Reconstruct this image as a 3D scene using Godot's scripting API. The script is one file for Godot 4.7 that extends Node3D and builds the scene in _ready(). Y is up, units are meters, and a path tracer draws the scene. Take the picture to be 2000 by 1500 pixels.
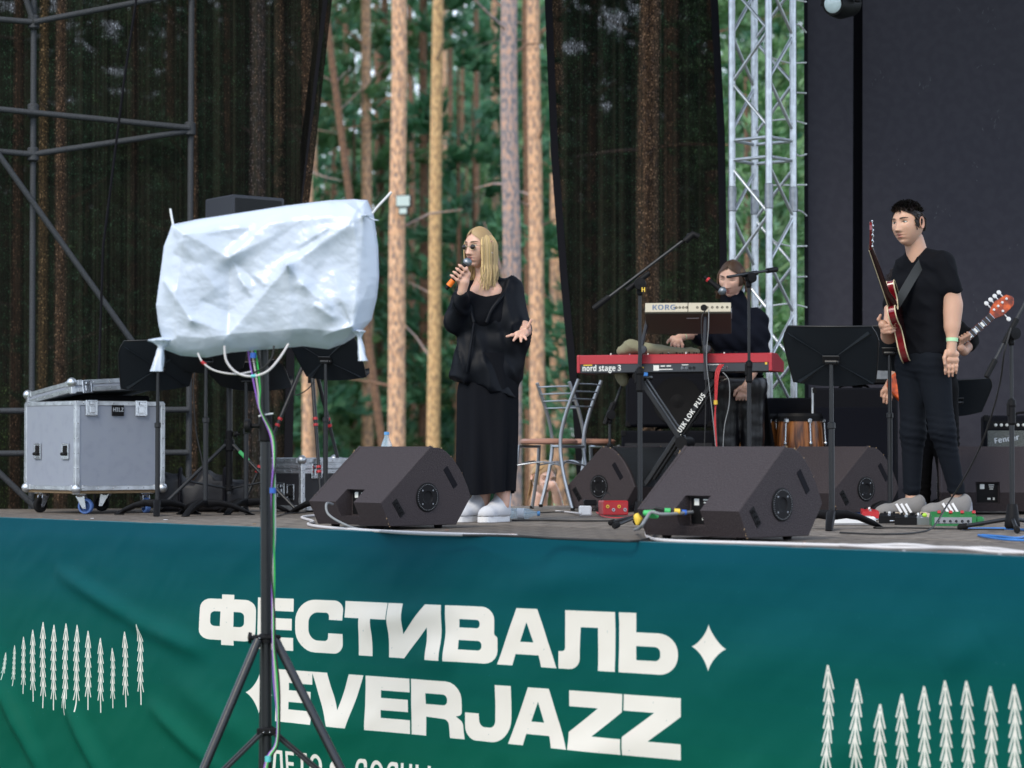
extends Node3D
# An open-air festival stage among pines. Metres, y up; the stage floor is y = 0, the meadow in front of it y = -1.6.
# Stage axes: ALONG runs along the front edge, UPSTAGE away from the audience; the front edge crosses x = 0 at z = -11.37.

const ALONG := Vector3(0.704, 0, 0.710)
const UPSTAGE := Vector3(0.710, 0, -0.704)
const EDGE := Vector3(0, 0, -11.37)
const STAGE_TURN := -0.789
const GROUND := -1.6

var rng := RandomNumberGenerator.new()
var names := {}
var M := {}
var ripple := FastNoiseLite.new()

# ------------------------------------------------------------------ mesh building
class MB:
	var v := PackedVector3Array()
	var n := PackedVector3Array()
	var t := PackedVector2Array()
	var c := PackedColorArray()
	var ix := PackedInt32Array()
	var col := Color(1, 1, 1)
	var xf := Transform3D()

	func vert(p: Vector3, nn: Vector3, uv := Vector2.ZERO) -> int:
		v.append(xf * p)
		n.append((xf.basis * nn).normalized())
		t.append(uv)
		c.append(col)
		return v.size() - 1

	func tri(a: int, b: int, d: int) -> void:
		var g := (v[b] - v[a]).cross(v[d] - v[a])
		if g.dot(n[a] + n[b] + n[d]) > 0.0:
			ix.append(a); ix.append(d); ix.append(b)
		else:
			ix.append(a); ix.append(b); ix.append(d)

	func face(pts: Array, out_hint = null) -> void:
		# a flat convex polygon with its own normal
		var nn: Vector3 = Vector3.ZERO
		for i in range(1, pts.size() - 1):
			nn += (pts[i] - pts[0]).cross(pts[i + 1] - pts[0])
		nn = nn.normalized()
		if out_hint != null and nn.dot(out_hint) < 0.0:
			nn = -nn
		var f := []
		for p in pts:
			f.append(vert(p, nn))
		for i in range(1, pts.size() - 1):
			tri(f[0], f[i], f[i + 1])

	func quad_uv(a: Vector3, b: Vector3, d: Vector3, e: Vector3) -> void:
		var nn := (b - a).cross(e - a).normalized()
		var i := vert(a, nn, Vector2(0, 1))
		var j := vert(b, nn, Vector2(1, 1))
		var k := vert(d, nn, Vector2(1, 0))
		var l := vert(e, nn, Vector2(0, 0))
		tri(i, j, k)
		tri(i, k, l)

	func box_corner(h: Vector3, b: float, ax: int, sx: float, sy: float, sz: float) -> Vector3:
		var s := Vector3(sx, sy, sz)
		var p := s * (h - Vector3(b, b, b))
		p[ax] = s[ax] * h[ax]
		return p

	func box(at: Vector3, size: Vector3, b := 0.0) -> void:
		var h := size * 0.5
		b = minf(b, minf(h.x, minf(h.y, h.z)) * 0.9)
		for ax in 3:
			var u := (ax + 1) % 3
			var w := (ax + 2) % 3
			for sg in [-1.0, 1.0]:
				var ring := []
				for e in [[-1.0, -1.0], [1.0, -1.0], [1.0, 1.0], [-1.0, 1.0]]:
					var s := Vector3.ZERO
					s[ax] = sg; s[u] = e[0]; s[w] = e[1]
					ring.append(at + box_corner(h, b, ax, s.x, s.y, s.z))
				var hint := Vector3.ZERO
				hint[ax] = sg
				face(ring, hint)
			if b > 0.0:
				for s1 in [-1.0, 1.0]:
					for s2 in [-1.0, 1.0]:
						var s := Vector3.ZERO
						s[u] = s1; s[w] = s2
						var lo := s
						var hi := s
						lo[ax] = -1.0
						hi[ax] = 1.0
						face([at + box_corner(h, b, u, lo.x, lo.y, lo.z), at + box_corner(h, b, u, hi.x, hi.y, hi.z), at + box_corner(h, b, w, hi.x, hi.y, hi.z), at + box_corner(h, b, w, lo.x, lo.y, lo.z)], s)
		if b > 0.0:
			for sx in [-1.0, 1.0]:
				for sy in [-1.0, 1.0]:
					for sz in [-1.0, 1.0]:
						face([at + box_corner(h, b, 0, sx, sy, sz), at + box_corner(h, b, 1, sx, sy, sz), at + box_corner(h, b, 2, sx, sy, sz)], Vector3(sx, sy, sz))

	func tube(pts: Array, r, sides := 8, caps := true) -> void:
		# round bar along a line of points; r is one radius or one for each point
		var m := pts.size()
		var side := Vector3.ZERO
		var rings := []
		for i in m:
			var d: Vector3 = (pts[mini(i + 1, m - 1)] - pts[maxi(i - 1, 0)]).normalized()
			if i == 0:
				side = d.cross(Vector3.UP if absf(d.y) < 0.9 else Vector3.RIGHT).normalized()
			else:
				side = (side - d * side.dot(d)).normalized()
			var up := d.cross(side)
			var rad: float = r[i] if r is Array else r
			var ring := []
			for k in sides:
				var a := TAU * k / sides
				var o := side * cos(a) + up * sin(a)
				ring.append(vert(pts[i] + o * rad, o, Vector2(float(k) / sides, float(i) / m)))
			rings.append(ring)
		for i in m - 1:
			for k in sides:
				var k2 := (k + 1) % sides
				tri(rings[i][k], rings[i + 1][k], rings[i + 1][k2])
				tri(rings[i][k], rings[i + 1][k2], rings[i][k2])
		if caps:
			for e in [0, m - 1]:
				var d: Vector3 = (pts[0] - pts[1]) if e == 0 else (pts[m - 1] - pts[m - 2])
				d = d.normalized()
				var f := []
				for k in sides:
					f.append(vert(xf.affine_inverse() * v[rings[e][k]], d))
				for k in range(1, sides - 1):
					tri(f[0], f[k], f[k + 1])

	func rod(a: Vector3, b: Vector3, r: float, sides := 8) -> void:
		tube([a, b], r, sides)

	func bar(a: Vector3, b: Vector3, w: float, h: float, up := Vector3.UP, bevel := 0.0) -> void:
		# square bar from a to b, w across and h along up
		var keep := xf
		var d := (b - a).normalized()
		var x := d.cross(up).normalized()
		var y := x.cross(d)
		xf = xf * Transform3D(Basis(x, y, -d), (a + b) * 0.5)
		box(Vector3.ZERO, Vector3(w, h, a.distance_to(b)), bevel)
		xf = keep

	func lathe(prof: Array, sides := 16, at := Vector3.ZERO, axis := Vector3.UP, smooth := false) -> void:
		# prof: Vector2(radius, height along axis)
		var x := axis.cross(Vector3.RIGHT if absf(axis.x) < 0.9 else Vector3.UP).normalized()
		var z := x.cross(axis).normalized()
		var m := prof.size()
		for i in m - 1:
			var p: Vector2 = prof[i]
			var q: Vector2 = prof[i + 1]
			var dn := Vector2(q.y - p.y, p.x - q.x).normalized()
			var n0 := dn
			var n1 := dn
			if smooth:
				if i > 0:
					n0 = (dn + Vector2(p.y - prof[i - 1].y, prof[i - 1].x - p.x).normalized()).normalized()
				if i < m - 2:
					n1 = (dn + Vector2(prof[i + 2].y - q.y, q.x - prof[i + 2].x).normalized()).normalized()
			var a := []
			var b := []
			for k in sides:
				var w := TAU * k / sides
				var o := x * cos(w) + z * sin(w)
				a.append(vert(at + o * p.x + axis * p.y, o * n0.x + axis * n0.y, Vector2(float(k) / sides, float(i) / m)))
				b.append(vert(at + o * q.x + axis * q.y, o * n1.x + axis * n1.y, Vector2(float(k) / sides, float(i + 1) / m)))
			for k in sides:
				var k2 := (k + 1) % sides
				if p.x > 1e-6:
					tri(a[k], b[k], a[k2])
				if q.x > 1e-6:
					tri(a[k2], b[k], b[k2])

	func ball(at: Vector3, r: Vector3, sides := 12, rows := 8) -> void:
		var g := []
		for j in rows + 1:
			var th := PI * j / rows
			var ring := []
			for k in sides:
				var ph := TAU * k / sides
				var o := Vector3(sin(th) * cos(ph), cos(th), sin(th) * sin(ph))
				ring.append(vert(at + o * r, o / r))
			g.append(ring)
		for j in rows:
			for k in sides:
				var k2 := (k + 1) % sides
				if j > 0:
					tri(g[j][k], g[j + 1][k], g[j][k2])
				if j < rows - 1:
					tri(g[j][k2], g[j + 1][k], g[j + 1][k2])

	func prism(poly: PackedVector2Array, z0: float, z1: float, b := 0.0) -> void:
		# outline in x, y run out along z, with a chamfer b at both ends
		var m := poly.size()
		var area := 0.0
		for i in m:
			area += poly[i].cross(poly[(i + 1) % m])
		var sg := 1.0 if area > 0.0 else -1.0
		var inner := PackedVector2Array()
		var nor := []
		for i in m:
			var e := (poly[(i + 1) % m] - poly[i]).normalized()
			nor.append(Vector2(e.y, -e.x) * sg)
		for i in m:
			var w: Vector2 = (nor[i] + nor[(i + m - 1) % m]).normalized()
			inner.append(poly[i] - w * b)
		var idx := Geometry2D.triangulate_polygon(inner)
		for e in 2:
			var z := z0 if e == 0 else z1
			var nn := Vector3(0, 0, -1 if z == minf(z0, z1) else 1)
			var f := []
			for p in inner:
				f.append(vert(Vector3(p.x, p.y, z), nn, p))
			for i in range(0, idx.size(), 3):
				tri(f[idx[i]], f[idx[i + 1]], f[idx[i + 2]])
		var lo := minf(z0, z1)
		var hi := maxf(z0, z1)
		for i in m:
			var j := (i + 1) % m
			var nn := Vector3(nor[i].x, nor[i].y, 0)
			var p := poly[i]
			var q := poly[j]
			face([Vector3(p.x, p.y, lo + b), Vector3(q.x, q.y, lo + b), Vector3(q.x, q.y, hi - b), Vector3(p.x, p.y, hi - b)], nn)
			if b > 0.0:
				var pi := inner[i]
				var qi := inner[j]
				face([Vector3(p.x, p.y, lo + b), Vector3(q.x, q.y, lo + b), Vector3(qi.x, qi.y, lo), Vector3(pi.x, pi.y, lo)], nn + Vector3(0, 0, -1))
				face([Vector3(p.x, p.y, hi - b), Vector3(q.x, q.y, hi - b), Vector3(qi.x, qi.y, hi), Vector3(pi.x, pi.y, hi)], nn + Vector3(0, 0, 1))

	func grid(p: Array, around := false, uvs = null) -> void:
		# rows of points joined into one smooth sheet; around closes each row into a ring, seen from outside
		var rows := p.size()
		var cols: int = p[0].size()
		var g := []
		var sum := 0.0
		var ns := []
		for j in rows:
			var mid := Vector3.ZERO
			if around:
				for k in cols:
					mid += p[j][k]
				mid /= cols
			var row := []
			for k in cols:
				var ka := (k + 1) % cols if around else mini(k + 1, cols - 1)
				var kb := (k + cols - 1) % cols if around else maxi(k - 1, 0)
				var nn: Vector3 = (p[j][ka] - p[j][kb]).cross(p[mini(j + 1, rows - 1)][k] - p[maxi(j - 1, 0)][k]).normalized()
				row.append(nn)
				if around:
					sum += nn.dot((p[j][k] - mid).normalized())
			ns.append(row)
		var sg := -1.0 if sum < 0.0 else 1.0
		for j in rows:
			var row := []
			for k in cols:
				var uv: Vector2 = uvs[j][k] if uvs != null else Vector2(float(k) / (cols - 1), float(j) / (rows - 1))
				row.append(vert(p[j][k], ns[j][k] * sg, uv))
			g.append(row)
		for j in rows - 1:
			for k in (cols if around else cols - 1):
				var k2 := (k + 1) % cols
				tri(g[j][k], g[j + 1][k], g[j + 1][k2])
				tri(g[j][k], g[j + 1][k2], g[j][k2])

	func append_mesh(o: MB, at: Transform3D) -> void:
		var base := v.size()
		for i in o.v.size():
			v.append(at * o.v[i])
			n.append((at.basis * o.n[i]).normalized())
		t.append_array(o.t)
		c.append_array(o.c)
		for i in o.ix:
			ix.append(base + i)

	func mesh(colors := false) -> ArrayMesh:
		var a := []
		a.resize(Mesh.ARRAY_MAX)
		a[Mesh.ARRAY_VERTEX] = v
		a[Mesh.ARRAY_NORMAL] = n
		a[Mesh.ARRAY_TEX_UV] = t
		if colors:
			a[Mesh.ARRAY_COLOR] = c
		a[Mesh.ARRAY_INDEX] = ix
		var m := ArrayMesh.new()
		m.add_surface_from_arrays(Mesh.PRIMITIVE_TRIANGLES, a)
		return m

# ------------------------------------------------------------------ bodies: tapered bones joined smoothly, meshed as surface nets
func flesh(mb: MB, bones: Array, cell: float, blend: float, fold := "", low := -99.0, high := 99.0, tilt := 0.0) -> void:
	# bones: [a, b, radius at a, radius at b]
	var pad := blend * 2.5 + cell * 2.0
	var lo := Vector3(1e9, 1e9, 1e9)
	var hi := -lo
	for b in bones:
		var r := maxf(b[2], b[3]) + pad
		lo = lo.min(b[0].min(b[1]) - Vector3.ONE * r)
		hi = hi.max(b[0].max(b[1]) + Vector3.ONE * r)
	var nx := int((hi.x - lo.x) / cell) + 2
	var ny := int((hi.y - lo.y) / cell) + 2
	var nz := int((hi.z - lo.z) / cell) + 2
	var f := PackedFloat32Array()
	f.resize(nx * ny * nz)
	var inv := 1.0 / blend
	for b in bones:
		var a: Vector3 = b[0]
		var ba: Vector3 = b[1] - b[0]
		var ra: float = b[2]
		var dr: float = b[3] - b[2]
		var l2 := maxf(ba.length_squared(), 1e-9)
		var r := maxf(b[2], b[3]) + pad
		var p0: Vector3 = (b[0].min(b[1]) - Vector3.ONE * r - lo) / cell
		var p1: Vector3 = (b[0].max(b[1]) + Vector3.ONE * r - lo) / cell
		var x0 := maxi(0, int(p0.x)); var x1 := mini(nx - 1, int(p1.x) + 1)
		var y0 := maxi(0, int(p0.y)); var y1 := mini(ny - 1, int(p1.y) + 1)
		var z0 := maxi(0, int(p0.z)); var z1 := mini(nz - 1, int(p1.z) + 1)
		for z in range(z0, z1):
			for y in range(y0, y1):
				var row := (z * ny + y) * nx
				var q := lo + Vector3(x0, y, z) * cell - a
				for x in range(x0, x1):
					var h := clampf(q.dot(ba) / l2, 0.0, 1.0)
					var d := (q - ba * h).length() - ra - dr * h
					if d < pad:
						f[row + x] += exp(-d * inv)
					q.x += cell
	if low > -90.0 or high < 90.0:
		for z in nz:
			for y in ny:
				var yy := lo.y + y * cell
				for x in nx:
					# a clean hem, level or slanting across x
					var hem := low + tilt * (lo.x + x * cell)
					var i := (z * ny + y) * nx + x
					if yy < hem + cell:
						f[i] *= exp(-maxf(0.0, hem - yy + cell * 0.5) * inv * 2.0) if yy > hem - cell * 2.0 else 0.0
					if yy > high:
						f[i] = 0.0
	var at := {}
	var sx := 1
	var sy := nx
	var sz := nx * ny
	var corner := [0, sx, sy, sx + sy, sz, sx + sz, sy + sz, sx + sy + sz]
	var edges := [[0, 1], [2, 3], [4, 5], [6, 7], [0, 2], [1, 3], [4, 6], [5, 7], [0, 4], [1, 5], [2, 6], [3, 7]]
	var off := [Vector3(0, 0, 0), Vector3(1, 0, 0), Vector3(0, 1, 0), Vector3(1, 1, 0), Vector3(0, 0, 1), Vector3(1, 0, 1), Vector3(0, 1, 1), Vector3(1, 1, 1)]
	var pos := []
	var nor := []
	for z in nz - 1:
		for y in ny - 1:
			var row := z * sz + y * sy
			for x in nx - 1:
				var i := row + x
				var ins := 0
				for k in 8:
					if f[i + corner[k]] >= 1.0:
						ins += 1
				if ins == 0 or ins == 8:
					continue
				var s := Vector3.ZERO
				var m := 0
				for e in edges:
					var fa := f[i + corner[e[0]]]
					var fb := f[i + corner[e[1]]]
					if (fa >= 1.0) != (fb >= 1.0):
						var da := -log(maxf(fa, 1e-4))
						var db := -log(maxf(fb, 1e-4))
						s += off[e[0]].lerp(off[e[1]], clampf(da / (da - db), 0.0, 1.0))
						m += 1
				s /= m
				var g := Vector3.ZERO
				for k in 8:
					g -= (off[k] - Vector3.ONE * 0.5) * log(maxf(f[i + corner[k]], 1e-4))
				at[i] = pos.size()
				pos.append(lo + (Vector3(x, y, z) + s) * cell)
				nor.append(g.normalized())
	# one quad round each crossed edge
	var quads := []
	for i in at:
		for ax in 3:
			var step: int = [sx, sy, sz][ax]
			var u: int = [sy, sz, sx][ax]
			var w: int = [sz, sx, sy][ax]
			if i - u < 0 or i - w < 0 or i - u - w < 0:
				continue
			if (f[i] >= 1.0) != (f[i + step] >= 1.0) and at.has(i - u) and at.has(i - w) and at.has(i - u - w):
				quads.append([at[i], at[i - u], at[i - u - w], at[i - w]])
	# smooth normals from the faces
	var acc := []
	acc.resize(pos.size())
	acc.fill(Vector3.ZERO)
	if fold:
		for i in pos.size():
			pos[i] += nor[i] * crease(fold, pos[i])
	for q in quads:
		var nn: Vector3 = (pos[q[2]] - pos[q[0]]).cross(pos[q[3]] - pos[q[1]])
		if nn.dot(nor[q[0]] + nor[q[2]]) < 0.0:
			nn = -nn
		for k in 4:
			acc[q[k]] += nn
	var base := mb.v.size()
	for i in pos.size():
		mb.vert(pos[i], acc[i] if acc[i].length_squared() > 0.0 else nor[i], Vector2(pos[i].x, pos[i].y))
	for q in quads:
		mb.tri(base + q[0], base + q[1], base + q[2])
		mb.tri(base + q[0], base + q[2], base + q[3])

# ------------------------------------------------------------------ nodes
func numbered(called: String) -> String:
	var k: int = names.get(called, 0)
	names[called] = k + 1
	return called if k == 0 else "%s_%03d" % [called, k]

func tag(o: Node3D, label: String, category := "", group := "", kind := "") -> Node3D:
	if label: o.set_meta("label", label)
	if category: o.set_meta("category", category)
	if group: o.set_meta("group", group)
	if kind: o.set_meta("kind", kind)
	return o

func thing(called: String, label: String, category: String, at := Vector3.ZERO, turn := 0.0, group := "") -> Node3D:
	var o := Node3D.new()
	o.name = numbered(called)
	add_child(o)
	o.position = at
	o.rotation.y = turn
	return tag(o, label, category, group)

func part(mb: MB, called: String, m: Material, parent: Node3D, colors := false) -> MeshInstance3D:
	var o := shown(mb.mesh(colors), called, m, parent)
	if called in ["rivets", "bolts", "printed_marks", "chipped_edge"]:
		o.set_meta("kind", "stuff")   # too small to pick apart
	return o

func shown(me: Mesh, called: String, m: Material, parent: Node3D) -> MeshInstance3D:
	var o := MeshInstance3D.new()
	o.mesh = me
	o.material_override = m
	o.name = called
	parent.add_child(o, true)
	return o

func alone(mb: MB, called: String, m: Material, label: String, category: String, group := "", colors := false) -> MeshInstance3D:
	# a thing that is one mesh
	var o := MeshInstance3D.new()
	o.mesh = mb.mesh(colors)
	o.material_override = m
	o.name = numbered(called)
	add_child(o)
	tag(o, label, category, group)
	return o

func setting(mb: MB, called: String, m: Material) -> MeshInstance3D:
	var o := MeshInstance3D.new()
	o.mesh = mb.mesh()
	o.material_override = m
	o.name = numbered(called)
	add_child(o)
	o.set_meta("kind", "structure")
	return o

func copy(o: Node3D, label: String, at: Vector3, turn := 0.0) -> Node3D:
	var c: Node3D = o.duplicate()
	var root_name := String(o.name)
	var cut := RegEx.create_from_string("_[0-9]{3}$")
	c.name = numbered(cut.sub(root_name, ""))
	add_child(c)
	c.position = at
	c.rotation.y = turn
	c.set_meta("label", label)
	return c

func arc(pts: Array, steps := 6) -> Array:
	# a smooth line through the points
	var out := []
	var m := pts.size()
	for i in m - 1:
		var p0: Vector3 = pts[maxi(i - 1, 0)]
		var p1: Vector3 = pts[i]
		var p2: Vector3 = pts[i + 1]
		var p3: Vector3 = pts[mini(i + 2, m - 1)]
		for k in steps:
			out.append(p1.cubic_interpolate(p2, p0, p3, float(k) / steps))
	out.append(pts[m - 1])
	return out

func v2(a: Array) -> PackedVector2Array:
	var o := PackedVector2Array()
	for i in range(0, a.size(), 2):
		o.append(Vector2(a[i], a[i + 1]))
	return o

func rounded(a: Array, steps := 5) -> PackedVector2Array:
	# a: x, y, corner radius ... ; an outline with rounded corners
	var m := a.size() / 3
	var o := PackedVector2Array()
	for i in m:
		var p := Vector2(a[i * 3], a[i * 3 + 1])
		var r: float = a[i * 3 + 2]
		if r <= 0.0:
			o.append(p)
			continue
		var q := Vector2(a[((i + m - 1) % m) * 3], a[((i + m - 1) % m) * 3 + 1])
		var s := Vector2(a[((i + 1) % m) * 3], a[((i + 1) % m) * 3 + 1])
		var e0 := (q - p).normalized()
		var e1 := (s - p).normalized()
		var ang := acos(clampf(e0.dot(e1), -1.0, 1.0)) * 0.5
		var d := minf(r / tan(ang), minf(p.distance_to(q), p.distance_to(s)) * 0.499)
		for k in steps + 1:
			var w := float(k) / steps
			var a0 := p + e0 * d
			var a1 := p + e1 * d
			# conic arc close to a circle
			var cw := sin(ang)
			var den := (1 - w) * (1 - w) + 2 * w * (1 - w) * cw + w * w
			o.append((a0 * (1 - w) * (1 - w) + p * 2 * w * (1 - w) * cw + a1 * w * w) / den)
	return o

func _ready() -> void:
	rng.seed = 1
	ripple.seed = 4
	ripple.frequency = 0.02
	ripple.fractal_octaves = 3
	# camera: a short telephoto from the audience, stage floor just below the lens
	var cam := Camera3D.new()
	cam.name = "camera"
	add_child(cam)
	cam.position = Vector3(0, 0.43, 0)
	cam.rotation.x = atan(122.0 / 4700.0)
	cam.near = 0.3
	cam.far = 600.0
	var lens := CameraAttributesPhysical.new()
	lens.frustum_focal_length = 75.2
	lens.frustum_focus_distance = 13.5
	lens.exposure_aperture = 2.2
	lens.frustum_far = 600.0
	lens.frustum_near = 0.3
	cam.attributes = lens
	cam.fov = rad_to_deg(2.0 * atan(750.0 / 4700.0))
	cam.current = true
	# a bright overcast day
	var env := Environment.new()
	env.background_mode = Environment.BG_SKY
	env.tonemap_mode = Environment.TONE_MAPPER_LINEAR
	env.tonemap_exposure = 1.7
	env.sdfgi_enabled = true
	env.ssao_enabled = true
	env.ssil_enabled = true
	var sky := ProceduralSkyMaterial.new()
	sky.sky_top_color = Color(0.80, 0.87, 0.97)
	sky.sky_horizon_color = Color(0.92, 0.95, 1.0)
	sky.sky_energy_multiplier = 1.1
	sky.ground_bottom_color = Color(0.25, 0.28, 0.22)
	sky.ground_horizon_color = Color(0.4, 0.45, 0.38)
	env.sky = Sky.new()
	env.sky.sky_material = sky
	var we := WorldEnvironment.new()
	we.name = "environment"
	we.environment = env
	add_child(we)
	var sun := DirectionalLight3D.new()
	sun.name = "sun"
	sun.light_color = Color(1.0, 0.97, 0.92)
	sun.light_energy = 0.5
	sun.light_angular_distance = 22.0
	sun.shadow_enabled = true
	sun.rotation = Vector3(deg_to_rad(-42), deg_to_rad(-28), 0)
	add_child(sun)

	make_materials()
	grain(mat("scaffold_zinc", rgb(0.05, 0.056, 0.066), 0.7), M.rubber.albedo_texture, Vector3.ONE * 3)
	mat("scuff_dust", rgb(0.11, 0.11, 0.12), 0.9)
	build_ground()
	build_floor()
	build_banner()
	build_scaffold()
	build_nets()
	build_wall()
	build_truss()
	build_roof()
	build_wood()
	rng.seed = 99
	mat("dull_black", rgb(0.03, 0.034, 0.045), 0.45)
	mat("mic_mesh", rgb(0.16, 0.19, 0.22), 0.45, 0.6)
	mat("black_gloss", rgb(0.012, 0.013, 0.017), 0.28)
	place_wedges()
	build_cases()
	build_music_stands()
	build_mic_stands()
	build_tripods()
	build_wrapped_screen()
	build_stand_cables()
	mat("gold", rgb(0.6, 0.5, 0.3), 0.3, 1.0)
	mat("wrist_green", rgb(0.45, 0.75, 0.45), 0.6)
	build_singer()
	build_guitarist()
	build_keyboardist()
	build_bassist()
	build_onlooker()
	mat("bass_grille", rgb(0.004, 0.005, 0.010), 0.9)
	for m in ["black_satin", "black_jersey", "navy_knit", "black_denim", "black_cloth", "hem_black", "bass_grille", "tolex", "shade_net", "black_plastic", "stand_black", "rubber", "speaker_paint", "tarpaulin", "grille"]:
		M[m].metallic_specular = 0.28
	mat("lime", rgb(0.35, 0.6, 0.05), 0.5)
	build_keys()
	build_amps()
	build_small_gear()
	build_lamps()

# ------------------------------------------------------------------ materials
func rgb(r: float, g: float, b: float) -> Color:
	return Color(r, g, b).linear_to_srgb()

func mat(called: String, c: Color, rough := 0.7, metal := 0.0) -> StandardMaterial3D:
	var m := StandardMaterial3D.new()
	m.resource_name = called
	m.albedo_color = c
	m.roughness = rough
	m.metallic = metal
	M[called] = m
	return m

func noise_tex(freq: float, colors: Array, stops: Array, seed_ := 1, kind := FastNoiseLite.TYPE_SIMPLEX, octaves := 4, size := 256) -> NoiseTexture2D:
	var f := FastNoiseLite.new()
	f.seed = seed_
	f.noise_type = kind
	f.frequency = freq
	f.fractal_octaves = octaves
	var t := NoiseTexture2D.new()
	t.width = size
	t.height = size
	t.seamless = true
	t.noise = f
	var g := Gradient.new()
	g.offsets = PackedFloat32Array(stops)
	g.colors = PackedColorArray(colors)
	t.color_ramp = g
	return t

func tri_map(m: StandardMaterial3D, scale: Vector3, world := false) -> void:
	m.uv1_triplanar = true
	m.uv1_world_triplanar = world
	m.uv1_scale = scale

func grain(m: StandardMaterial3D, tex: Texture2D, scale: Vector3, world := false) -> StandardMaterial3D:
	m.albedo_texture = tex
	tri_map(m, scale, world)
	return m

func bump(m: StandardMaterial3D, tex: Texture2D, cm: float) -> StandardMaterial3D:
	m.heightmap_enabled = true
	m.heightmap_texture = tex
	m.heightmap_scale = cm
	return m

func greys(a: float, b: float) -> Array:
	return [Color(a, a, a), Color(b, b, b)]

func make_materials() -> void:
	var speck := noise_tex(0.09, greys(0.72, 1.0), [0.25, 0.75], 3)
	var fine := noise_tex(0.22, greys(0.0, 1.0), [0.2, 0.8], 5)
	var smear := noise_tex(0.02, greys(0.9, 1.0), [0.3, 0.7], 9, FastNoiseLite.TYPE_SIMPLEX, 5)
	M.fine = fine
	# black hardware
	mat("black_steel", rgb(0.006, 0.007, 0.009), 0.42)
	mat("black_plastic", rgb(0.006, 0.006, 0.007), 0.55)
	grain(mat("rubber", rgb(0.015, 0.015, 0.016), 0.9), speck, Vector3.ONE * 6)
	mat("chrome", rgb(0.55, 0.57, 0.6), 0.22, 1.0)
	grain(mat("dull_steel", rgb(0.36, 0.38, 0.41), 0.45, 1.0), smear, Vector3.ONE * 3)
	grain(mat("aluminium", rgb(0.62, 0.65, 0.68), 0.38, 0.9), smear, Vector3.ONE * 2)
	grain(mat("truss_metal", rgb(0.66, 0.7, 0.74), 0.35, 0.75), smear, Vector3.ONE * 2)
	mat("white_plastic", rgb(0.72, 0.73, 0.74), 0.4)
	mat("cream", rgb(0.7, 0.6, 0.38), 0.45)
	mat("red_plastic", rgb(0.45, 0.02, 0.025), 0.4)
	mat("orange_band", rgb(0.85, 0.18, 0.01), 0.5)
	mat("yellow", rgb(0.75, 0.5, 0.05), 0.5)
	mat("green_tape", rgb(0.05, 0.42, 0.12), 0.5)
	mat("blue_tape", rgb(0.02, 0.1, 0.42), 0.5)
	mat("teal_tape", rgb(0.1, 0.5, 0.5), 0.5)
	mat("cable_black", rgb(0.012, 0.012, 0.013), 0.6)
	mat("cable_grey", rgb(0.2, 0.21, 0.22), 0.6)
	mat("cable_white", rgb(0.52, 0.50, 0.5), 0.5)
	mat("cable_red", rgb(0.5, 0.03, 0.035), 0.5)
	mat("cable_blue", rgb(0.03, 0.17, 0.5), 0.5)
	mat("cable_violet", rgb(0.25, 0.1, 0.5), 0.5)
	mat("cable_green", rgb(0.03, 0.45, 0.08), 0.5)
	# painted plywood of the monitors: a speckled, rolled-on finish with bare wood where it is chipped
	var paint := noise_tex(0.3, [Color(0.5, 0.49, 0.5), Color(0.8, 0.79, 0.8), Color(1, 1, 1)], [0.2, 0.55, 0.85], 11, FastNoiseLite.TYPE_SIMPLEX, 3)
	bump(grain(mat("speaker_paint", rgb(0.082, 0.069, 0.073), 0.62), paint, Vector3.ONE * 2.2), fine, 0.12)
	grain(mat("bare_wood", rgb(0.42, 0.29, 0.16), 0.8), speck, Vector3.ONE * 9)
	bump(mat("grille", rgb(0.02, 0.022, 0.024), 0.5, 0.3), fine, 0.3)
	# flight case laminate
	var scuff := noise_tex(0.012, [Color(0.96, 0.96, 0.97), Color(0.99, 0.99, 1), Color(1, 1, 1)], [0.1, 0.4, 0.8], 21, FastNoiseLite.TYPE_SIMPLEX, 5, 512)
	grain(mat("grey_laminate", rgb(0.245, 0.27, 0.32), 0.5), scuff, Vector3.ONE * 1.3)
	grain(mat("black_laminate", rgb(0.014, 0.014, 0.017), 0.5), scuff, Vector3.ONE * 1.3)
	# stage floor: weathered film-faced plywood
	var ply := noise_tex(0.02, [Color(0.5, 0.48, 0.46), Color(0.85, 0.84, 0.82), Color(1, 0.99, 0.97)], [0.15, 0.5, 0.85], 31, FastNoiseLite.TYPE_SIMPLEX, 6, 512)
	bump(grain(mat("plywood", rgb(0.24, 0.21, 0.185), 0.8), ply, Vector3(0.7, 0.7, 2.2)), fine, 0.15)
	grain(mat("plywood_dark", rgb(0.18, 0.155, 0.135), 0.8), ply, Vector3(0.9, 0.9, 2.6))
	# ground
	var soil := noise_tex(0.05, [Color(0.45, 0.42, 0.36), Color(0.8, 0.9, 0.6), Color(1, 1, 0.85)], [0.2, 0.5, 0.8], 41, FastNoiseLite.TYPE_SIMPLEX, 5, 512)
	grain(mat("forest_floor", rgb(0.1, 0.12, 0.045), 0.95), soil, Vector3.ONE * 0.15, true)
	# bark: flaking pine, orange over grey
	var flakes := noise_tex(0.022, [Color(0.52, 0.46, 0.45), Color(0.68, 0.54, 0.45), Color(0.83, 0.64, 0.50), Color(0.90, 0.74, 0.61)], [0.22, 0.36, 0.52, 0.8], 51, FastNoiseLite.TYPE_SIMPLEX, 5, 512)
	bump(grain(mat("bark_orange", Color(1, 1, 1), 0.85), flakes, Vector3(1.1, 0.45, 1.1)), flakes, 1.0)
	var flakes3 := noise_tex(0.03, [Color(0.58, 0.48, 0.38), Color(0.77, 0.61, 0.43), Color(0.87, 0.73, 0.54)], [0.25, 0.42, 0.75], 57, FastNoiseLite.TYPE_SIMPLEX, 4, 512)
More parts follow.
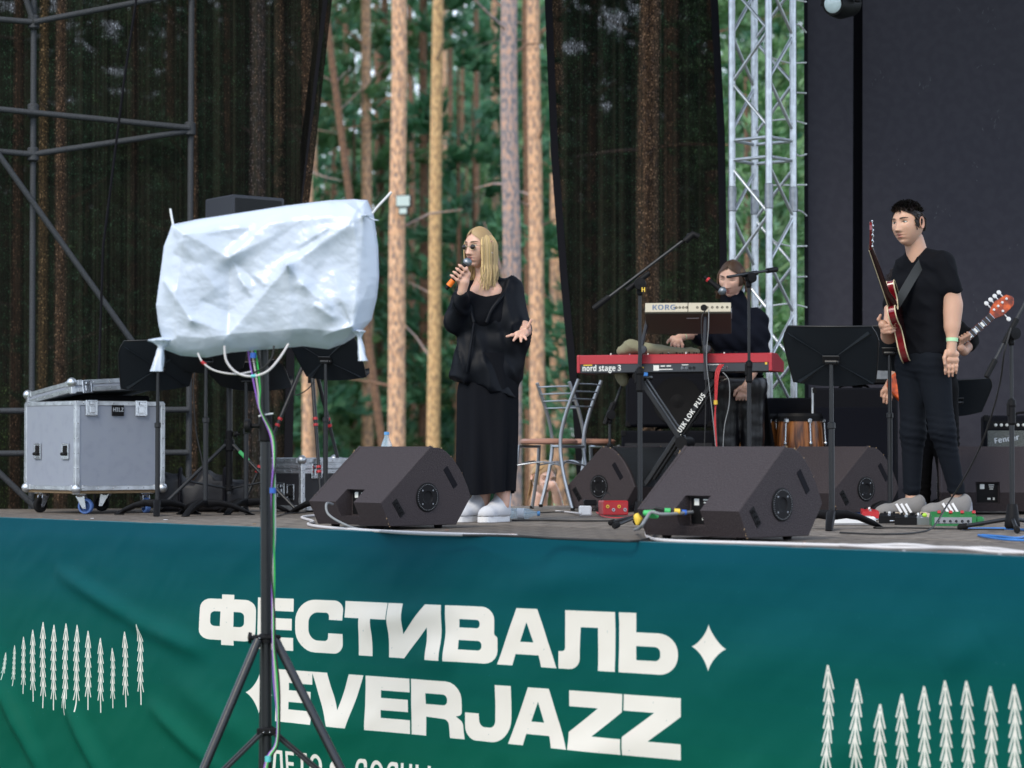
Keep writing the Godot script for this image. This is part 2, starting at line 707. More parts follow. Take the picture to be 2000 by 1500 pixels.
	grain(mat("bark_gold", Color(1, 1, 1), 0.85), flakes3, Vector3(1.1, 0.4, 1.1))
	var flakes2 := noise_tex(0.024, [Color(0.44, 0.42, 0.44), Color(0.60, 0.55, 0.55), Color(0.76, 0.60, 0.52)], [0.25, 0.5, 0.75], 52, FastNoiseLite.TYPE_SIMPLEX, 5, 512)
	bump(grain(mat("bark_grey", Color(1, 1, 1), 0.9), flakes2, Vector3(1.1, 0.45, 1.1)), flakes2, 1.0)
	grain(mat("bark_brown", Color(0.66, 0.64, 0.64), 0.9), flakes, Vector3(2.2, 0.7, 2.2))
	for k in 4:
		var leaf := mat("needles_%d" % k, [rgb(0.09, 0.245, 0.135), rgb(0.115, 0.275, 0.15), rgb(0.17, 0.31, 0.15), rgb(0.23, 0.35, 0.11)][k], 0.6)
		leaf.backlight_enabled = true
		leaf.backlight = leaf.albedo_color
		leaf.vertex_color_use_as_albedo = true
	# cloths
	var weave := noise_tex(0.4, greys(0.75, 1.0), [0.2, 0.8], 61)
	cloth(weave, "black_satin", rgb(0.0035, 0.005, 0.009), 0.55, 0.0)
	cloth(weave, "black_jersey", rgb(0.0035, 0.0045, 0.008), 0.85, 0.0)
	cloth(weave, "navy_knit", rgb(0.004, 0.006, 0.014), 0.9, 0.0)
	cloth(weave, "black_denim", rgb(0.006, 0.009, 0.015), 0.85, 0.0)
	cloth(weave, "black_cloth", rgb(0.003, 0.003, 0.004), 0.9, 0.0)
	cloth(weave, "bag_nylon", rgb(0.012, 0.012, 0.016), 0.55, 0.1)
	cloth(weave, "olive_cloth", rgb(0.30, 0.29, 0.19), 0.9, 0.1)
	cloth(weave, "white_canvas", rgb(0.74, 0.75, 0.79), 0.85, 0.0)
	cloth(weave, "grey_suede", rgb(0.27, 0.26, 0.255), 0.9, 0.2)
	cloth(weave, "grey_mesh", rgb(0.36, 0.37, 0.42), 0.8, 0.0)
	cloth(weave, "white_cotton", rgb(0.6, 0.58, 0.62), 0.9, 0.0)
	mat("leather", rgb(0.004, 0.004, 0.006), 0.3)
	mat("leather_strap", rgb(0.013, 0.016, 0.018), 0.5)
	mat("sole_gum", rgb(0.55, 0.46, 0.35), 0.7)
	mat("sole_white", rgb(0.75, 0.75, 0.76), 0.5)
	var skin := mat("skin", Color(1, 1, 1), 0.5)
	skin.vertex_color_use_as_albedo = true
	skin.subsurf_scatter_enabled = true
	skin.subsurf_scatter_strength = 0.12
	var hair := mat("hair", Color(1, 1, 1), 0.5)
	hair.metallic_specular = 0.35
	hair.vertex_color_use_as_albedo = true
	mat("smoked_lens", rgb(0.012, 0.008, 0.008), 0.08)
	# stage cloths
	var dust := noise_tex(0.03, [Color(0.95, 0.95, 0.96), Color(1, 1, 1)], [0.3, 0.7], 71, FastNoiseLite.TYPE_SIMPLEX, 5, 512)
	bump(grain(mat("tarpaulin", rgb(0.050, 0.048, 0.060), 0.7), dust, Vector3.ONE * 0.6), dust, 0.2)
	mat("hem_black", rgb(0.006, 0.006, 0.009), 0.8)
	net_material()
	# plastic sheet: milky film that lets some light through
	var film := mat("plastic_film", Color(0.80, 0.84, 0.90, 0.84), 0.3)
	film.transparency = BaseMaterial3D.TRANSPARENCY_ALPHA
	film.metallic_specular = 0.75
	film.backlight_enabled = true
	film.backlight = Color(0.4, 0.43, 0.47)
	film.cull_mode = BaseMaterial3D.CULL_DISABLED
	mat("panel_pale", rgb(0.55, 0.57, 0.6), 0.6)
	var bottle := mat("clear_bottle", Color(0.75, 0.88, 0.95, 0.28), 0.12)
	bottle.transparency = BaseMaterial3D.TRANSPARENCY_ALPHA
	bottle.metallic_specular = 0.6
	mat("bottle_cap", rgb(0.1, 0.3, 0.6), 0.4)
	# instruments
	mat("keyboard_red", rgb(0.40, 0.024, 0.036), 0.42)
	mat("keyboard_back", rgb(0.028, 0.034, 0.044), 0.5)
	mat("print_white", rgb(0.72, 0.74, 0.72), 0.6)
	mat("synth_beige", rgb(0.46, 0.42, 0.33), 0.5)
	mat("synth_under", rgb(0.045, 0.045, 0.034), 0.6)
	mat("print_blue", rgb(0.09, 0.14, 0.24), 0.6)
	var cherry := mat("cherry_lacquer", rgb(0.17, 0.005, 0.010), 0.15)
	cherry.clearcoat_enabled = true
	cherry.clearcoat = 1.0
	cherry.clearcoat_roughness = 0.05
	mat("dark_back", rgb(0.02, 0.004, 0.004), 0.25)
	mat("rosewood", rgb(0.02, 0.013, 0.011), 0.5)
	var woodtex := noise_tex(0.02, [Color(0.35, 0.22, 0.12), Color(0.7, 0.45, 0.24), Color(0.95, 0.68, 0.4)], [0.2, 0.5, 0.8], 81, FastNoiseLite.TYPE_SIMPLEX, 5)
	grain(mat("drum_wood", Color(0.72, 0.66, 0.6), 0.3), woodtex, Vector3(7, 0.5, 7))
	grain(mat("bass_wood", Color(0.95, 0.6, 0.36), 0.35), woodtex, Vector3(2, 2, 2))
	mat("drum_skin", rgb(0.42, 0.34, 0.22), 0.7)
	bump(grain(mat("amp_grille", rgb(0.20, 0.22, 0.21), 0.7), noise_tex(0.3, greys(0.45, 1.0), [0.3, 0.7], 91), Vector3(3, 1.2, 3)), fine, 0.2)
	grain(mat("tolex", rgb(0.005, 0.006, 0.011), 0.75), speck, Vector3.ONE * 5)
	mat("pedal_green", rgb(0.02, 0.17, 0.05), 0.35)
	mat("pedal_silver", rgb(0.3, 0.31, 0.33), 0.4, 0.5)
	mat("seat_brown", rgb(0.33, 0.17, 0.12), 0.5)
	mat("chair_metal", rgb(0.40, 0.43, 0.47), 0.3, 0.8)
	mat("lamp_lens", rgb(0.55, 0.68, 0.72), 0.08)
	mat("lamp_glass", rgb(0.5, 0.6, 0.58), 0.2)
	mat("roof_skin", rgb(0.10, 0.10, 0.11), 0.8)
	mat("letter_off_white", rgb(0.70, 0.66, 0.62), 0.6)

func net_material() -> void:
	# knitted shade net: the tape runs upright, thicker and thinner, and is open in pinholes
	var w := 512
	var h := 512
	var im := Image.create_empty(w, h, false, Image.FORMAT_RGBA8)
	var r := RandomNumberGenerator.new()
	r.seed = 77
	var f := FastNoiseLite.new()
	f.seed = 8
	f.frequency = 0.05
	var colv := PackedFloat32Array()
	var tint := PackedFloat32Array()
	for x in w:
		colv.append(0.967 + 0.03 * f.get_noise_2d(x * 1.0, 0) + 0.03 * f.get_noise_2d(x * 6.0, 40) + r.randf_range(-0.02, 0.02))
		tint.append(clampf(0.62 + 0.5 * f.get_noise_2d(x * 1.5, 90) + 0.5 * f.get_noise_2d(x * 8.0, 140) + r.randf_range(-0.15, 0.15), 0.15, 1.0))
	for y in h:
		for x in w:
			var a := colv[x] + r.randf_range(-0.05, 0.04)
			if r.randf() < 0.04:
				a -= 0.22
			# some tapes are browner, some greener
			var k := tint[x] * r.randf_range(0.8, 1.0)
			im.set_pixel(x, y, Color(k, k * 0.97, k * 0.85, clampf(a, 0.3, 0.99)))
	var m := mat("shade_net", rgb(0.020, 0.021, 0.0185), 0.95)
	m.albedo_texture = ImageTexture.create_from_image(im)
	m.transparency = BaseMaterial3D.TRANSPARENCY_ALPHA
	m.cull_mode = BaseMaterial3D.CULL_DISABLED
	m.uv1_scale = Vector3(0.4, 0.25, 1)

func cloth(weave: Texture2D, called: String, c: Color, rough: float, sheen: float) -> void:
	var m := mat(called, c, rough)
	grain(m, weave, Vector3.ONE * 7)
	m.rim_enabled = sheen > 0.0
	m.rim = sheen
	m.rim_tint = 0.6

# ------------------------------------------------------------------ the setting
func on_stage(u: float, n: float, y := 0.0) -> Vector3:
	return EDGE + ALONG * u + UPSTAGE * n + Vector3(0, y, 0)

func floor_outline() -> PackedVector2Array:
	return v2([-6.9, 0.0, 4.6, 0.0, 4.6, 7.2, -1.2, 7.2, -3.9, 5.2, -4.35, 4.05, -6.6, 0.6])

func build_ground() -> void:
	var mb := MB.new()
	var p := []
	for j in 41:
		var row := []
		for i in 41:
			var x := -160.0 + i * 8.0
			var z := 40.0 - j * 6.0
			var far := clampf((-z - 22.0) / 40.0, 0.0, 1.0)
			row.append(Vector3(x, GROUND + 0.25 * ripple.get_noise_2d(x * 2.0, z * 2.0) * far, z))
		p.append(row)
	mb.grid(p)
	setting(mb, "ground", M.forest_floor)

func build_floor() -> void:
	# film-faced plywood sheets on a deck, each a sheet of its own with an open joint round it
	var deck := MB.new()
	deck.xf = Transform3D(Basis(ALONG, UPSTAGE, Vector3.UP), EDGE)
	deck.prism(floor_outline(), -0.16, -0.022)
	var stage := setting(deck, "stage_floor", M.plywood_dark)
	var outline := floor_outline()
	for row in 6:
		for k in 7:
			var u := -7.4 + k * 2.0 + (0.7 if row % 2 else 0.0)
			var n := row * 1.25
			var sheet := v2([u + 0.003, n + 0.003, u + 1.997, n + 0.003, u + 1.997, n + 1.247, u + 0.003, n + 1.247])
			for poly in Geometry2D.intersect_polygons(sheet, outline):
				var mb := MB.new()
				mb.xf = Transform3D(Basis(ALONG, UPSTAGE, Vector3.UP), EDGE)
				mb.prism(poly, -0.0215, rng.randf_range(-0.0025, 0.0), 0.002)
				part(mb, "panel", M.plywood if rng.randf() < 0.7 else M.plywood_dark, stage)

# ---- printed banner along the stage front
func ink(im: Image, loops: Array, at: Rect2, skew: float, x0: float, scale: float, c: Color) -> void:
	# fills loops (unit box, y down, even-odd) into at (banner metres), with smooth edges; skew tilts the line of print
	var ls := []
	var lo := Vector2(1e9, 1e9)
	var hi := -lo
	for l in loops:
		var q := PackedVector2Array()
		for p in l:
			var t: float = at.position.x + p.x * at.size.x
			var vv: float = at.position.y + p.y * at.size.y + skew * t
			var s := Vector2((t - x0) * scale, vv * scale)
			q.append(s)
			lo = lo.min(s)
			hi = hi.max(s)
		ls.append(q)
	var w := im.get_width()
	if hi.x < 0 or lo.x > w:
		return
	var xa := maxi(0, int(lo.x) - 1)
	var xb := mini(w - 1, int(hi.x) + 1)
	for y in range(maxi(0, int(lo.y)), mini(im.get_height() - 1, int(hi.y)) + 1):
		var cov := PackedFloat32Array()
		cov.resize(xb - xa + 2)
		for sub in 4:
			var yy := y + (sub + 0.5) / 4.0
			var xs := []
			for q in ls:
				var m: int = q.size()
				for i in m:
					var a: Vector2 = q[i]
					var b: Vector2 = q[(i + 1) % m]
					if (a.y <= yy) != (b.y <= yy):
						xs.append(a.x + (yy - a.y) / (b.y - a.y) * (b.x - a.x))
			xs.sort()
			for k in range(0, xs.size() - 1, 2):
				var s0: float = clampf(xs[k], xa, xb + 1)
				var s1: float = clampf(xs[k + 1], xa, xb + 1)
				for x in range(int(s0), mini(int(s1), xb) + 1):
					cov[x - xa] += 0.25 * (minf(s1, x + 1.0) - maxf(s0, x))
		for x in range(xa, xb + 1):
			var k := cov[x - xa]
			if k > 0.003:
				im.set_pixel(x, y, im.get_pixel(x, y).lerp(c, minf(k, 1.0)))

func glyph(g: String) -> Array:
	match g:
		"Ф": return [rounded([.394,.09,0, .394,0,0, .615,0,0, .615,.09,0, 1,.09,.27, 1,.905,.27, .615,.905,0, .615,1,0, .394,1,0, .394,.905,0, 0,.905,.27, 0,.09,.27]), rounded([.2,.34,.08, .375,.34,0, .375,.63,0, .2,.63,.08]), rounded([.615,.34,0, .795,.34,.08, .795,.63,.08, .615,.63,0])]
		"Е", "E": return [v2([0,0, 1,0, 1,.25, .36,.25, .36,.385, .96,.385, .96,.61, .36,.61, .36,.75, 1,.75, 1,1, 0,1])]
		"С": return [rounded([1,.37,0, 1,0,.40, 0,0,.42, 0,1,.42, 1,1,.40, 1,.62,0, .70,.62,0, .70,.77,.12, .28,.77,.2, .28,.24,.2, .70,.24,.12, .70,.37,0], 8)]
		"Т": return [v2([0,0, 1,0, 1,.31, .64,.31, .64,1, .33,1, .35,.31, 0,.31])]
		"И": return [v2([0,0, .28,0, .28,.56, .70,0, 1,0, 1,1, .72,1, .72,.42, .30,1, 0,1])]
		"В": return [rounded([0,0,0, .94,0,.24, .94,.49,.16, 1,.52,.2, 1,1,.28, 0,1,0]), rounded([.27,.24,0, .66,.24,.06, .66,.385,.06, .27,.385,0]), rounded([.27,.61,0, .7,.61,.07, .7,.775,.07, .27,.775,0])]
		"А", "A": return [v2([.33,0, .68,0, 1,1, .74,1, .70,.80, .31,.80, .26,1, 0,1]), v2([.5,.24, .61,.58, .39,.58])]
		"Л": return [rounded([.12,0,0, 1,0,0, 1,1,0, .7,1,0, .7,.28,0, .4,.28,0, .38,1,.3, 0,1,0, 0,.70,0, .12,.70,.1])]
		"Ь": return [rounded([0,0,0, .3,0,0, .3,.32,0, 1,.32,.32, 1,1,.32, 0,1,0], 8), rounded([.3,.55,0, .70,.55,.09, .70,.78,.09, .3,.78,0])]
		"V": return [v2([0,0, .30,0, .52,.68, .72,0, 1,0, .70,1, .34,1])]
		"R": return [rounded([0,0,0, .95,0,.3, .95,.58,.2, .84,.61,0, .97,.7,.12, 1,1,0, .73,1,0, .70,.68,.1, .28,.66,0, .28,1,0, 0,1,0]), rounded([.28,.24,0, .68,.24,.08, .68,.43,.08, .28,.43,0])]
		"J": return [rounded([.66,0,0, 1,0,0, 1,1,.42, 0,1,.42, 0,.52,0, .3,.52,0, .32,.75,.12, .66,.75,.12], 8)]
		"Z": return [v2([0,0, 1,0, 1,.30, .45,.74, 1,.74, 1,1, 0,1, 0,.70, .54,.27, 0,.27])]
		"o": return [rounded([0,0,.5, 1,0,.5, 1,1,.5, 0,1,.5], 10), rounded([.26,.16,.26, .74,.16,.26, .74,.84,.26, .26,.84,.26], 10)]
		"c": return [rounded([1,.33,0, 1,0,.45, 0,0,.5, 0,1,.5, 1,1,.45, 1,.67,0, .74,.67,0, .74,.84,.2, .26,.84,.26, .26,.16,.26, .74,.16,.2, .74,.33,0], 10)]
		"l": return [v2([.25,0, 1,0, 1,1, .76,1, .76,.15, .45,.15, .25,1, 0,1])]
		"e": return [v2([0,0, 1,0, 1,.15, .28,.15, .28,.42, .9,.42, .9,.57, .28,.57, .28,.85, 1,.85, 1,1, 0,1])]
		"t": return [v2([0,0, 1,0, 1,.15, .63,.15, .63,1, .37,1, .37,.15, 0,.15])]
		"n": return [v2([0,0, .25,0, .25,.42, .75,.42, .75,0, 1,0, 1,1, .75,1, .75,.57, .25,.57, .25,1, 0,1])]
		"y": return [rounded([0,0,0, .2,0,0, .2,.4,0, .65,.4,.3, .65,1,.3, 0,1,0]), v2([.2,.55, .45,.55, .45,.85, .2,.85]), v2([.8,0, 1,0, 1,1, .8,1])]
		"•": return [rounded([0,0,.5, 1,0,.5, 1,1,.5, 0,1,.5], 10)]
	var star := PackedVector2Array()
	for k in 48:
		var a := TAU * k / 48
		star.append(Vector2(0.5 + 0.5 * signf(cos(a)) * pow(absf(cos(a)), 2.7), 0.5 + 0.5 * signf(sin(a)) * pow(absf(sin(a)), 2.7)))
	return [star]

func printed_pine(im: Image, t: float, top: float, bottom: float, half: float, x0: float, scale: float, c: Color) -> void:
	# a stylised tree: a stem with pairs of straight branches pointing down, one tier over the other
	var h := bottom - top
	var st := half * 0.2
	ink(im, [v2([0,0, 1,0, 1,1, 0,1])], Rect2(t - st, top + half, st * 2, h - half), 0.0, x0, scale, c)
	var tier := half * 2.15
	var y := top
	while y < bottom - half * 5.2:
		for sg in [-1.0, 1.0]:
			var loop := PackedVector2Array()
			var tip := Vector2(t, y)
			var out := Vector2(t + sg * half, y + half * 3.7)
			var dn := (out - tip).normalized()
			var w := Vector2(-dn.y, dn.x) * half * 0.16
			for q in [tip - w, out - w, out + dn * half * 0.1, out + w, tip + w]:
				loop.append(q)
			ink(im, [loop], Rect2(0, 0, 1, 1), 0.0, x0, scale, c)
		y += tier

func build_banner() -> void:
	var scale := 480.0
	var mats := []
	var cream := Color(0.83, 0.81, 0.78)
	var head := [["Ф", -2.38, -1.90], ["Е", -1.885, -1.59], ["С", -1.575, -1.195], ["Т", -1.18, -0.85], ["И", -0.845, -0.465], ["В", -0.438, -0.075], ["А", -0.078, 0.315], ["Л", 0.327, 0.678], ["Ь", 0.70, 1.05]]
	var sub := [["E", -1.733, -1.435], ["V", -1.44, -1.035], ["E", -1.02, -0.695], ["R", -0.684, -0.305], ["J", -0.301, 0.015], ["A", -0.003, 0.386], ["Z", 0.392, 0.722], ["Z", 0.731, 1.071]]
	var foot := [["l", -1.755, -1.665], ["e", -1.64, -1.57], ["t", -1.55, -1.465], ["o", -1.45, -1.35], ["c", -1.10, -1.01], ["o", -0.99, -0.89], ["c", -0.87, -0.78], ["n", -0.76, -0.675], ["y", -0.65, -0.54]]
	var pines := [[-4.346, 0.787, 0.949], [-4.255, 0.801, 0.962], [-4.169, 0.753, 0.993], [-4.074, 0.697, 1.034], [-3.977, 0.651, 1.073], [-3.873, 0.601, 1.103], [-3.764, 0.611, 1.106], [-3.642, 0.597, 1.125], [-3.529, 0.599, 1.097], [-3.416, 0.627, 1.078], [-3.298, 0.661, 1.085], [-3.185, 0.711, 1.051], [-3.062, 0.612, 1.036], [-2.916, 0.562, 1.012],
		[1.886, 0.481, 0.97], [2.033, 0.529, 0.95], [2.151, 0.623, 1.0], [2.257, 0.573, 0.97], [2.366, 0.535, 1.02], [2.47, 0.505, 1.03], [2.573, 0.499, 0.99], [2.683, 0.513, 1.02], [2.791, 0.498, 0.98], [2.9, 0.55, 1.0], [3.01, 0.6, 0.96]]
	for half in 2:
		var x0 := -5.0 + half * 4.25
		var im := Image.create_empty(2040, 768, false, Image.FORMAT_RGBA8)
		# the dye itself runs from petrol blue to leaf green
		var top := rgb(0.002, 0.058, 0.085)
		var mid := rgb(0.002, 0.068, 0.068)
		var low := rgb(0.002, 0.080, 0.051)
		for y in 768:
			var k := y / 768.0 * 1.6
			im.fill_rect(Rect2i(0, y, 2040, 1), top.lerp(mid, clampf(k / 0.5, 0, 1)).lerp(low, clampf((k - 0.4) / 0.7, 0, 1)))
		for l in head:
			var y0 := 0.333
			var hh := 0.27
			if l[0] == "Ф":
				y0 = 0.325
			ink(im, glyph(l[0]), Rect2(l[1], y0, l[2] - l[1], hh), -0.0185, x0, scale, cream)
		for l in sub:
			ink(im, glyph(l[0]), Rect2(l[1], 0.70, l[2] - l[1], 0.272), -0.0195, x0, scale, cream)
		for l in foot:
			ink(im, glyph(l[0]), Rect2(l[1], 1.115, l[2] - l[1], 0.13), -0.022, x0, scale, cream)
		ink(im, glyph("•"), Rect2(-1.29, 1.14, 0.07, 0.07), -0.022, x0, scale, cream)
		ink(im, glyph("*"), Rect2(1.128, 0.345, 0.205, 0.208), 0.0, x0, scale, cream)
		ink(im, glyph("*"), Rect2(-1.985, 0.768, 0.23, 0.21), 0.0, x0, scale, cream)
		for p in pines:
			printed_pine(im, p[0], p[1], p[2], 0.026 if p[0] > 0.0 else clampf((p[2] - p[1]) * 0.058, 0.012, 0.026), x0, scale, cream)
		# specks and scuffs of dried paint and dust
		for k in 240:
			var c := im.get_pixel(0, 0).lerp(Color(0.6, 0.7, 0.7), rng.randf_range(0.1, 0.45))
			var px := rng.randi_range(2, 2030)
			var py := rng.randi_range(2, 760)
			for e in rng.randi_range(1, 5):
				px = clampi(px + rng.randi_range(-1, 1), 0, 2039)
				py = clampi(py + rng.randi_range(0, 1), 0, 767)
				im.set_pixel(px, py, im.get_pixel(px, py).lerp(c, 0.6))
		var m := mat("banner_print_%d" % half, Color(1, 1, 1), 0.55)
		m.albedo_texture = ImageTexture.create_from_image(im)
		m.texture_repeat = false
		m.metallic_specular = 0.15
		mats.append(m)
	var folds := [[-3.7, 0.31, -2.9, 0.56, 0.020, 0.05], [-2.95, 0.55, -2.35, 0.68, 0.020, 0.055], [-4.32, 0.95, -3.85, 1.5, 0.03, 0.06], [-3.63, 1.06, -3.2, 1.5, 0.028, 0.06], [-2.8, 1.02, -2.2, 1.3, 0.022, 0.05], [2.45, 0.46, 2.66, 0.33, 0.015, 0.08], [1.7, 1.05, 2.1, 0.7, 0.012, 0.1], [0.0, 0.25, 0.65, 0.15, 0.010, 0.08], [-0.65, 0.62, -0.3, 0.58, 0.012, 0.07], [1.25, 0.62, 1.8, 0.35, 0.010, 0.1], [-1.6, 1.1, -1.0, 0.95, 0.012, 0.08], [-4.8, 0.4, -4.2, 1.2, 0.03, 0.14], [-1.2, 0.48, -0.4, 0.36, 0.010, 0.06], [0.1, 1.1, 0.9, 0.85, 0.012, 0.08], [1.0, 1.3, 1.6, 0.9, 0.015, 0.09], [-2.6, 0.85, -1.9, 1.15, 0.014, 0.09]]
	for f in folds:
		f[4] *= 1.7
	var am := ArrayMesh.new()
	for half in 2:
		var mb := MB.new()
		var p := []
		var uv := []
		for j in 65:
			var vv := 1.6 * j / 64.0
			var row := []
			var ur := []
			for i in 171:
				var t := -5.0 + half * 4.25 + 4.25 * i / 170.0
				var here := Vector2(t, vv)
				var out := 0.02 + 0.010 * ripple.get_noise_2d(t * 30.0, vv * 60.0 + t * 20.0) + 0.004 * ripple.get_noise_2d(t * 160.0 + vv * 90.0, vv * 160.0)
				for f in folds:
					var a := Vector2(f[0], f[1])
					var b := Vector2(f[2], f[3])
					var q := Geometry2D.get_closest_point_to_segment(here, a, b)
					var along := clampf(a.distance_to(q) / a.distance_to(b), 0, 1)
					var dd: float = here.distance_to(q) / f[5]
					if dd < 3.0:
						out += f[4] * exp(-dd * dd) * (0.35 + 0.65 * sin(along * PI)) * clampf(vv / 0.15, 0, 1)
				out = lerpf(0.012, out, clampf(vv / 0.1, 0, 1))
				row.append(EDGE + ALONG * t - UPSTAGE * out + Vector3(0, 0.004 - vv, 0))
				ur.append(Vector2(float(i) / 170.0, float(j) / 64.0))
			p.append(row)
			uv.append(ur)
		mb.grid(p, false, uv)
		var me := mb.mesh()
		am.add_surface_from_arrays(Mesh.PRIMITIVE_TRIANGLES, me.surface_get_arrays(0))
		am.surface_set_material(half, mats[half])
	var root := thing("festival_banner", "teal and green festival banner with white lettering hung along the stage front", "banner")
	var o := MeshInstance3D.new()
	o.mesh = am
	o.name = "printed_cloth"
	root.add_child(o)
	# the upper hem is wrapped over the edge of the deck and stapled down
	var hem := MB.new()
	var hp := []
	for j in 3:
		var row := []
		for i in 121:
			var t := -5.0 + 8.5 * i / 120.0
			var w := 0.02 + 0.02 * absf(ripple.get_noise_1d(t * 90.0))
			row.append(EDGE + ALONG * t - UPSTAGE * (0.013 - [0.0, 0.004, 0.013 + w][j]) + Vector3(0, [0.002, 0.006, 0.005][j] + 0.003 * ripple.get_noise_1d(t * 200.0 + 50.0), 0))
		hp.append(row)
	hem.grid(hp)
	part(hem, "hem", mat("banner_hem", rgb(0.02, 0.11, 0.14), 0.5), root)

# ---- nets, walls, truss
func net(called: String, label: String, left: Array, right: Array, hem_side: Array) -> void:
	# left, right: edge points from the floor up; hung loosely between them
	var root := thing(called, label, "shade net")
	var mb := MB.new()
	var rows := left.size()
	var pts := []
	var uvs := []
	for j in 25:
		var k := float(j) / 24.0 * (rows - 1)
		var i := mini(int(k), rows - 2)
		var a: Vector3 = left[i].lerp(left[i + 1], k - i)
		var b: Vector3 = right[i].lerp(right[i + 1], k - i)
		var row := []
		var ur := []
		for q in 41:
			var p := a.lerp(b, q / 40.0)
			p.z += 0.05 * ripple.get_noise_2d(p.x * 40.0, p.y * 6.0) * minf(1.0, 4.0 * minf(q, 40 - q) / 40.0)
			row.append(p)
			ur.append(Vector2(p.x, p.y))
		pts.append(row)
		uvs.append(ur)
	mb.grid(pts, false, uvs)
	part(mb, "net_cloth", M.shade_net, root)
	for e in hem_side:
		var hm := MB.new()
		var side: Array = left if e == 0 else right
		var inn := 1.0 if e == 0 else -1.0
		for i in side.size() - 1:
			var p: Vector3 = side[i] + Vector3(0, 0, 0.012)
			var q: Vector3 = side[i + 1] + Vector3(0, 0, 0.012)
			var w := Vector3(0.055 * inn, 0, 0)
			hm.face([p, q, q + w, p + w], Vector3.BACK)
		part(hm, "hem", M.hem_black, root)
	return

func build_nets() -> void:
	net("shade_net", "dark see-through shade net hanging at the scaffold tower", [Vector3(-4.9, -1.4, -16.3), Vector3(-4.9, 1.5, -16.3), Vector3(-4.9, 6.2, -16.3)],
		[Vector3(-1.607, -0.784, -17.4), Vector3(-1.585, 0.326, -17.4), Vector3(-1.57, 1.289, -17.4), Vector3(-1.518, 2.214, -17.4), Vector3(-1.34, 3.658, -17.4), Vector3(-1.111, 5.435, -17.4)].slice(0, 1) + [Vector3(-1.57, 1.289, -17.4), Vector3(-1.111, 5.435, -17.4)], [])
	var edge := [Vector3(-1.605, -0.709, -17.38), Vector3(-1.583, 0.326, -17.38), Vector3(-1.568, 1.288, -17.38), Vector3(-1.516, 2.212, -17.38), Vector3(-1.339, 3.655, -17.38), Vector3(-1.109, 5.43, -17.38)]
	var hm := MB.new()
	for i in edge.size() - 1:
		var w := Vector3(-0.065, 0, 0)
		hm.face([edge[i], edge[i + 1], edge[i + 1] + w, edge[i] + w], Vector3.BACK)
	part(hm, "hem", M.hem_black, get_node("shade_net"))
	var seam := MB.new()
	seam.tube([Vector3(-2.861, 0.016, -16.5), Vector3(-2.809, 1.806, -16.5), Vector3(-2.668, 2.965, -16.5), Vector3(-2.57, 3.632, -16.5), Vector3(-2.493, 4.544, -16.5)], 0.009, 5)
	part(seam, "seam", M.hem_black, get_node("shade_net"))
	net("shade_net", "dark see-through shade net hanging beside the silver truss tower", [Vector3(0.532, -0.798, -17.6), Vector3(0.449, 0.625, -17.6), Vector3(0.352, 1.673, -17.6), Vector3(0.285, 2.572, -17.6), Vector3(0.24, 3.695, -17.6), Vector3(0.217, 5.493, -17.6)],
		[Vector3(1.59, -0.8, -17.62), Vector3(1.582, 0.625, -17.62), Vector3(1.578, 1.675, -17.62), Vector3(1.563, 2.724, -17.62), Vector3(1.515, 3.699, -17.62), Vector3(1.44, 5.499, -17.62)], [0, 1])

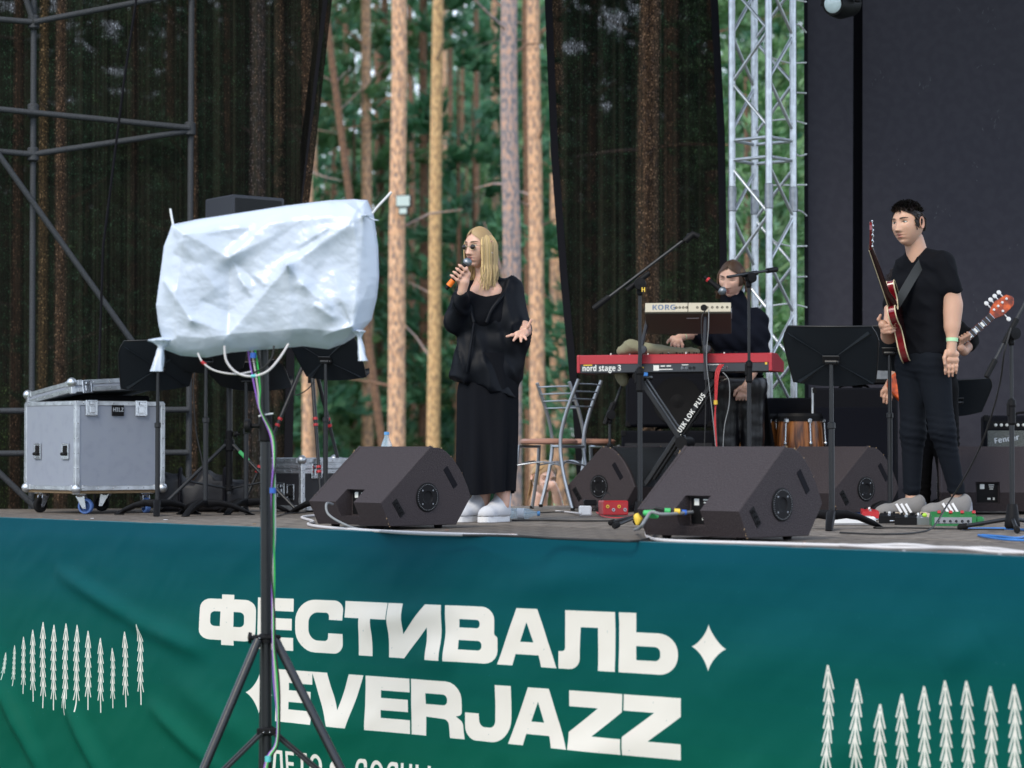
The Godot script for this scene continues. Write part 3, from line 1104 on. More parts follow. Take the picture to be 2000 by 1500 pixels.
func build_wall() -> void:
	# two dark tarpaulins laced to the truss, with a black strip of shadow cloth between them
	var defs := [[1574.0, 1664.0, 1576.0, 1670.0, 17.6], [1684.0, 2300.0, 1688.0, 2300.0, 17.7]]
	var labels := ["narrow dark grey tarpaulin with a row of eyelets beside the truss", "wide dark grey tarpaulin wall behind the guitarist"]
	for e in 2:
		var d: Array = defs[e]
		var dep: float = d[4]
		var root := thing("tarpaulin_wall", labels[e], "tarpaulin", Vector3.ZERO, 0.0, "dark tarpaulins at the back of the stage")
		var mb := MB.new()
		var pts := []
		for j in 33:
			var row := []
			for i in 33:
				var y := -0.3 + 6.6 * j / 32.0
				var k := (y - 0.43) / 3.2
				var x0: float = (lerpf(d[0], d[2], k) - 1000.0) * dep / 4700.0
				var x1: float = (lerpf(d[1], d[3], k) - 1000.0) * dep / 4700.0
				var x := lerpf(x0, x1, i / 32.0)
				row.append(Vector3(x, y, -dep + 0.02 * ripple.get_noise_2d(x * 25.0, y * 12.0)))
			pts.append(row)
		mb.grid(pts)
		part(mb, "cloth", M.tarpaulin, root)
		if e == 0:
			var hm := MB.new()
			hm.bar(Vector3(2.15, -0.086, -17.57), Vector3(2.157, 5.484, -17.57), 0.028, 0.006, Vector3.BACK)
			part(hm, "hem", M.hem_black, root)
			for k in 12:
				var y := -60.0 + 60.0 * k
				var g := MB.new()
				var at := Vector3((1576.0 - 1000.0) * 17.56 / 4700.0, 0.43 + (872.0 - y) * 17.56 / 4700.0, -17.555)
				g.lathe([Vector2(0, 0.004), Vector2(0.006, 0.004), Vector2(0.008, 0)], 8, at, Vector3.BACK)
				part(g, "eyelet", M.chrome, root)
				var s := MB.new()
				var to := at + Vector3(-0.13 - 0.16 * float(k % 2), rng.randf_range(-0.06, 0.02), 0.3)
				s.tube(arc([at, at.lerp(to, 0.5) + Vector3(0, 0.02 * (k % 3 - 1), 0), to], 5), 0.0065, 5)
				part(s, "strap", M.white_plastic, root)
	var strip := MB.new()
	strip.box(Vector3(2.53, 2.9, -17.85), Vector3(0.34, 6.8, 0.02))
	alone(strip, "black_drape", M.hem_black, "black drape strip filling the gap between the tarpaulins", "drape")
	# pale scuffs rubbed into the cloth
	rng.seed = 19
	var sc := MB.new()
	for c in [Vector3(3.55, 2.823, -17.655), Vector3(3.55, 2.748, -17.655), Vector3(3.024, 3.048, -17.655), Vector3(3.306, 3.649, -17.655), Vector3(3.475, 3.236, -17.655), Vector3(2.855, 2.541, -17.655), Vector3(3.4, 1.489, -17.655), Vector3(2.592, 1.358, -17.655), Vector3(3.531, 3.593, -17.655), Vector3(3.155, 2.165, -17.655), Vector3(3.569, 1.452, -17.655), Vector3(3.381, 2.466, -17.655), Vector3(2.705, 3.105, -17.655), Vector3(3.7, 1.903, -17.655)]:
		for k in rng.randi_range(2, 7):
			var p: Vector3 = c + Vector3(rng.randfn() * 0.035, rng.randfn() * 0.05, 0)
			var d := Vector3(rng.randf_range(-0.5, 0.5), rng.randf_range(0.4, 1.0), 0).normalized() * rng.randf_range(0.006, 0.03)
			var w := Vector3(-d.y, d.x, 0).normalized() * rng.randf_range(0.0012, 0.0028)
			sc.face([p - w, p + d - w * 0.3, p + d + w * 0.3, p + w], Vector3.BACK)
	var o := part(sc, "scuffs", M.scuff_dust, get_node("tarpaulin_wall_001"))
	o.set_meta("kind", "stuff")

func build_truss() -> void:
	var root := thing("truss_tower", "silver aluminium lattice truss tower beside the tarpaulin", "truss", Vector3((1491.0 - 1000.0) * 17.2 / 4700.0, 0, -17.2), 0.0)
	var r := 0.222
	var foot := [Vector3(-r, 0, 0.02), Vector3(0.02, 0, r), Vector3(r, 0, -0.02), Vector3(-0.035, 0, -r)]
	for k in 4:
		var mb := MB.new()
		mb.rod(foot[k] + Vector3(0, GROUND, 0), foot[k] + Vector3(0, 6.6, 0), 0.025, 12)
		part(mb, "chord", M.truss_metal, root)
	var y := -1.3
	var step := 0.345
	var n := 0
	while y < 6.3:
		for k in 4:
			var a: Vector3 = foot[k]
			var b: Vector3 = foot[(k + 1) % 4]
			if n % 2 == 0:
				var sw := a
				a = b
				b = sw
			if n % 6 == 5:
				for hh in [0.06, 0.2]:
					var mb := MB.new()
					mb.rod(a + Vector3(0, y + hh, 0), b + Vector3(0, y + hh, 0), 0.0125, 8)
					part(mb, "brace", M.truss_metal, root)
			else:
				var mb := MB.new()
				mb.rod(a + Vector3(0, y, 0), b + Vector3(0, y + step, 0), 0.0125, 8)
				part(mb, "brace", M.truss_metal, root)
		y += 0.27 if n % 6 == 5 else step
		n += 1
	for k in 4:
		for yy in [2.2, 4.2]:
			var mb := MB.new()
			mb.lathe([Vector2(0.0255, -0.09), Vector2(0.031, -0.085), Vector2(0.031, 0.085), Vector2(0.0255, 0.09)], 12, foot[k] + Vector3(0, yy, 0))
			part(mb, "coupler", M.dull_steel, root)

func build_scaffold() -> void:
	var root := thing("scaffold_tower", "galvanised scaffold frame of upright, level and slanting tubes against the dark shade net", "scaffold")
	var tubes := [
		[Vector3(-3.333, -1.268, -16.7), Vector3(-3.333, 4.594, -16.7)], [Vector3(-2.293, -1.304, -17.05), Vector3(-2.278, 4.682, -17.05)],
		[Vector3(-3.721, 2.768, -16.5), Vector3(-2.286, 2.687, -17)], [Vector3(-3.721, 2.473, -16.5), Vector3(-3.325, 2.458, -16.66)], [Vector3(-3.325, 2.458, -16.66), Vector3(-2.285, 2.668, -17.02)],
		[Vector3(-3.721, 3.386, -16.5), Vector3(-3.325, 3.379, -16.66)], [Vector3(-3.321, 3.376, -16.64), Vector3(-2.274, 3.66, -17.02)], [Vector3(-3.581, 2.508, -16.5), Vector3(-2.588, 1.065, -16.85)], [Vector3(-3.433, 3.722, -16.6), Vector3(-3.325, 3.379, -16.66)],
		[Vector3(-3.721, 0.672, -16.5), Vector3(-2.286, 0.69, -17)], [Vector3(-3.721, 0.381, -16.5), Vector3(-2.293, 0.387, -17)], [Vector3(-3.581, 0.314, -16.5), Vector3(-3.214, -0.057, -16.6)]]
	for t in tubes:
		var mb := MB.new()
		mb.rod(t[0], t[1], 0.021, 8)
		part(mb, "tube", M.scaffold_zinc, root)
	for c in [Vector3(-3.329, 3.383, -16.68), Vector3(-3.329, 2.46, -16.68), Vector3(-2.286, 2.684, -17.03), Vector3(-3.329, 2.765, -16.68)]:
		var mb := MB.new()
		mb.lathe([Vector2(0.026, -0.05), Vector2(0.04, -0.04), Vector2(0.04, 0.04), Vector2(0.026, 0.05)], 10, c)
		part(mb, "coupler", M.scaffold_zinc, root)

func build_roof() -> void:
	# the stage roof, above the picture: it keeps the sky off the players' heads, so they are lit from the open front
	var root := thing("stage_roof", "dark fabric roof on truss beams over the stage", "roof")
	var mb := MB.new()
	mb.xf = Transform3D(Basis(ALONG, UPSTAGE, Vector3.UP), EDGE)
	mb.prism(v2([-6.9, 0.5, 5.2, 0.5, 5.2, 7.6, -1.8, 7.4, -4.2, 5.0, -5.3, 3.2, -6.8, 0.9]), 6.6, 6.66)
	part(mb, "roof_sheet", M.roof_skin, root)
	for u in [-7.2, 5.0]:
		var leg := MB.new()
		leg.xf = Transform3D(Basis(ALONG, UPSTAGE, Vector3.UP), EDGE)
		leg.bar(Vector3(u, 0.8, GROUND), Vector3(u, 0.8, 6.6), 0.29, 0.29, Vector3(0, 1, 0))
		part(leg, "tower", M.truss_metal, root)

# ---- the wood behind
func spray(mb: MB, at: Vector3, out: Vector3, size: float, blades: int) -> void:
	for k in blades:
		var d := (out + Vector3(rng.randf_range(-1, 1), rng.randf_range(-0.7, 1), rng.randf_range(-1, 1)) * 0.9).normalized()
		var w := d.cross(Vector3(rng.randf_range(-1, 1), rng.randf_range(-1, 1), rng.randf_range(-1, 1))).normalized() * size * 0.13
		var s := rng.randf_range(0.7, 1.25)
		mb.col = Color(s * rng.randf_range(0.85, 1.2), s, s * rng.randf_range(0.8, 1.15))
		var nn := w.cross(d).normalized()
		var a := mb.vert(at - w * 0.6, nn)
		var b := mb.vert(at + w * 0.6, nn)
		var e := mb.vert(at + d * size * 0.6 + w, nn)
		var f := mb.vert(at + d * size, nn)
		mb.tri(a, b, e)
		mb.tri(a, e, f)

func crown_mesh(height: float, low: float, radius: float, branches: int, seed_: int) -> ArrayMesh:
	rng.seed = seed_
	var mb := MB.new()
	for k in branches:
		var h := low + (height - low) * (k + rng.randf()) / branches
		var taper := clampf((height - h) / (height - low), 0.06, 1.0)
		var reach := radius * (0.35 + 0.65 * sqrt(taper)) * rng.randf_range(0.55, 1.1)
		var a := rng.randf() * TAU
		var dir := Vector3(cos(a), rng.randf_range(-0.12, 0.35), sin(a)).normalized()
		var m := 4 + int(reach * 5.0)
		for q in m:
			var f := rng.randf_range(0.35, 1.0)
			var p := Vector3(0, h, 0) + dir * reach * f + Vector3(rng.randf_range(-1, 1), rng.randf_range(-0.6, 0.6), rng.randf_range(-1, 1)) * 0.28 * f
			spray(mb, p, dir + Vector3(0, 0.35, 0), rng.randf_range(0.2, 0.36), 7)
	return mb.mesh(true)

func leaf_mesh(height: float, radius: float, count: int, seed_: int) -> ArrayMesh:
	rng.seed = seed_
	var mb := MB.new()
	var hubs := []
	for k in 26:
		hubs.append(Vector3(rng.randf_range(-1, 1) * radius, rng.randf_range(0.12, 1.0) * height, rng.randf_range(-1, 1) * radius))
	for k in count:
		var hub: Vector3 = hubs[k % hubs.size()]
		var p := hub + Vector3(rng.randfn(), rng.randfn() * 0.7, rng.randfn()) * 0.24
		spray(mb, p, Vector3(rng.randf_range(-1, 1), 0.3, rng.randf_range(-1, 1)), rng.randf_range(0.09, 0.16), 3)
	return mb.mesh(true)

func trunk_mesh(foot: Vector3, head: Vector3, r0: float, r1: float, seed_: int) -> MB:
	rng.seed = seed_
	var mb := MB.new()
	var pts := []
	var rad := []
	for i in 15:
		var k := i / 14.0
		pts.append(foot.lerp(head, k) + Vector3(ripple.get_noise_2d(k * 60.0, seed_ * 13.0), 0, ripple.get_noise_2d(k * 60.0, seed_ * 13.0 + 99.0)) * r0 * 0.7)
		rad.append(lerpf(r0, r1, k) * (1.25 if i == 0 else 1.0))
	mb.tube(pts, rad, 12)
	return mb

func old_pine(x0: float, x1: float, width: float, d: float, bark: String, crown: Mesh, label: String, seed_: int) -> void:
	# x0, x1: where the stem stands at 0.43 m and 0.186 d higher, both measured across at that distance
	var r := width * d / 4700.0 * 0.5
	var a := Vector3((x1 - 1000.0) * d / 4700.0, 0.43, -d)
	var b := Vector3((x0 - 1000.0) * d / 4700.0, 0.43 + d * 0.1855, -d)
	var lean := (b - a) / (b.y - a.y)
	var foot := a + lean * (GROUND - 0.2 - a.y)
	var head := a + lean * 16.5
	var root := thing("pine_tree", label, "tree", foot, 0.0, "pines behind the stage")
	var mb := trunk_mesh(Vector3.ZERO, head - foot, r * 1.08, r * 0.62, seed_)
	var tr := part(mb, "trunk", M[bark], root)
	# dead branch stubs and bare limbs
	rng.seed = seed_ + 500
	for k in 7:
		var h := rng.randf_range(3.0, 12.0)
		var dir := Vector3(rng.randf_range(-1, 1), rng.randf_range(-0.1, 0.7), rng.randf_range(-1, 0.6)).normalized()
		var p := (head - foot).normalized() * h
		var l := rng.randf_range(0.25, 1.6)
		var br := MB.new()
		br.tube([p, p + dir * l * 0.5 + Vector3(0, 0.05, 0), p + dir * l + Vector3(0, rng.randf_range(-0.1, 0.25), 0)], [r * 0.2, r * 0.14, r * 0.05], 5)
		part(br, "branch", M.bark_brown if k % 2 else M.bark_grey, tr)
	var cr := shown(crown, "crown", M.needles_0 if seed_ % 2 else M.needles_1, root)
	cr.position = (head - foot) * 0.62
	cr.rotation.y = seed_ * 1.7

func build_wood() -> void:
	var high := crown_mesh(9.0, 0.0, 2.2, 20, 201)
	var young := [crown_mesh(11.0, 0.9, 2.1, 95, 211), crown_mesh(8.0, 0.5, 1.9, 85, 212), crown_mesh(13.0, 1.5, 2.4, 100, 213)]
	var leafy := [leaf_mesh(2.6, 1.0, 1500, 221), leaf_mesh(3.4, 0.8, 1500, 222)]
	var words := {"bark_orange": "tall pine with flaking orange bark behind the stage", "bark_gold": "slender pine with smooth golden bark behind the stage", "bark_grey": "stout pine with grey bark behind the singer", "bark_brown": "thin pine with dull brown bark deep in the wood"}
	var stems := [[772, 776, 34, 36, "bark_orange"], [853, 846, 26, 40, "bark_gold"], [1001, 998, 37, 34, "bark_grey"], [1049, 1050, 30, 38, "bark_orange"], [1089, 1090, 30, 41, "bark_orange"],
		[633, 745, 16, 44, "bark_brown"], [612, 611, 19, 46, "bark_orange"], [748, 737, 17, 52, "bark_brown"], [827, 823, 19, 50, "bark_brown"], [713, 718, 23, 48, "bark_orange"], [735, 741, 16, 57, "bark_brown"],
		[596, 600, 22, 42, "bark_orange"], [880, 885, 12, 62, "bark_brown"], [931, 926, 14, 64, "bark_brown"], [801, 806, 14, 61, "bark_brown"], [655, 652, 15, 66, "bark_brown"], [965, 970, 15, 56, "bark_orange"], [672, 690, 13, 59, "bark_brown"], [1028, 1030, 16, 47, "bark_brown"], [905, 902, 10, 72, "bark_brown"], [866, 868, 13, 68, "bark_orange"], [641, 634, 12, 71, "bark_brown"], [985, 979, 11, 74, "bark_brown"],
		[118, 122, 24, 38, "bark_orange"], [84, 80, 20, 42, "bark_gold"], [30, 28, 24, 44, "bark_brown"], [500, 490, 34, 34, "bark_grey"], [372, 378, 18, 40, "bark_orange"], [545, 548, 22, 45, "bark_orange"], [260, 262, 16, 47, "bark_brown"], [330, 322, 22, 50, "bark_brown"], [440, 446, 16, 46, "bark_brown"],
		[1270, 1264, 46, 30, "bark_orange"], [1315, 1320, 34, 37, "bark_brown"], [1090, 1092, 24, 46, "bark_brown"], [1160, 1150, 20, 48, "bark_brown"], [1390, 1384, 26, 40, "bark_brown"], [1462, 1470, 12, 55, "bark_brown"], [1533, 1528, 14, 52, "bark_brown"], [1680, 1684, 30, 40, "bark_orange"], [1850, 1846, 30, 38, "bark_orange"]]
	var own := {1: "tall orange pine with a flood light fixed to its trunk", 2: "slender pine with smooth golden bark beside the singer", 3: "stout pine with grey bark rising behind the singer's head", 4: "orange pine next to the stout grey one behind the singer", 6: "brown pine leaning away from the edge of the shade net", 5: "orange pine at the hem of the net by the truss", 25: "golden pine seen through the net beside the scaffold", 27: "stout grey pine seen through the net near its hem", 33: "broad orange pine seen through the net beside the truss"}
	var s := 0
	for q in stems:
		s += 1
		old_pine(q[0], q[1], q[2], q[3], q[4], high, own.get(s, words[q[4]]), s)
	# young pines that fill the wood with green
	rng.seed = 5
	var kinds := ["dense dark green young pine deep in the wood", "short bluish green young pine deep in the wood", "tall open young pine deep in the wood"]
	var spots := []
	for k in 72:
		var d := 43.0 + 66.0 * pow((k + rng.randf()) / 72.0, 1.0)
		var x := rng.randf_range(-0.24, 0.17) * d
		spots.append([x, d, rng.randi_range(0, 2), rng.randf_range(0.8, 1.25) * clampf(d / 62.0, 1.0, 1.75), rng.randf() * TAU])
	for k in 46:
		# closer ranks behind the nets and far behind the gap
		var d := rng.randf_range(46.0, 86.0)
		var x: float = [rng.randf_range(-0.26, -0.10), rng.randf_range(-0.26, -0.10), rng.randf_range(0.02, 0.13), rng.randf_range(-0.1, 0.03)][k % 4] * d
		if k % 4 == 3:
			x *= 110.0 / d
			d = rng.randf_range(96.0, 122.0)
		spots.append([x, d, rng.randi_range(0, 2), rng.randf_range(0.9, 1.3) * clampf(d / 62.0, 1.0, 1.8), rng.randf() * TAU])
	spots.append([2.6 + 0.5, 31.0, 1, 0.8, 0.4])
	spots.append([3.5, 36.0, 2, 0.9, 1.4])
	spots.append([1.35, 39.5, 0, 0.95, 2.0])
	for q in spots:
		var root := thing("young_pine", kinds[q[2]], "tree", Vector3(q[0], GROUND, -q[1]), q[4], "young pines in the wood")
		var tr := MB.new()
		tr.tube([Vector3(0, -0.1, 0), Vector3(0.05, 4, 0.03), Vector3(0, 8.5, 0)], [0.07, 0.05, 0.015], 6)
		part(tr, "trunk", M.bark_brown, root)
		shown(young[q[2]], "crown", M["needles_%d" % [0, 1, 2][(q[2] + int(q[1])) % 3]], root)
		root.scale = Vector3.ONE * q[3]
	for k in 26:
		var d := rng.randf_range(44.0, 75.0)
		var x := rng.randf_range(-0.24, 0.15) * d
		var root := thing("leafy_bush", "light green leafy bush among the pine trunks", "bush", Vector3(x, GROUND, -d), rng.randf() * TAU, "bushes among the trunks")
		var st := MB.new()
		for q in 3:
			st.tube([Vector3.ZERO, Vector3(rng.randf_range(-0.5, 0.5), 1.2, rng.randf_range(-0.5, 0.5)), Vector3(rng.randf_range(-0.7, 0.7), 2.2, rng.randf_range(-0.7, 0.7))], [0.025, 0.016, 0.006], 5)
		part(st, "stem", M.bark_brown, root)
		shown(leafy[k % 2], "foliage", M.needles_3 if k % 3 else M.needles_2, root)

# ------------------------------------------------------------------ stage gear
const SECTION := Basis(Vector3(0, 0, -1), Vector3(0, 1, 0), Vector3(1, 0, 0))

func make_wedge(label: String) -> Node3D:
	# floor monitor; its back is +z, the speaker side -z
	var root := thing("floor_monitor", label, "floor monitor", Vector3.ZERO, 0.0, "floor monitors on the stage")
	var bend := [0.0, 0.42, 0.05, 0.418, 0.09, 0.398, 0.135, 0.362, 0.175, 0.318, 0.21, 0.268, 0.24, 0.212, 0.262, 0.16]
	var full := v2([-0.245, 0.02, -0.305, 0.14, 0.035, 0.43] + bend_shift(bend, 0.045, 0.0) + [0.205, 0.02])
	var notched := v2([-0.245, 0.02, -0.268, 0.066, -0.195, 0.066, -0.195, 0.205, -0.229, 0.205, 0.035, 0.43] + bend_shift(bend, 0.045, 0.0) + [0.205, 0.02])
	var cab := MB.new()
	cab.xf = Transform3D(SECTION, Vector3.ZERO)
	cab.prism(full, -0.284, -0.075)
	cab.prism(full, 0.075, 0.284)
	cab.prism(notched, -0.0751, 0.0751)
	part(cab, "cabinet", M.speaker_paint, root)
	var side := v2([-0.247, 0.018, -0.309, 0.14, 0.033, 0.434] + bend_shift(bend, 0.05, 0.004) + [0.208, 0.018])
	for sg in [-1.0, 1.0]:
		var sp := MB.new()
		sp.xf = Transform3D(SECTION, Vector3.ZERO)
		sp.prism(side, sg * 0.2835, sg * 0.302, 0.004)
		var panel := part(sp, "side_panel", M.speaker_paint, root)
		var d := MB.new()
		d.lathe([Vector2(0.077, 0.0), Vector2(0.077, 0.004), Vector2(0.073, 0.006), Vector2(0.034, 0.006), Vector2(0.03, 0.002), Vector2(0.02, 0.001), Vector2(0, 0.001)], 36, Vector3(sg * 0.3018, 0.165, -0.005), Vector3(sg, 0, 0))
		part(d, "pole_mount", M.black_plastic, panel)
		var b := MB.new()
		for k in 40:
			var a := TAU * k / 40
			b.ball(Vector3(sg * 0.3085, 0.165 + 0.067 * sin(a), -0.005 + 0.067 * cos(a)), Vector3(0.0015, 0.0022, 0.0022), 5, 3)
		for k in 4:
			var a := TAU * (k + 0.5) / 4
			b.ball(Vector3(sg * 0.3085, 0.165 + 0.05 * sin(a), -0.005 + 0.05 * cos(a)), Vector3(0.002, 0.005, 0.005), 8, 4)
		part(b, "bolts", M.dull_steel, panel)
		var grip := MB.new()
		grip.xf = Transform3D(Basis(Vector3.RIGHT, -0.95), Vector3(sg * 0.302, 0.268, -0.165))
		grip.box(Vector3.ZERO, Vector3(0.004, 0.036, 0.125), 0.0018)
		part(grip, "grip_slot", M.hem_black, panel)
		var sock := MB.new()
		sock.xf = Transform3D(Basis(Vector3.RIGHT, -0.95), Vector3(sg * 0.302, 0.112, 0.19))
		sock.box(Vector3.ZERO, Vector3(0.005, 0.04, 0.098), 0.002)
		for k in 3:
			sock.lathe([Vector2(0.010, 0), Vector2(0.010, 0.005), Vector2(0.006, 0.005), Vector2(0.006, 0)], 10, Vector3(sg * 0.002, 0.0, -0.03 + k * 0.03), Vector3(sg, 0, 0))
		part(sock, "socket_plate", M.black_plastic, panel)
		# paint knocked off the edges
		var chip := MB.new()
		for k in 12:
			var i := rng.randi_range(0, 2)
			if rng.randf() < 0.3:
				i = rng.randi_range(0, side.size() - 2)
			var p := side[i].lerp(side[i + 1], rng.randf())
			if rng.randf() < 0.25:
				p = side[rng.randi_range(0, 2)]
			var s := rng.randf_range(0.0008, 0.004) * (3.0 if rng.randf() < 0.12 else 1.0)
			chip.ball(Vector3(sg * (0.3 + rng.randf_range(-0.002, 0.001)), p.y, -p.x) + Vector3(0, rng.randf_range(-s, s), rng.randf_range(-s, s)) * 0.3, Vector3(0.0026, s, s * rng.randf_range(0.6, 1.6)), 5, 3)
		part(chip, "chipped_edge", M.bare_wood, panel)
	var inp := MB.new()
	inp.box(Vector3(0, 0.135, 0.1965), Vector3(0.13, 0.12, 0.003), 0.001)
	var plate := part(inp, "input_panel", M.black_plastic, root)
	var pr := MB.new()
	pr.box(Vector3(-0.032, 0.175, 0.1985), Vector3(0.028, 0.03, 0.001))
	for k in 3:
		pr.box(Vector3(0.025, 0.186 - k * 0.013, 0.1985), Vector3(0.036 - 0.007 * k, 0.005, 0.001))
	pr.box(Vector3(0.01, 0.098, 0.1985), Vector3(0.02, 0.012, 0.001))
	pr.box(Vector3(0.04, 0.098, 0.1985), Vector3(0.012, 0.016, 0.001))
	part(pr, "printed_marks", M.print_white, plate)
	var gr := MB.new()
	var rows := []
	for i in range(1, bend.size() / 2):
		rows.append([Vector3(-0.28, bend[i * 2 + 1] + 0.006, -bend[i * 2] - 0.051), Vector3(0.28, bend[i * 2 + 1] + 0.006, -bend[i * 2] - 0.051)])
	gr.grid(rows)
	part(gr, "grille", M.grille, root)
	for sx in [-1.0, 1.0]:
		for sz in [-0.15, 0.19]:
			var ft := MB.new()
			ft.lathe([Vector2(0, 0), Vector2(0.02, 0), Vector2(0.024, 0.02)], 10, Vector3(sx * 0.22, 0, sz))
			part(ft, "rubber_foot", M.rubber, root)
	return root

func bend_shift(a: Array, dx: float, dy: float) -> Array:
	var o := []
	for i in range(0, a.size(), 2):
		o.append(a[i] + dx)
		o.append(a[i + 1] + dy)
	return o

func place_wedges() -> void:
	var corner := Vector3(0.3, 0, 0.245)
	var w := make_wedge("scuffed charcoal floor monitor in front of the singer, its cable lying along the stage edge")
	var turn := Basis(Vector3.UP, STAGE_TURN - 0.04)
	w.position = Vector3(-0.628, 0, -12.40) - turn * corner
	w.rotation.y = STAGE_TURN - 0.04
	turn = Basis(Vector3.UP, STAGE_TURN + 0.02)
	copy(w, "scuffed charcoal floor monitor with yellow and green tape round its cable plugs", Vector3(1.055, 0, -10.80) - turn * corner, STAGE_TURN + 0.02)
	copy(w, "smaller looking floor monitor beside the red box, its curved grille turned to the keyboards", Vector3(0.78, 0, -16.2), -2.32)
	copy(w, "floor monitor half hidden behind the front one, next to the tall bass cabinet", Vector3(2.02, 0, -15.3), STAGE_TURN - 0.1)
	copy(w, "floor monitor standing behind the guitarist's shoes in front of the silver amplifier", Vector3(3.05, 0, -15.5), -0.15)
	# the taped plugs and the bottle
	var b := thing("water_bottle", "small blue capped water bottle standing just behind the monitor in front of the singer", "bottle", Vector3(-0.69, 0.30, -13.25))
	bottle(b, 0.21)
	var cr := MB.new()
	cr.box(Vector3(-0.69, 0.149, -13.25), Vector3(0.3, 0.296, 0.24), 0.006)
	alone(cr, "equipment_box", M.black_laminate, "small black box behind the singer's monitor with a bottle on it", "box")
	var b2 := thing("water_bottle", "crumpled clear water bottle lying on the floor by the white shoes", "bottle", Vector3(-0.045, 0.034, -14.2) * Vector3(1, 0, 1) + Vector3(0, 0.035, 0))
	bottle(b2, 0.21)
	b2.rotation = Vector3(0.2, 0, -1.571)

func bottle(root: Node3D, h: float) -> void:
	var mb := MB.new()
	var k := h / 0.21
	mb.lathe([Vector2(0.0, 0.002), Vector2(0.028, 0.0), Vector2(0.032, 0.01), Vector2(0.032, 0.05), Vector2(0.029, 0.06), Vector2(0.032, 0.07), Vector2(0.032, 0.12), Vector2(0.03, 0.14), Vector2(0.014, 0.178 * k + 0.002), Vector2(0.0125, h - 0.012)], 16, Vector3.ZERO, Vector3.UP, true)
	part(mb, "bottle_body", M.clear_bottle, root)
	var c := MB.new()
	c.lathe([Vector2(0.0145, h - 0.016), Vector2(0.0145, h), Vector2(0.0, h + 0.001)], 14)
	part(c, "cap", M.bottle_cap, root)
	var l := MB.new()
	l.lathe([Vector2(0.0325, 0.075), Vector2(0.0325, 0.115)], 16)
	part(l, "paper_sleeve", M.panel_pale, root)

# ---- flight cases
func latch(parent: Node3D, at: Vector3, side: Vector3, s := 1.0) -> void:
	var mb := MB.new()
	var x := Vector3.UP.cross(side)
	mb.xf = Transform3D(Basis(x, Vector3.UP, side), at)
	mb.box(Vector3.ZERO, Vector3(0.085, 0.1, 0.006) * s, 0.002)
	for e in [-1, 1]:
		mb.box(Vector3(e * 0.036, 0, 0.004) * s, Vector3(0.012, 0.098, 0.006) * s, 0.002)
		mb.box(Vector3(0, e * 0.044, 0.004) * s, Vector3(0.08, 0.01, 0.006) * s, 0.002)
	mb.box(Vector3(0, -0.01, 0.008) * s, Vector3(0.04, 0.045, 0.008) * s, 0.003)
	mb.box(Vector3(0, 0.03, 0.010) * s, Vector3(0.03, 0.02, 0.01) * s, 0.003)
	part(mb, "latch", M.chrome, parent)

func grip_handle(parent: Node3D, at: Vector3, side: Vector3) -> void:
	var x := Vector3.UP.cross(side)
	var t := Transform3D(Basis(x, Vector3.UP, side), at)
	var mb := MB.new()
	mb.xf = t
	mb.box(Vector3(0, 0, 0.0), Vector3(0.085, 0.105, 0.004), 0.0015)
	for e in [-1, 1]:
		mb.box(Vector3(e * 0.037, 0, 0.003), Vector3(0.010, 0.105, 0.006), 0.002)
		mb.box(Vector3(0, e * 0.047, 0.003), Vector3(0.085, 0.010, 0.006), 0.002)
	for k in 3:
		mb.ball(Vector3(-0.028 + k * 0.028, 0.047, 0.007), Vector3(0.004, 0.004, 0.002), 6, 4)
	var h := part(mb, "handle", M.chrome, parent)
	var g := MB.new()
	g.xf = t
	g.tube([Vector3(-0.026, -0.018, 0.014), Vector3(0.026, -0.018, 0.014)], 0.011, 8)
	g.box(Vector3(0, 0.006, 0.003), Vector3(0.055, 0.06, 0.002))
	part(g, "rubber_grip", M.rubber, h)

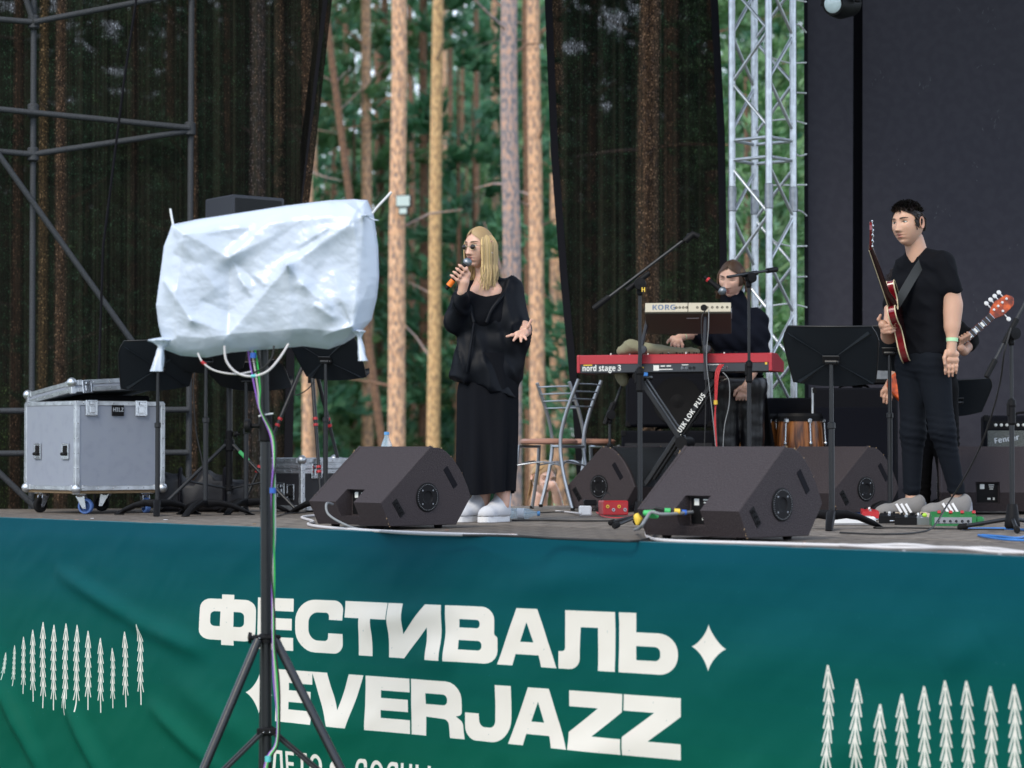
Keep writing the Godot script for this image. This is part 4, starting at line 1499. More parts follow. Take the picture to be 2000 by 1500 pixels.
func case_box(root: Node3D, at: Vector3, size: Vector3, skin: Material, called: String, balls := [1, 1]) -> Node3D:
	# panel box with aluminium edges, ball corners and rivets; at is the middle of its base
	var c := at + Vector3(0, size.y * 0.5, 0)
	var mb := MB.new()
	mb.box(c, size - Vector3.ONE * 0.008)
	var body := part(mb, called, skin, root)
	var h := size * 0.5
	var e := MB.new()
	var w := 0.03
	for sx in [-1.0, 1.0]:
		for sy in [-1.0, 1.0]:
			e.box(c + Vector3(0, sy * (h.y - w * 0.5), sx * (h.z - w * 0.5)), Vector3(size.x - 0.02, w, w), 0.003)
			e.box(c + Vector3(sx * (h.x - w * 0.5), sy * (h.y - w * 0.5), 0), Vector3(w - 0.001, w - 0.001, size.z - 0.02), 0.003)
			e.box(c + Vector3(sx * (h.x - w * 0.5), 0, sy * (h.z - w * 0.5)), Vector3(w + 0.001, size.y - 0.02, w + 0.001), 0.003)
	part(e, "edge_trim", M.aluminium, body)
	var rv := MB.new()
	for sx in [-1.0, 1.0]:
		for k in 6:
			var f := (k + 0.5) / 6.0 - 0.5
			for sy in [-1.0, 1.0]:
				rv.ball(c + Vector3(size.x * f, sy * (h.y - 0.015), sx * (h.z + 0.0005)), Vector3(0.0045, 0.0045, 0.002), 6, 4)
				rv.ball(c + Vector3(sx * (h.x + 0.0005), sy * (h.y - 0.015), size.z * f), Vector3(0.002, 0.0045, 0.0045), 6, 4)
				if size.y > 0.2:
					rv.ball(c + Vector3(sy * (h.x - 0.015), size.y * f, sx * (h.z + 0.001)), Vector3(0.0045, 0.0045, 0.002), 6, 4)
					rv.ball(c + Vector3(sx * (h.x + 0.001), size.y * f, sy * (h.z - 0.015)), Vector3(0.002, 0.0045, 0.0045), 6, 4)
	part(rv, "rivets", M.chrome, body)
	for sx in [-1.0, 1.0]:
		for sz in [-1.0, 1.0]:
			for q in 2:
				var y := -1.0 if q == 0 else 1.0
				if balls[q]:
					var bl := MB.new()
					bl.ball(c + Vector3(sx * (h.x - 0.012), y * (h.y - 0.012), sz * (h.z - 0.012)), Vector3.ONE * 0.032, 14, 10)
					for ax in 3:
						var tip := Vector3.ZERO
						tip[ax] = 0.05
						bl.box(c + Vector3(sx * (h.x - 0.016 - tip.x), y * (h.y - 0.016 - tip.y), sz * (h.z - 0.016 - tip.z)), Vector3(0.036, 0.036, 0.036), 0.004)
					part(bl, "ball_corner", M.aluminium, body)
	return body

func caster(root: Node3D, at: Vector3, turn: float, wheel: Material) -> void:
	var fork := MB.new()
	fork.xf = Transform3D(Basis(Vector3.UP, turn), at)
	fork.box(Vector3(0, 0.128, 0), Vector3(0.1, 0.006, 0.085), 0.002)
	fork.lathe([Vector2(0.03, 0.108), Vector2(0.034, 0.116), Vector2(0.03, 0.125)], 14)
	for e in [-1.0, 1.0]:
		fork.prism(v2([-0.03, 0.115, 0.03, 0.115, 0.012 - 0.03, 0.035, -0.012 - 0.03, 0.035]), e * 0.024, e * 0.020)
	fork.tube([Vector3(-0.03, 0.048, -0.03), Vector3(-0.03, 0.048, 0.03)], 0.007, 8)
	var f := part(fork, "caster", M.chrome, root)
	var wh := MB.new()
	wh.xf = Transform3D(Basis(Vector3.UP, turn), at)
	wh.lathe([Vector2(0.036, -0.017), Vector2(0.046, -0.016), Vector2(0.05, -0.010), Vector2(0.05, 0.010), Vector2(0.046, 0.016), Vector2(0.036, 0.017), Vector2(0.012, 0.012), Vector2(0.0, 0.012)], 22, Vector3(-0.03, 0.05, 0), Vector3.BACK)
	part(wh, "wheel", wheel, f)

func build_cases() -> void:
	# grey trunk on casters, its lid lying askew on the rim
	var root := thing("flight_case", "big grey flight case on casters with its lid ajar", "flight case", Vector3(-2.755, 0, -15.2), deg_to_rad(39))
	var c := Vector3(0.325, 0, -0.345)
	var body := case_box(root, c + Vector3(0, 0.15, 0), Vector3(0.65, 0.57, 0.69), M.grey_laminate, "box", [1, 0])
	var bd := MB.new()
	bd.box(c + Vector3(0, 0.141, 0), Vector3(0.61, 0.02, 0.64), 0.003)
	part(bd, "base_board", M.bare_wood, root)
	for sx in [-1.0, 1.0]:
		for sz in [-1.0, 1.0]:
			caster(root, c + Vector3(sx * 0.23, 0.0, sz * 0.25), [0.2, 2.2, -0.9, 1.4][int(sx + 1 + (sz + 1) * 0.5)], mat("caster_blue", rgb(0.06, 0.13, 0.34), 0.5) if sz > 0 else M.rubber)
	latch(body, Vector3(0.11, 0.675, 0.004), Vector3.BACK)
	latch(body, Vector3(0.47, 0.675, 0.004), Vector3.BACK)
	grip_handle(body, Vector3(-0.002, 0.40, -0.13), Vector3.LEFT)
	grip_handle(body, Vector3(-0.002, 0.40, -0.50), Vector3.LEFT)
	var pl := MB.new()
	pl.box(Vector3(0.3, 0.66, 0.003), Vector3(0.088, 0.07, 0.005), 0.002)
	var plate := part(pl, "name_plate", M.black_plastic, body)
	lettering(plate, "HILZ", Vector3(0.3, 0.665, 0.0065), Basis(), 0.026, M.aluminium)
	var lid := MB.new()
	var lt := Node3D.new()
	lt.name = "lid"
	root.add_child(lt)
	lt.position = c + Vector3(-0.32, 0.735, -0.05)
	lt.rotation = Vector3(-0.10, -0.06, 0.06)
	case_box(lt, Vector3(0.325, 0, 0.03), Vector3(0.65, 0.075, 0.69), M.grey_laminate, "lid_box", [0, 1])
	latch(lt, Vector3(0.11, 0.03, 0.378), Vector3.BACK, 0.8)
	var foam := MB.new()
	foam.box(c + Vector3(0.05, 0.735, 0.0), Vector3(0.44, 0.05, 0.5), 0.01)
	part(foam, "dark_lining", M.black_cloth, body)
	# black case behind the monitors
	var r2 := thing("flight_case", "low black flight case with silver edges between the stands", "flight case", Vector3(-1.373, -0.008, -15.7) * Vector3(1, 0, 1), deg_to_rad(40))
	var b2 := case_box(r2, Vector3(0.3, 0.012, -0.23), Vector3(0.6, 0.27, 0.46), M.black_laminate, "box", [1, 0])
	var b3 := case_box(r2, Vector3(0.3, 0.284, -0.23), Vector3(0.6, 0.07, 0.46), M.aluminium, "lid", [0, 1])
	latch(b2, Vector3(0.12, 0.27, 0.004), Vector3.BACK)
	latch(b2, Vector3(-0.003, 0.14, -0.23), Vector3.LEFT)
	grip_handle(b3, Vector3(-0.002, 0.13, -0.12), Vector3.LEFT)

func lettering(parent: Node3D, words: String, at: Vector3, turn: Basis, size: float, m: Material, bold := 0.0, squeeze := 1.0) -> void:
	var t := TextMesh.new()
	t.text = words
	var f := SystemFont.new()
	f.font_names = PackedStringArray(["Droid Sans"])
	f.font_weight = 700
	t.font = f
	t.font_size = 64
	t.pixel_size = size / 46.0
	t.depth = 0.001
	t.curve_step = 2.0
	var o := MeshInstance3D.new()
	o.name = "lettering"
	o.mesh = t
	o.material_override = m
	parent.add_child(o, true)
	o.transform = Transform3D(turn * Basis.from_scale(Vector3(squeeze, 1, 1)), at)

# ---- stands
func music_stand(label: String, at: Vector3, turn: float, h: float, tilt: float, lean_x := 0.0, ribs := false, width := 0.5, height := 0.34, leg_turn := 0.0) -> Node3D:
	var root := thing("music_stand", label, "music stand", at, turn, "black music stands")
	var lo := MB.new()
	lo.rod(Vector3(0, 0.05, 0), Vector3(0, h * 0.62, 0), 0.0155, 12)
	lo.lathe([Vector2(0.0155, 0), Vector2(0.021, 0.004), Vector2(0.021, 0.03), Vector2(0.0155, 0.034)], 12, Vector3(0, h * 0.62 - 0.03, 0))
	part(lo, "lower_tube", M.black_steel, root)
	var up := MB.new()
	up.rod(Vector3(0, h * 0.6, 0), Vector3(0, h - 0.02, 0), 0.0115, 12)
	part(up, "upper_tube", M.black_steel, root)
	for k in 3:
		var lg := MB.new()
		lg.xf = Transform3D(Basis(Vector3.UP, leg_turn + TAU * k / 3.0), Vector3.ZERO)
		var upper := [Vector3(0.012, 0.098, 0), Vector3(0.08, 0.098, 0), Vector3(0.16, 0.078, 0), Vector3(0.24, 0.044, 0), Vector3(0.30, 0.006, 0)]
		var rows := []
		for i in upper.size():
			var w: float = [0.020, 0.023, 0.022, 0.020, 0.018][i]
			var th: float = [0.05, 0.042, 0.034, 0.03, 0.005][i]
			var p: Vector3 = upper[i]
			rows.append([p + Vector3(0, 0, w * 0.6), p + Vector3(0, -0.006, w), p + Vector3(0, -th, w), p + Vector3(0, -th, -w), p + Vector3(0, -0.006, -w), p + Vector3(0, 0, -w * 0.6)])
		lg.grid(rows, true)
		lg.box(Vector3(0.278, 0.004, 0), Vector3(0.06, 0.008, 0.034), 0.003)
		part(lg, "leg", M.black_plastic, root)
	var desk := Node3D.new()
	desk.name = "desk"
	root.add_child(desk)
	desk.position = Vector3(0, h, 0)
	desk.rotation = Vector3(tilt, 0, lean_x)
	# the plate: wider above, its corners cut and rolled; local +y runs up the plate and +z is its back
	var rows := []
	for j in 9:
		var k := j / 8.0
		var y := -height * 0.5 + height * k
		var w := width * 0.5 * lerpf(0.86, 1.0, sin(k * 1.5)) * (1.0 if k < 0.8 else lerpf(1.0, 0.86, (k - 0.8) * 5.0))
		var row := []
		for i in 15:
			var x := -1.0 + i / 7.0
			row.append(Vector3(x * w, y + (0.022 * (1 - x * x) if k > 0.75 else 0.0) * (k - 0.75) * 4.0, -0.035 * x * x))
		rows.append(row)
	var pl := MB.new()
	pl.grid(rows)
	var under := []
	for row in rows:
		var r := []
		for p in row:
			r.append(p + Vector3(0, 0, 0.003))
		under.append(r)
	pl.grid(under)
	part(pl, "plate", M.stand_black, desk)
	var rim := MB.new()
	var line := []
	for i in range(14, -1, -1):
		line.append(rows[8][i])
	for j in range(7, -1, -1):
		line.append(rows[j][0])
	rim.tube(line, 0.005, 6)
	var line2 := [rows[8][14]]
	for j in range(7, -1, -1):
		line2.append(rows[j][14])
	rim.tube(line2, 0.005, 6)
	part(rim, "rolled_edge", M.black_steel, desk)
	var lip := MB.new()
	var lrow := [[], [], []]
	for i in 15:
		var p: Vector3 = rows[0][i]
		lrow[0].append(p)
		lrow[1].append(p + Vector3(0, -0.012, -0.055))
		lrow[2].append(p + Vector3(0, 0.016, -0.07))
	lip.grid(lrow)
	part(lip, "shelf", M.stand_black, desk)
	if ribs:
		for e in [[-0.42, 0.40], [0.42, 0.42], [-0.36, -0.46], [0.40, -0.46]]:
			var rb := MB.new()
			var q := Vector3(e[0] * width, e[1] * height, -0.035 * e[0] * e[0] * 4.0 * 0.9 + 0.004)
			rb.face([Vector3(0, 0, 0.016), q + Vector3(-0.012, 0.01, 0.0), q + Vector3(0.0, 0, 0.010)], Vector3.BACK)
			rb.face([Vector3(0, 0, 0.016), q + Vector3(0.012, -0.01, 0.0), q + Vector3(0.0, 0, 0.010)], Vector3.BACK)
			part(rb, "pressed_rib", M.stand_black, desk)
	var hinge := MB.new()
	hinge.tube([Vector3(-0.03, -0.01, 0.02), Vector3(0.03, -0.01, 0.02)], 0.013, 10)
	hinge.box(Vector3(0, 0, 0.01), Vector3(0.09, 0.05, 0.008), 0.003)
	hinge.ball(Vector3(0.036, -0.01, 0.02), Vector3(0.009, 0.011, 0.011), 8, 6)
	part(hinge, "hinge", M.black_steel, desk)
	return root

func build_music_stands() -> void:
	mat("stand_black", rgb(0.014, 0.018, 0.023), 0.42)
	var fl := Vector3(1, 0, 1)
	music_stand("black music stand beside the grey flight case", Vector3(-2.223, -0.001, -15.1) * fl, 0.35, 0.93, 0.62, 0.06, true, 0.5, 0.36, 0.3)
	music_stand("black music stand with its desk tipped flat under the plastic sheet", Vector3(-1.915, 0.001, -15.05) * fl, 0.1, 0.98, 1.05, 0.02, false, 0.52, 0.34, 0.1)
	music_stand("black music stand with its desk turned edge-on to the tripod pole", Vector3(-1.701, 0.001, -15.4) * fl, -0.3, 0.87, 1.1, -0.04, false, 0.56, 0.36, 0.5)
	music_stand("black music stand by the low black flight case", Vector3(-1.185, -0.003, -15.3) * fl, -0.45, 0.99, 0.72, -0.03, true, 0.5, 0.36, 0.9)
	music_stand("black music stand with ribbed desk back in front of the guitarist", Vector3(1.666, 0, -12.55) * fl, -0.28, 0.89, 0.66, -0.02, true, 0.5, 0.36, 0.62)
	music_stand("black music stand behind the guitarist's guitar, its desk near the keyboards", Vector3(2.308, -0.002, -14.7) * fl, -0.3, 1.02, 0.6, 0.0, false, 0.5, 0.30, 0.2)
	music_stand("black music stand behind the guitarist in front of the tarpaulin wall", Vector3(2.936, -0.003, -15.9) * fl, 0.15, 0.74, 0.75, 0.05, false, 0.48, 0.30, 0.2)

func mic_stand(label: String, at: Vector3, turn: float, h: float, tail: Vector3, tip: Vector3, round_base := false) -> Node3D:
	# tail, tip: ends of the boom from the joint at the top of the pole, in the stand's own axes
	var root := thing("microphone_stand", label, "microphone stand", at, turn, "microphone stands")
	var p := MB.new()
	p.rod(Vector3(0, 0.06, 0), Vector3(0, h * 0.62, 0), 0.0135, 10)
	part(p, "lower_tube", M.black_steel, root)
	var u := MB.new()
	u.rod(Vector3(0, h * 0.6, 0), Vector3(0, h, 0), 0.0095, 10)
	part(u, "upper_tube", M.black_steel, root)
	var cl := MB.new()
	cl.lathe([Vector2(0.0135, 0), Vector2(0.02, 0.01), Vector2(0.019, 0.09), Vector2(0.022, 0.1), Vector2(0.02, 0.125), Vector2(0.0095, 0.135)], 12, Vector3(0, h * 0.62 - 0.07, 0))
	cl.box(Vector3(-0.018, h * 0.62 + 0.01, 0.0), Vector3(0.02, 0.07, 0.016), 0.005)
	part(cl, "clutch", M.black_plastic, root)
	var base := MB.new()
	base.lathe([Vector2(0.024, 0.17), Vector2(0.028, 0.15), Vector2(0.036, 0.09), Vector2(0.04, 0.06), Vector2(0.03, 0.045), Vector2(0, 0.045)], 14, Vector3(0, -0.03, 0), Vector3.UP, true)
	part(base, "base_hub", M.black_plastic, root)
	for k in 3:
		var a := TAU * k / 3.0
		var d := Vector3(cos(a), 0, sin(a))
		var lg := MB.new()
		lg.tube([d * 0.03 + Vector3(0, 0.062, 0), d * 0.27 + Vector3(0, 0.022, 0)], 0.0105, 8)
		var leg := part(lg, "leg", M.black_steel, root)
		var f := MB.new()
		f.tube([d * 0.25 + Vector3(0, 0.025, 0), d * 0.256 + Vector3(0, 0.024, 0), d * 0.292 + Vector3(0, 0.018, 0), d * 0.3 + Vector3(0, 0.018, 0)], [0.0135, 0.0165, 0.0165, 0.012], 10)
		part(f, "rubber_foot", M.rubber, leg)
	var j := Vector3(0, h + 0.02, 0)
	var jt := MB.new()
	jt.ball(j, Vector3(0.026, 0.028, 0.02), 12, 8)
	jt.lathe([Vector2(0.012, -0.06), Vector2(0.017, -0.05), Vector2(0.017, -0.02)], 12, j)
	jt.lathe([Vector2(0.03, 0.0), Vector2(0.033, 0.006), Vector2(0.03, 0.02), Vector2(0.0, 0.022)], 16, j + Vector3(0, 0, 0.022), Vector3.BACK)
	part(jt, "joint", M.black_plastic, root)
	var bm := MB.new()
	var d := (tip - tail).normalized()
	var off := Vector3(0, 0.022, 0)
	bm.rod(j + tail + off, j + tip + off, 0.0085, 10)
	var boom := part(bm, "boom", M.black_steel, root)
	var gr := MB.new()
	gr.tube([j + tail + off - d * 0.005, j + tail + off, j + tail + off + d * 0.10, j + tail + off + d * 0.105], [0.011, 0.016, 0.016, 0.009], 10)
	part(gr, "grip", M.black_plastic, boom)
	gr = MB.new()
	gr.tube([j + off - d * 0.09, j + off - d * 0.085, j + off + d * 0.06, j + off + d * 0.065], [0.011, 0.0155, 0.0155, 0.011], 10)
	part(gr, "grip", M.black_plastic, boom)
	return root

func mic_clip(root: Node3D, at: Vector3, d: Vector3) -> void:
	var mb := MB.new()
	mb.tube([at, at + d * 0.03], 0.008, 8)
	var x := d.cross(Vector3.BACK).normalized()
	mb.tube([at + d * 0.045 - d * 0.03 + x * 0.004, at + d * 0.05 + Vector3(0.02, 0.012, 0), at + d * 0.05 + Vector3(0.05, -0.002, 0)], [0.018, 0.02, 0.017], 10)
	mb.ball(at + d * 0.055, Vector3(0.022, 0.018, 0.014), 10, 6)
	part(mb, "clip", M.black_plastic, root)

func build_mic_stands() -> void:
	var fl := Vector3(1, 0, 1)
	var s := mic_stand("microphone stand with an empty clip at the top of its boom", Vector3(0.678, 0.001, -12.75) * fl, 0.0, 1.27, Vector3(-0.244, -0.152, 0.03), Vector3(0.228, 0.209, -0.03))
	mic_clip(s, Vector3(0.228, 1.514, -0.03), Vector3(0.75, 0.62, 0).normalized())
	lettering(s, "H", Vector3(0.016, 1.259, 0.047), Basis(), 0.024, M.yellow)
	var s2 := mic_stand("microphone stand with a microphone pointing at the keyboard player", Vector3(1.419, 0.004, -14.4) * fl, 0.5, 1.42, Vector3(0.27, 0.045, -0.1), Vector3(-0.22, -0.03, 0.1))
	var mic := thing("microphone", "black microphone with a red ring hanging on the boom by the keyboard player", "microphone", Vector3(1.194, 1.42, -14.32), 0.0, "microphones")
	microphone(mic, Vector3(-0.05, 0.02, 0.02), Vector3(0.75, -0.62, 0.2).normalized(), M.red_plastic, 0.12, 0.012)
	var s3 := mic_stand("short microphone stand behind the keyboard with a bent clip", Vector3(0.65, 0.001, -16) * fl, 0.2, 0.62, Vector3(0.0, -0.03, 0.0), Vector3(0.11, 0.23, -0.02))
	mic_clip(s3, Vector3(0.1, 0.85, -0.02), Vector3(0.35, 0.94, 0))
	mic_stand("microphone stand with a lowered boom by the pedals and the silver amplifier", Vector3(2.523, 0.001, -12.15) * fl, 0.4, 0.98, Vector3(-0.17, -0.24, 0.03), Vector3(0.2, 0.28, -0.04))

func microphone(root: Node3D, at: Vector3, d: Vector3, ring: Material, body_length := 0.16, band := 0.04) -> void:
	# d points from the tail to the head
	var b := MB.new()
	b.tube([at, at + d * 0.02, at + d * body_length * 0.55, at + d * body_length], [0.0115, 0.0125, 0.0145, 0.019], 14)
	part(b, "mic_body", M.black_plastic, root)
	var r := MB.new()
	r.tube([at + d * 0.022, at + d * 0.024, at + d * (0.022 + band), at + d * (0.024 + band)], [0.013, 0.0165, 0.0165, 0.014], 14)
	part(r, "colour_ring", ring, root)
	var h := MB.new()
	var c := at + d * (body_length + 0.018)
	h.ball(c, Vector3.ONE * 0.0255, 16, 12)
	var head := part(h, "mic_head", M.mic_mesh, root)
	var g := MB.new()
	g.tube([c - d * 0.006, c - d * 0.004, c + d * 0.002, c + d * 0.004], [0.0255, 0.0275, 0.0275, 0.0255], 16, false)
	part(g, "head_band", M.dull_steel, head)

# ---- the speaker and the camera tripod behind the plastic
func build_tripods() -> void:
	var fl := Vector3(1, 0, 1)
	var root := thing("speaker_stand", "black tripod speaker stand with a strip of green tape on one leg", "speaker stand", Vector3(-1.844, 0.002, -15.7) * fl)
	var p := MB.new()
	p.rod(Vector3(0, 0.12, 0), Vector3(0, 0.95, 0), 0.0195, 12)
	p.rod(Vector3(0, 0.9, 0), Vector3(0, 1.35, 0), 0.0165, 12)
	part(p, "pole", M.black_steel, root)
	var hub := MB.new()
	hub.lathe([Vector2(0.02, 0.40), Vector2(0.034, 0.405), Vector2(0.034, 0.47), Vector2(0.024, 0.48), Vector2(0.024, 0.53), Vector2(0.02, 0.535)], 12)
	hub.lathe([Vector2(0.0205, 0.14), Vector2(0.03, 0.145), Vector2(0.03, 0.175), Vector2(0.022, 0.18), Vector2(0.022, 0.405)], 12)
	hub.lathe([Vector2(0, 0), Vector2(0.02, 0.0), Vector2(0.02, 0.02), Vector2(0.008, 0.025), Vector2(0.008, 0.04)], 10, Vector3(0.03, 0.51, 0), Vector3.RIGHT)
	part(hub, "hub", M.black_plastic, root)
	for k in 3:
		var a := 0.45 + TAU * k / 3.0
		var d := Vector3(cos(a), 0, sin(a))
		var lg := MB.new()
		lg.tube([d * 0.03 + Vector3(0, 0.44, 0), d * 0.52 + Vector3(0, 0.012, 0)], 0.0125, 8)
		lg.tube([d * 0.028 + Vector3(0, 0.16, 0), d * 0.3 + Vector3(0, 0.205, 0)], 0.008, 6)
		var leg := part(lg, "leg", M.black_steel, root)
		if k == 0:
			var tp := MB.new()
			tp.tube([d * 0.08 + Vector3(0, 0.396, 0), d * 0.15 + Vector3(0, 0.335, 0)], 0.0135, 8, false)
			part(tp, "green_tape", M.green_tape, leg)
	var sp := thing("loudspeaker", "black loudspeaker box raised on the tripod, mostly behind the plastic sheet", "loudspeaker", Vector3(-1.77, 1.339, -15.7) * Vector3(1, 0, 1) + Vector3(0, 1.35, 0), 0.7)
	var b := MB.new()
	b.prism(v2([-0.16, -0.18, 0.16, -0.18, 0.2, 0.2, -0.2, 0.2]), 0.0, 0.70, 0.01)
	for i in b.v.size():
		b.v[i] = Vector3(b.v[i].x, b.v[i].z, b.v[i].y)
		b.n[i] = Vector3(b.n[i].x, b.n[i].z, b.n[i].y)
	for i in range(0, b.ix.size(), 3):
		var q := b.ix[i + 1]
		b.ix[i + 1] = b.ix[i + 2]
		b.ix[i + 2] = q
	part(b, "cabinet", M.dull_black, sp)
	var g := MB.new()
	g.box(Vector3(0, 0.35, 0.203), Vector3(0.36, 0.66, 0.006), 0.003)
	part(g, "grille", M.grille, sp)
	# camera tripod with red collars
	var t := thing("camera_tripod", "black camera tripod with red leg collars behind a music stand", "tripod", Vector3(-1.337, -0.004, -15.95) * fl)
	var head := MB.new()
	head.rod(Vector3(0, 0.85, 0), Vector3(0, 1.15, 0), 0.017, 10)
	head.box(Vector3(0, 1.18, 0), Vector3(0.09, 0.06, 0.09), 0.01)
	head.lathe([Vector2(0.03, 0.98), Vector2(0.05, 1.0), Vector2(0.05, 1.04), Vector2(0.03, 1.06)], 12)
	part(head, "head", M.black_plastic, t)
	var feet := [Vector3(-0.44, 0, 0.2), Vector3(0.1, 0, 0.28), Vector3(0.25, 0, -0.25)]
	for f in feet:
		var lg := MB.new()
		var top := Vector3(f.x * 0.06, 1.02, f.z * 0.06)
		lg.tube([top, top.lerp(f, 0.42)], 0.0135, 8)
		lg.tube([top.lerp(f, 0.42), top.lerp(f, 0.72)], 0.0115, 8)
		lg.tube([top.lerp(f, 0.72), f], 0.0095, 8)
		var leg := part(lg, "leg", M.black_steel, t)
		for k in [0.40, 0.44, 0.71, 0.74]:
			var rg := MB.new()
			rg.tube([top.lerp(f, k - 0.008), top.lerp(f, k + 0.008)], 0.0165, 10)
			part(rg, "red_collar", M.red_plastic, leg)
	# cable hanging from the tripod
	var cb := MB.new()
	cb.tube(arc([Vector3(-1.362, 0.993, -15.85), Vector3(-1.429, 0.773, -15.8), Vector3(-1.307, 0.839, -15.75), Vector3(-1.284, 1.008, -15.8)], 8), 0.004, 5)
	alone(cb, "hanging_cable", M.cable_black, "thin black cable looped round the camera tripod", "cable")
	var cb2 := MB.new()
	cb2.tube(arc([Vector3(-2.035, 1.03, -15.5), Vector3(-2.051, 0.799, -15.5), Vector3(-2.035, 0.536, -15.5), Vector3(-1.995, 0.338, -15.5), Vector3(-1.979, 0.173, -15.5), Vector3(-1.959, 0.06, -15.4)], 8), 0.0045, 5)
	alone(cb2, "hanging_cable", M.cable_black, "thin black cable hanging down beside the speaker stand", "cable")
	# duffel bag
	var bag := thing("duffel_bag", "black nylon duffel bag slumped behind the music stands", "bag", Vector3(-2.047, -0.003, -15.9) * fl, 0.1)
	var bm := MB.new()
	var rows := []
	for j in 13:
		var x := -0.3 + 0.6 * j / 12.0
		var hh := 0.26 + 0.03 * sin(j * 1.1) - 0.02 * (j % 3)
		if j == 0 or j == 12:
			hh *= 0.75
		var row := []
		for k in 20:
			var a := TAU * k / 20
			var w := 0.15 * signf(cos(a)) * pow(absf(cos(a)), 0.5)
			row.append(Vector3(x + 0.012 * sin(a * 3.0 + j), maxf(0.002, hh * 0.5 + hh * 0.5 * signf(sin(a)) * pow(absf(sin(a)), 0.5) + 0.008 * sin(j * 2.3 + k * 1.7)), w + 0.01 * sin(k * 2.1 + j * 1.3)))
		rows.append(row)
	bm.grid(rows, true)
	bm.face(rows[0], Vector3.LEFT)
	bm.face(rows[12], Vector3.RIGHT)
	part(bm, "bag_body", M.bag_nylon, bag)
	for x in [-0.14, 0.15]:
		var st := MB.new()
		var sp2 := []
		for k in 13:
			var a := PI * k / 12.0
			sp2.append(Vector3(x, 0.14 + 0.145 * sin(a), 0.165 * cos(a)))
		sp2.push_front(Vector3(x, 0.02, 0.168))
		st.tube(sp2, 0.012, 4)
		part(st, "webbing", M.hem_black, bag)

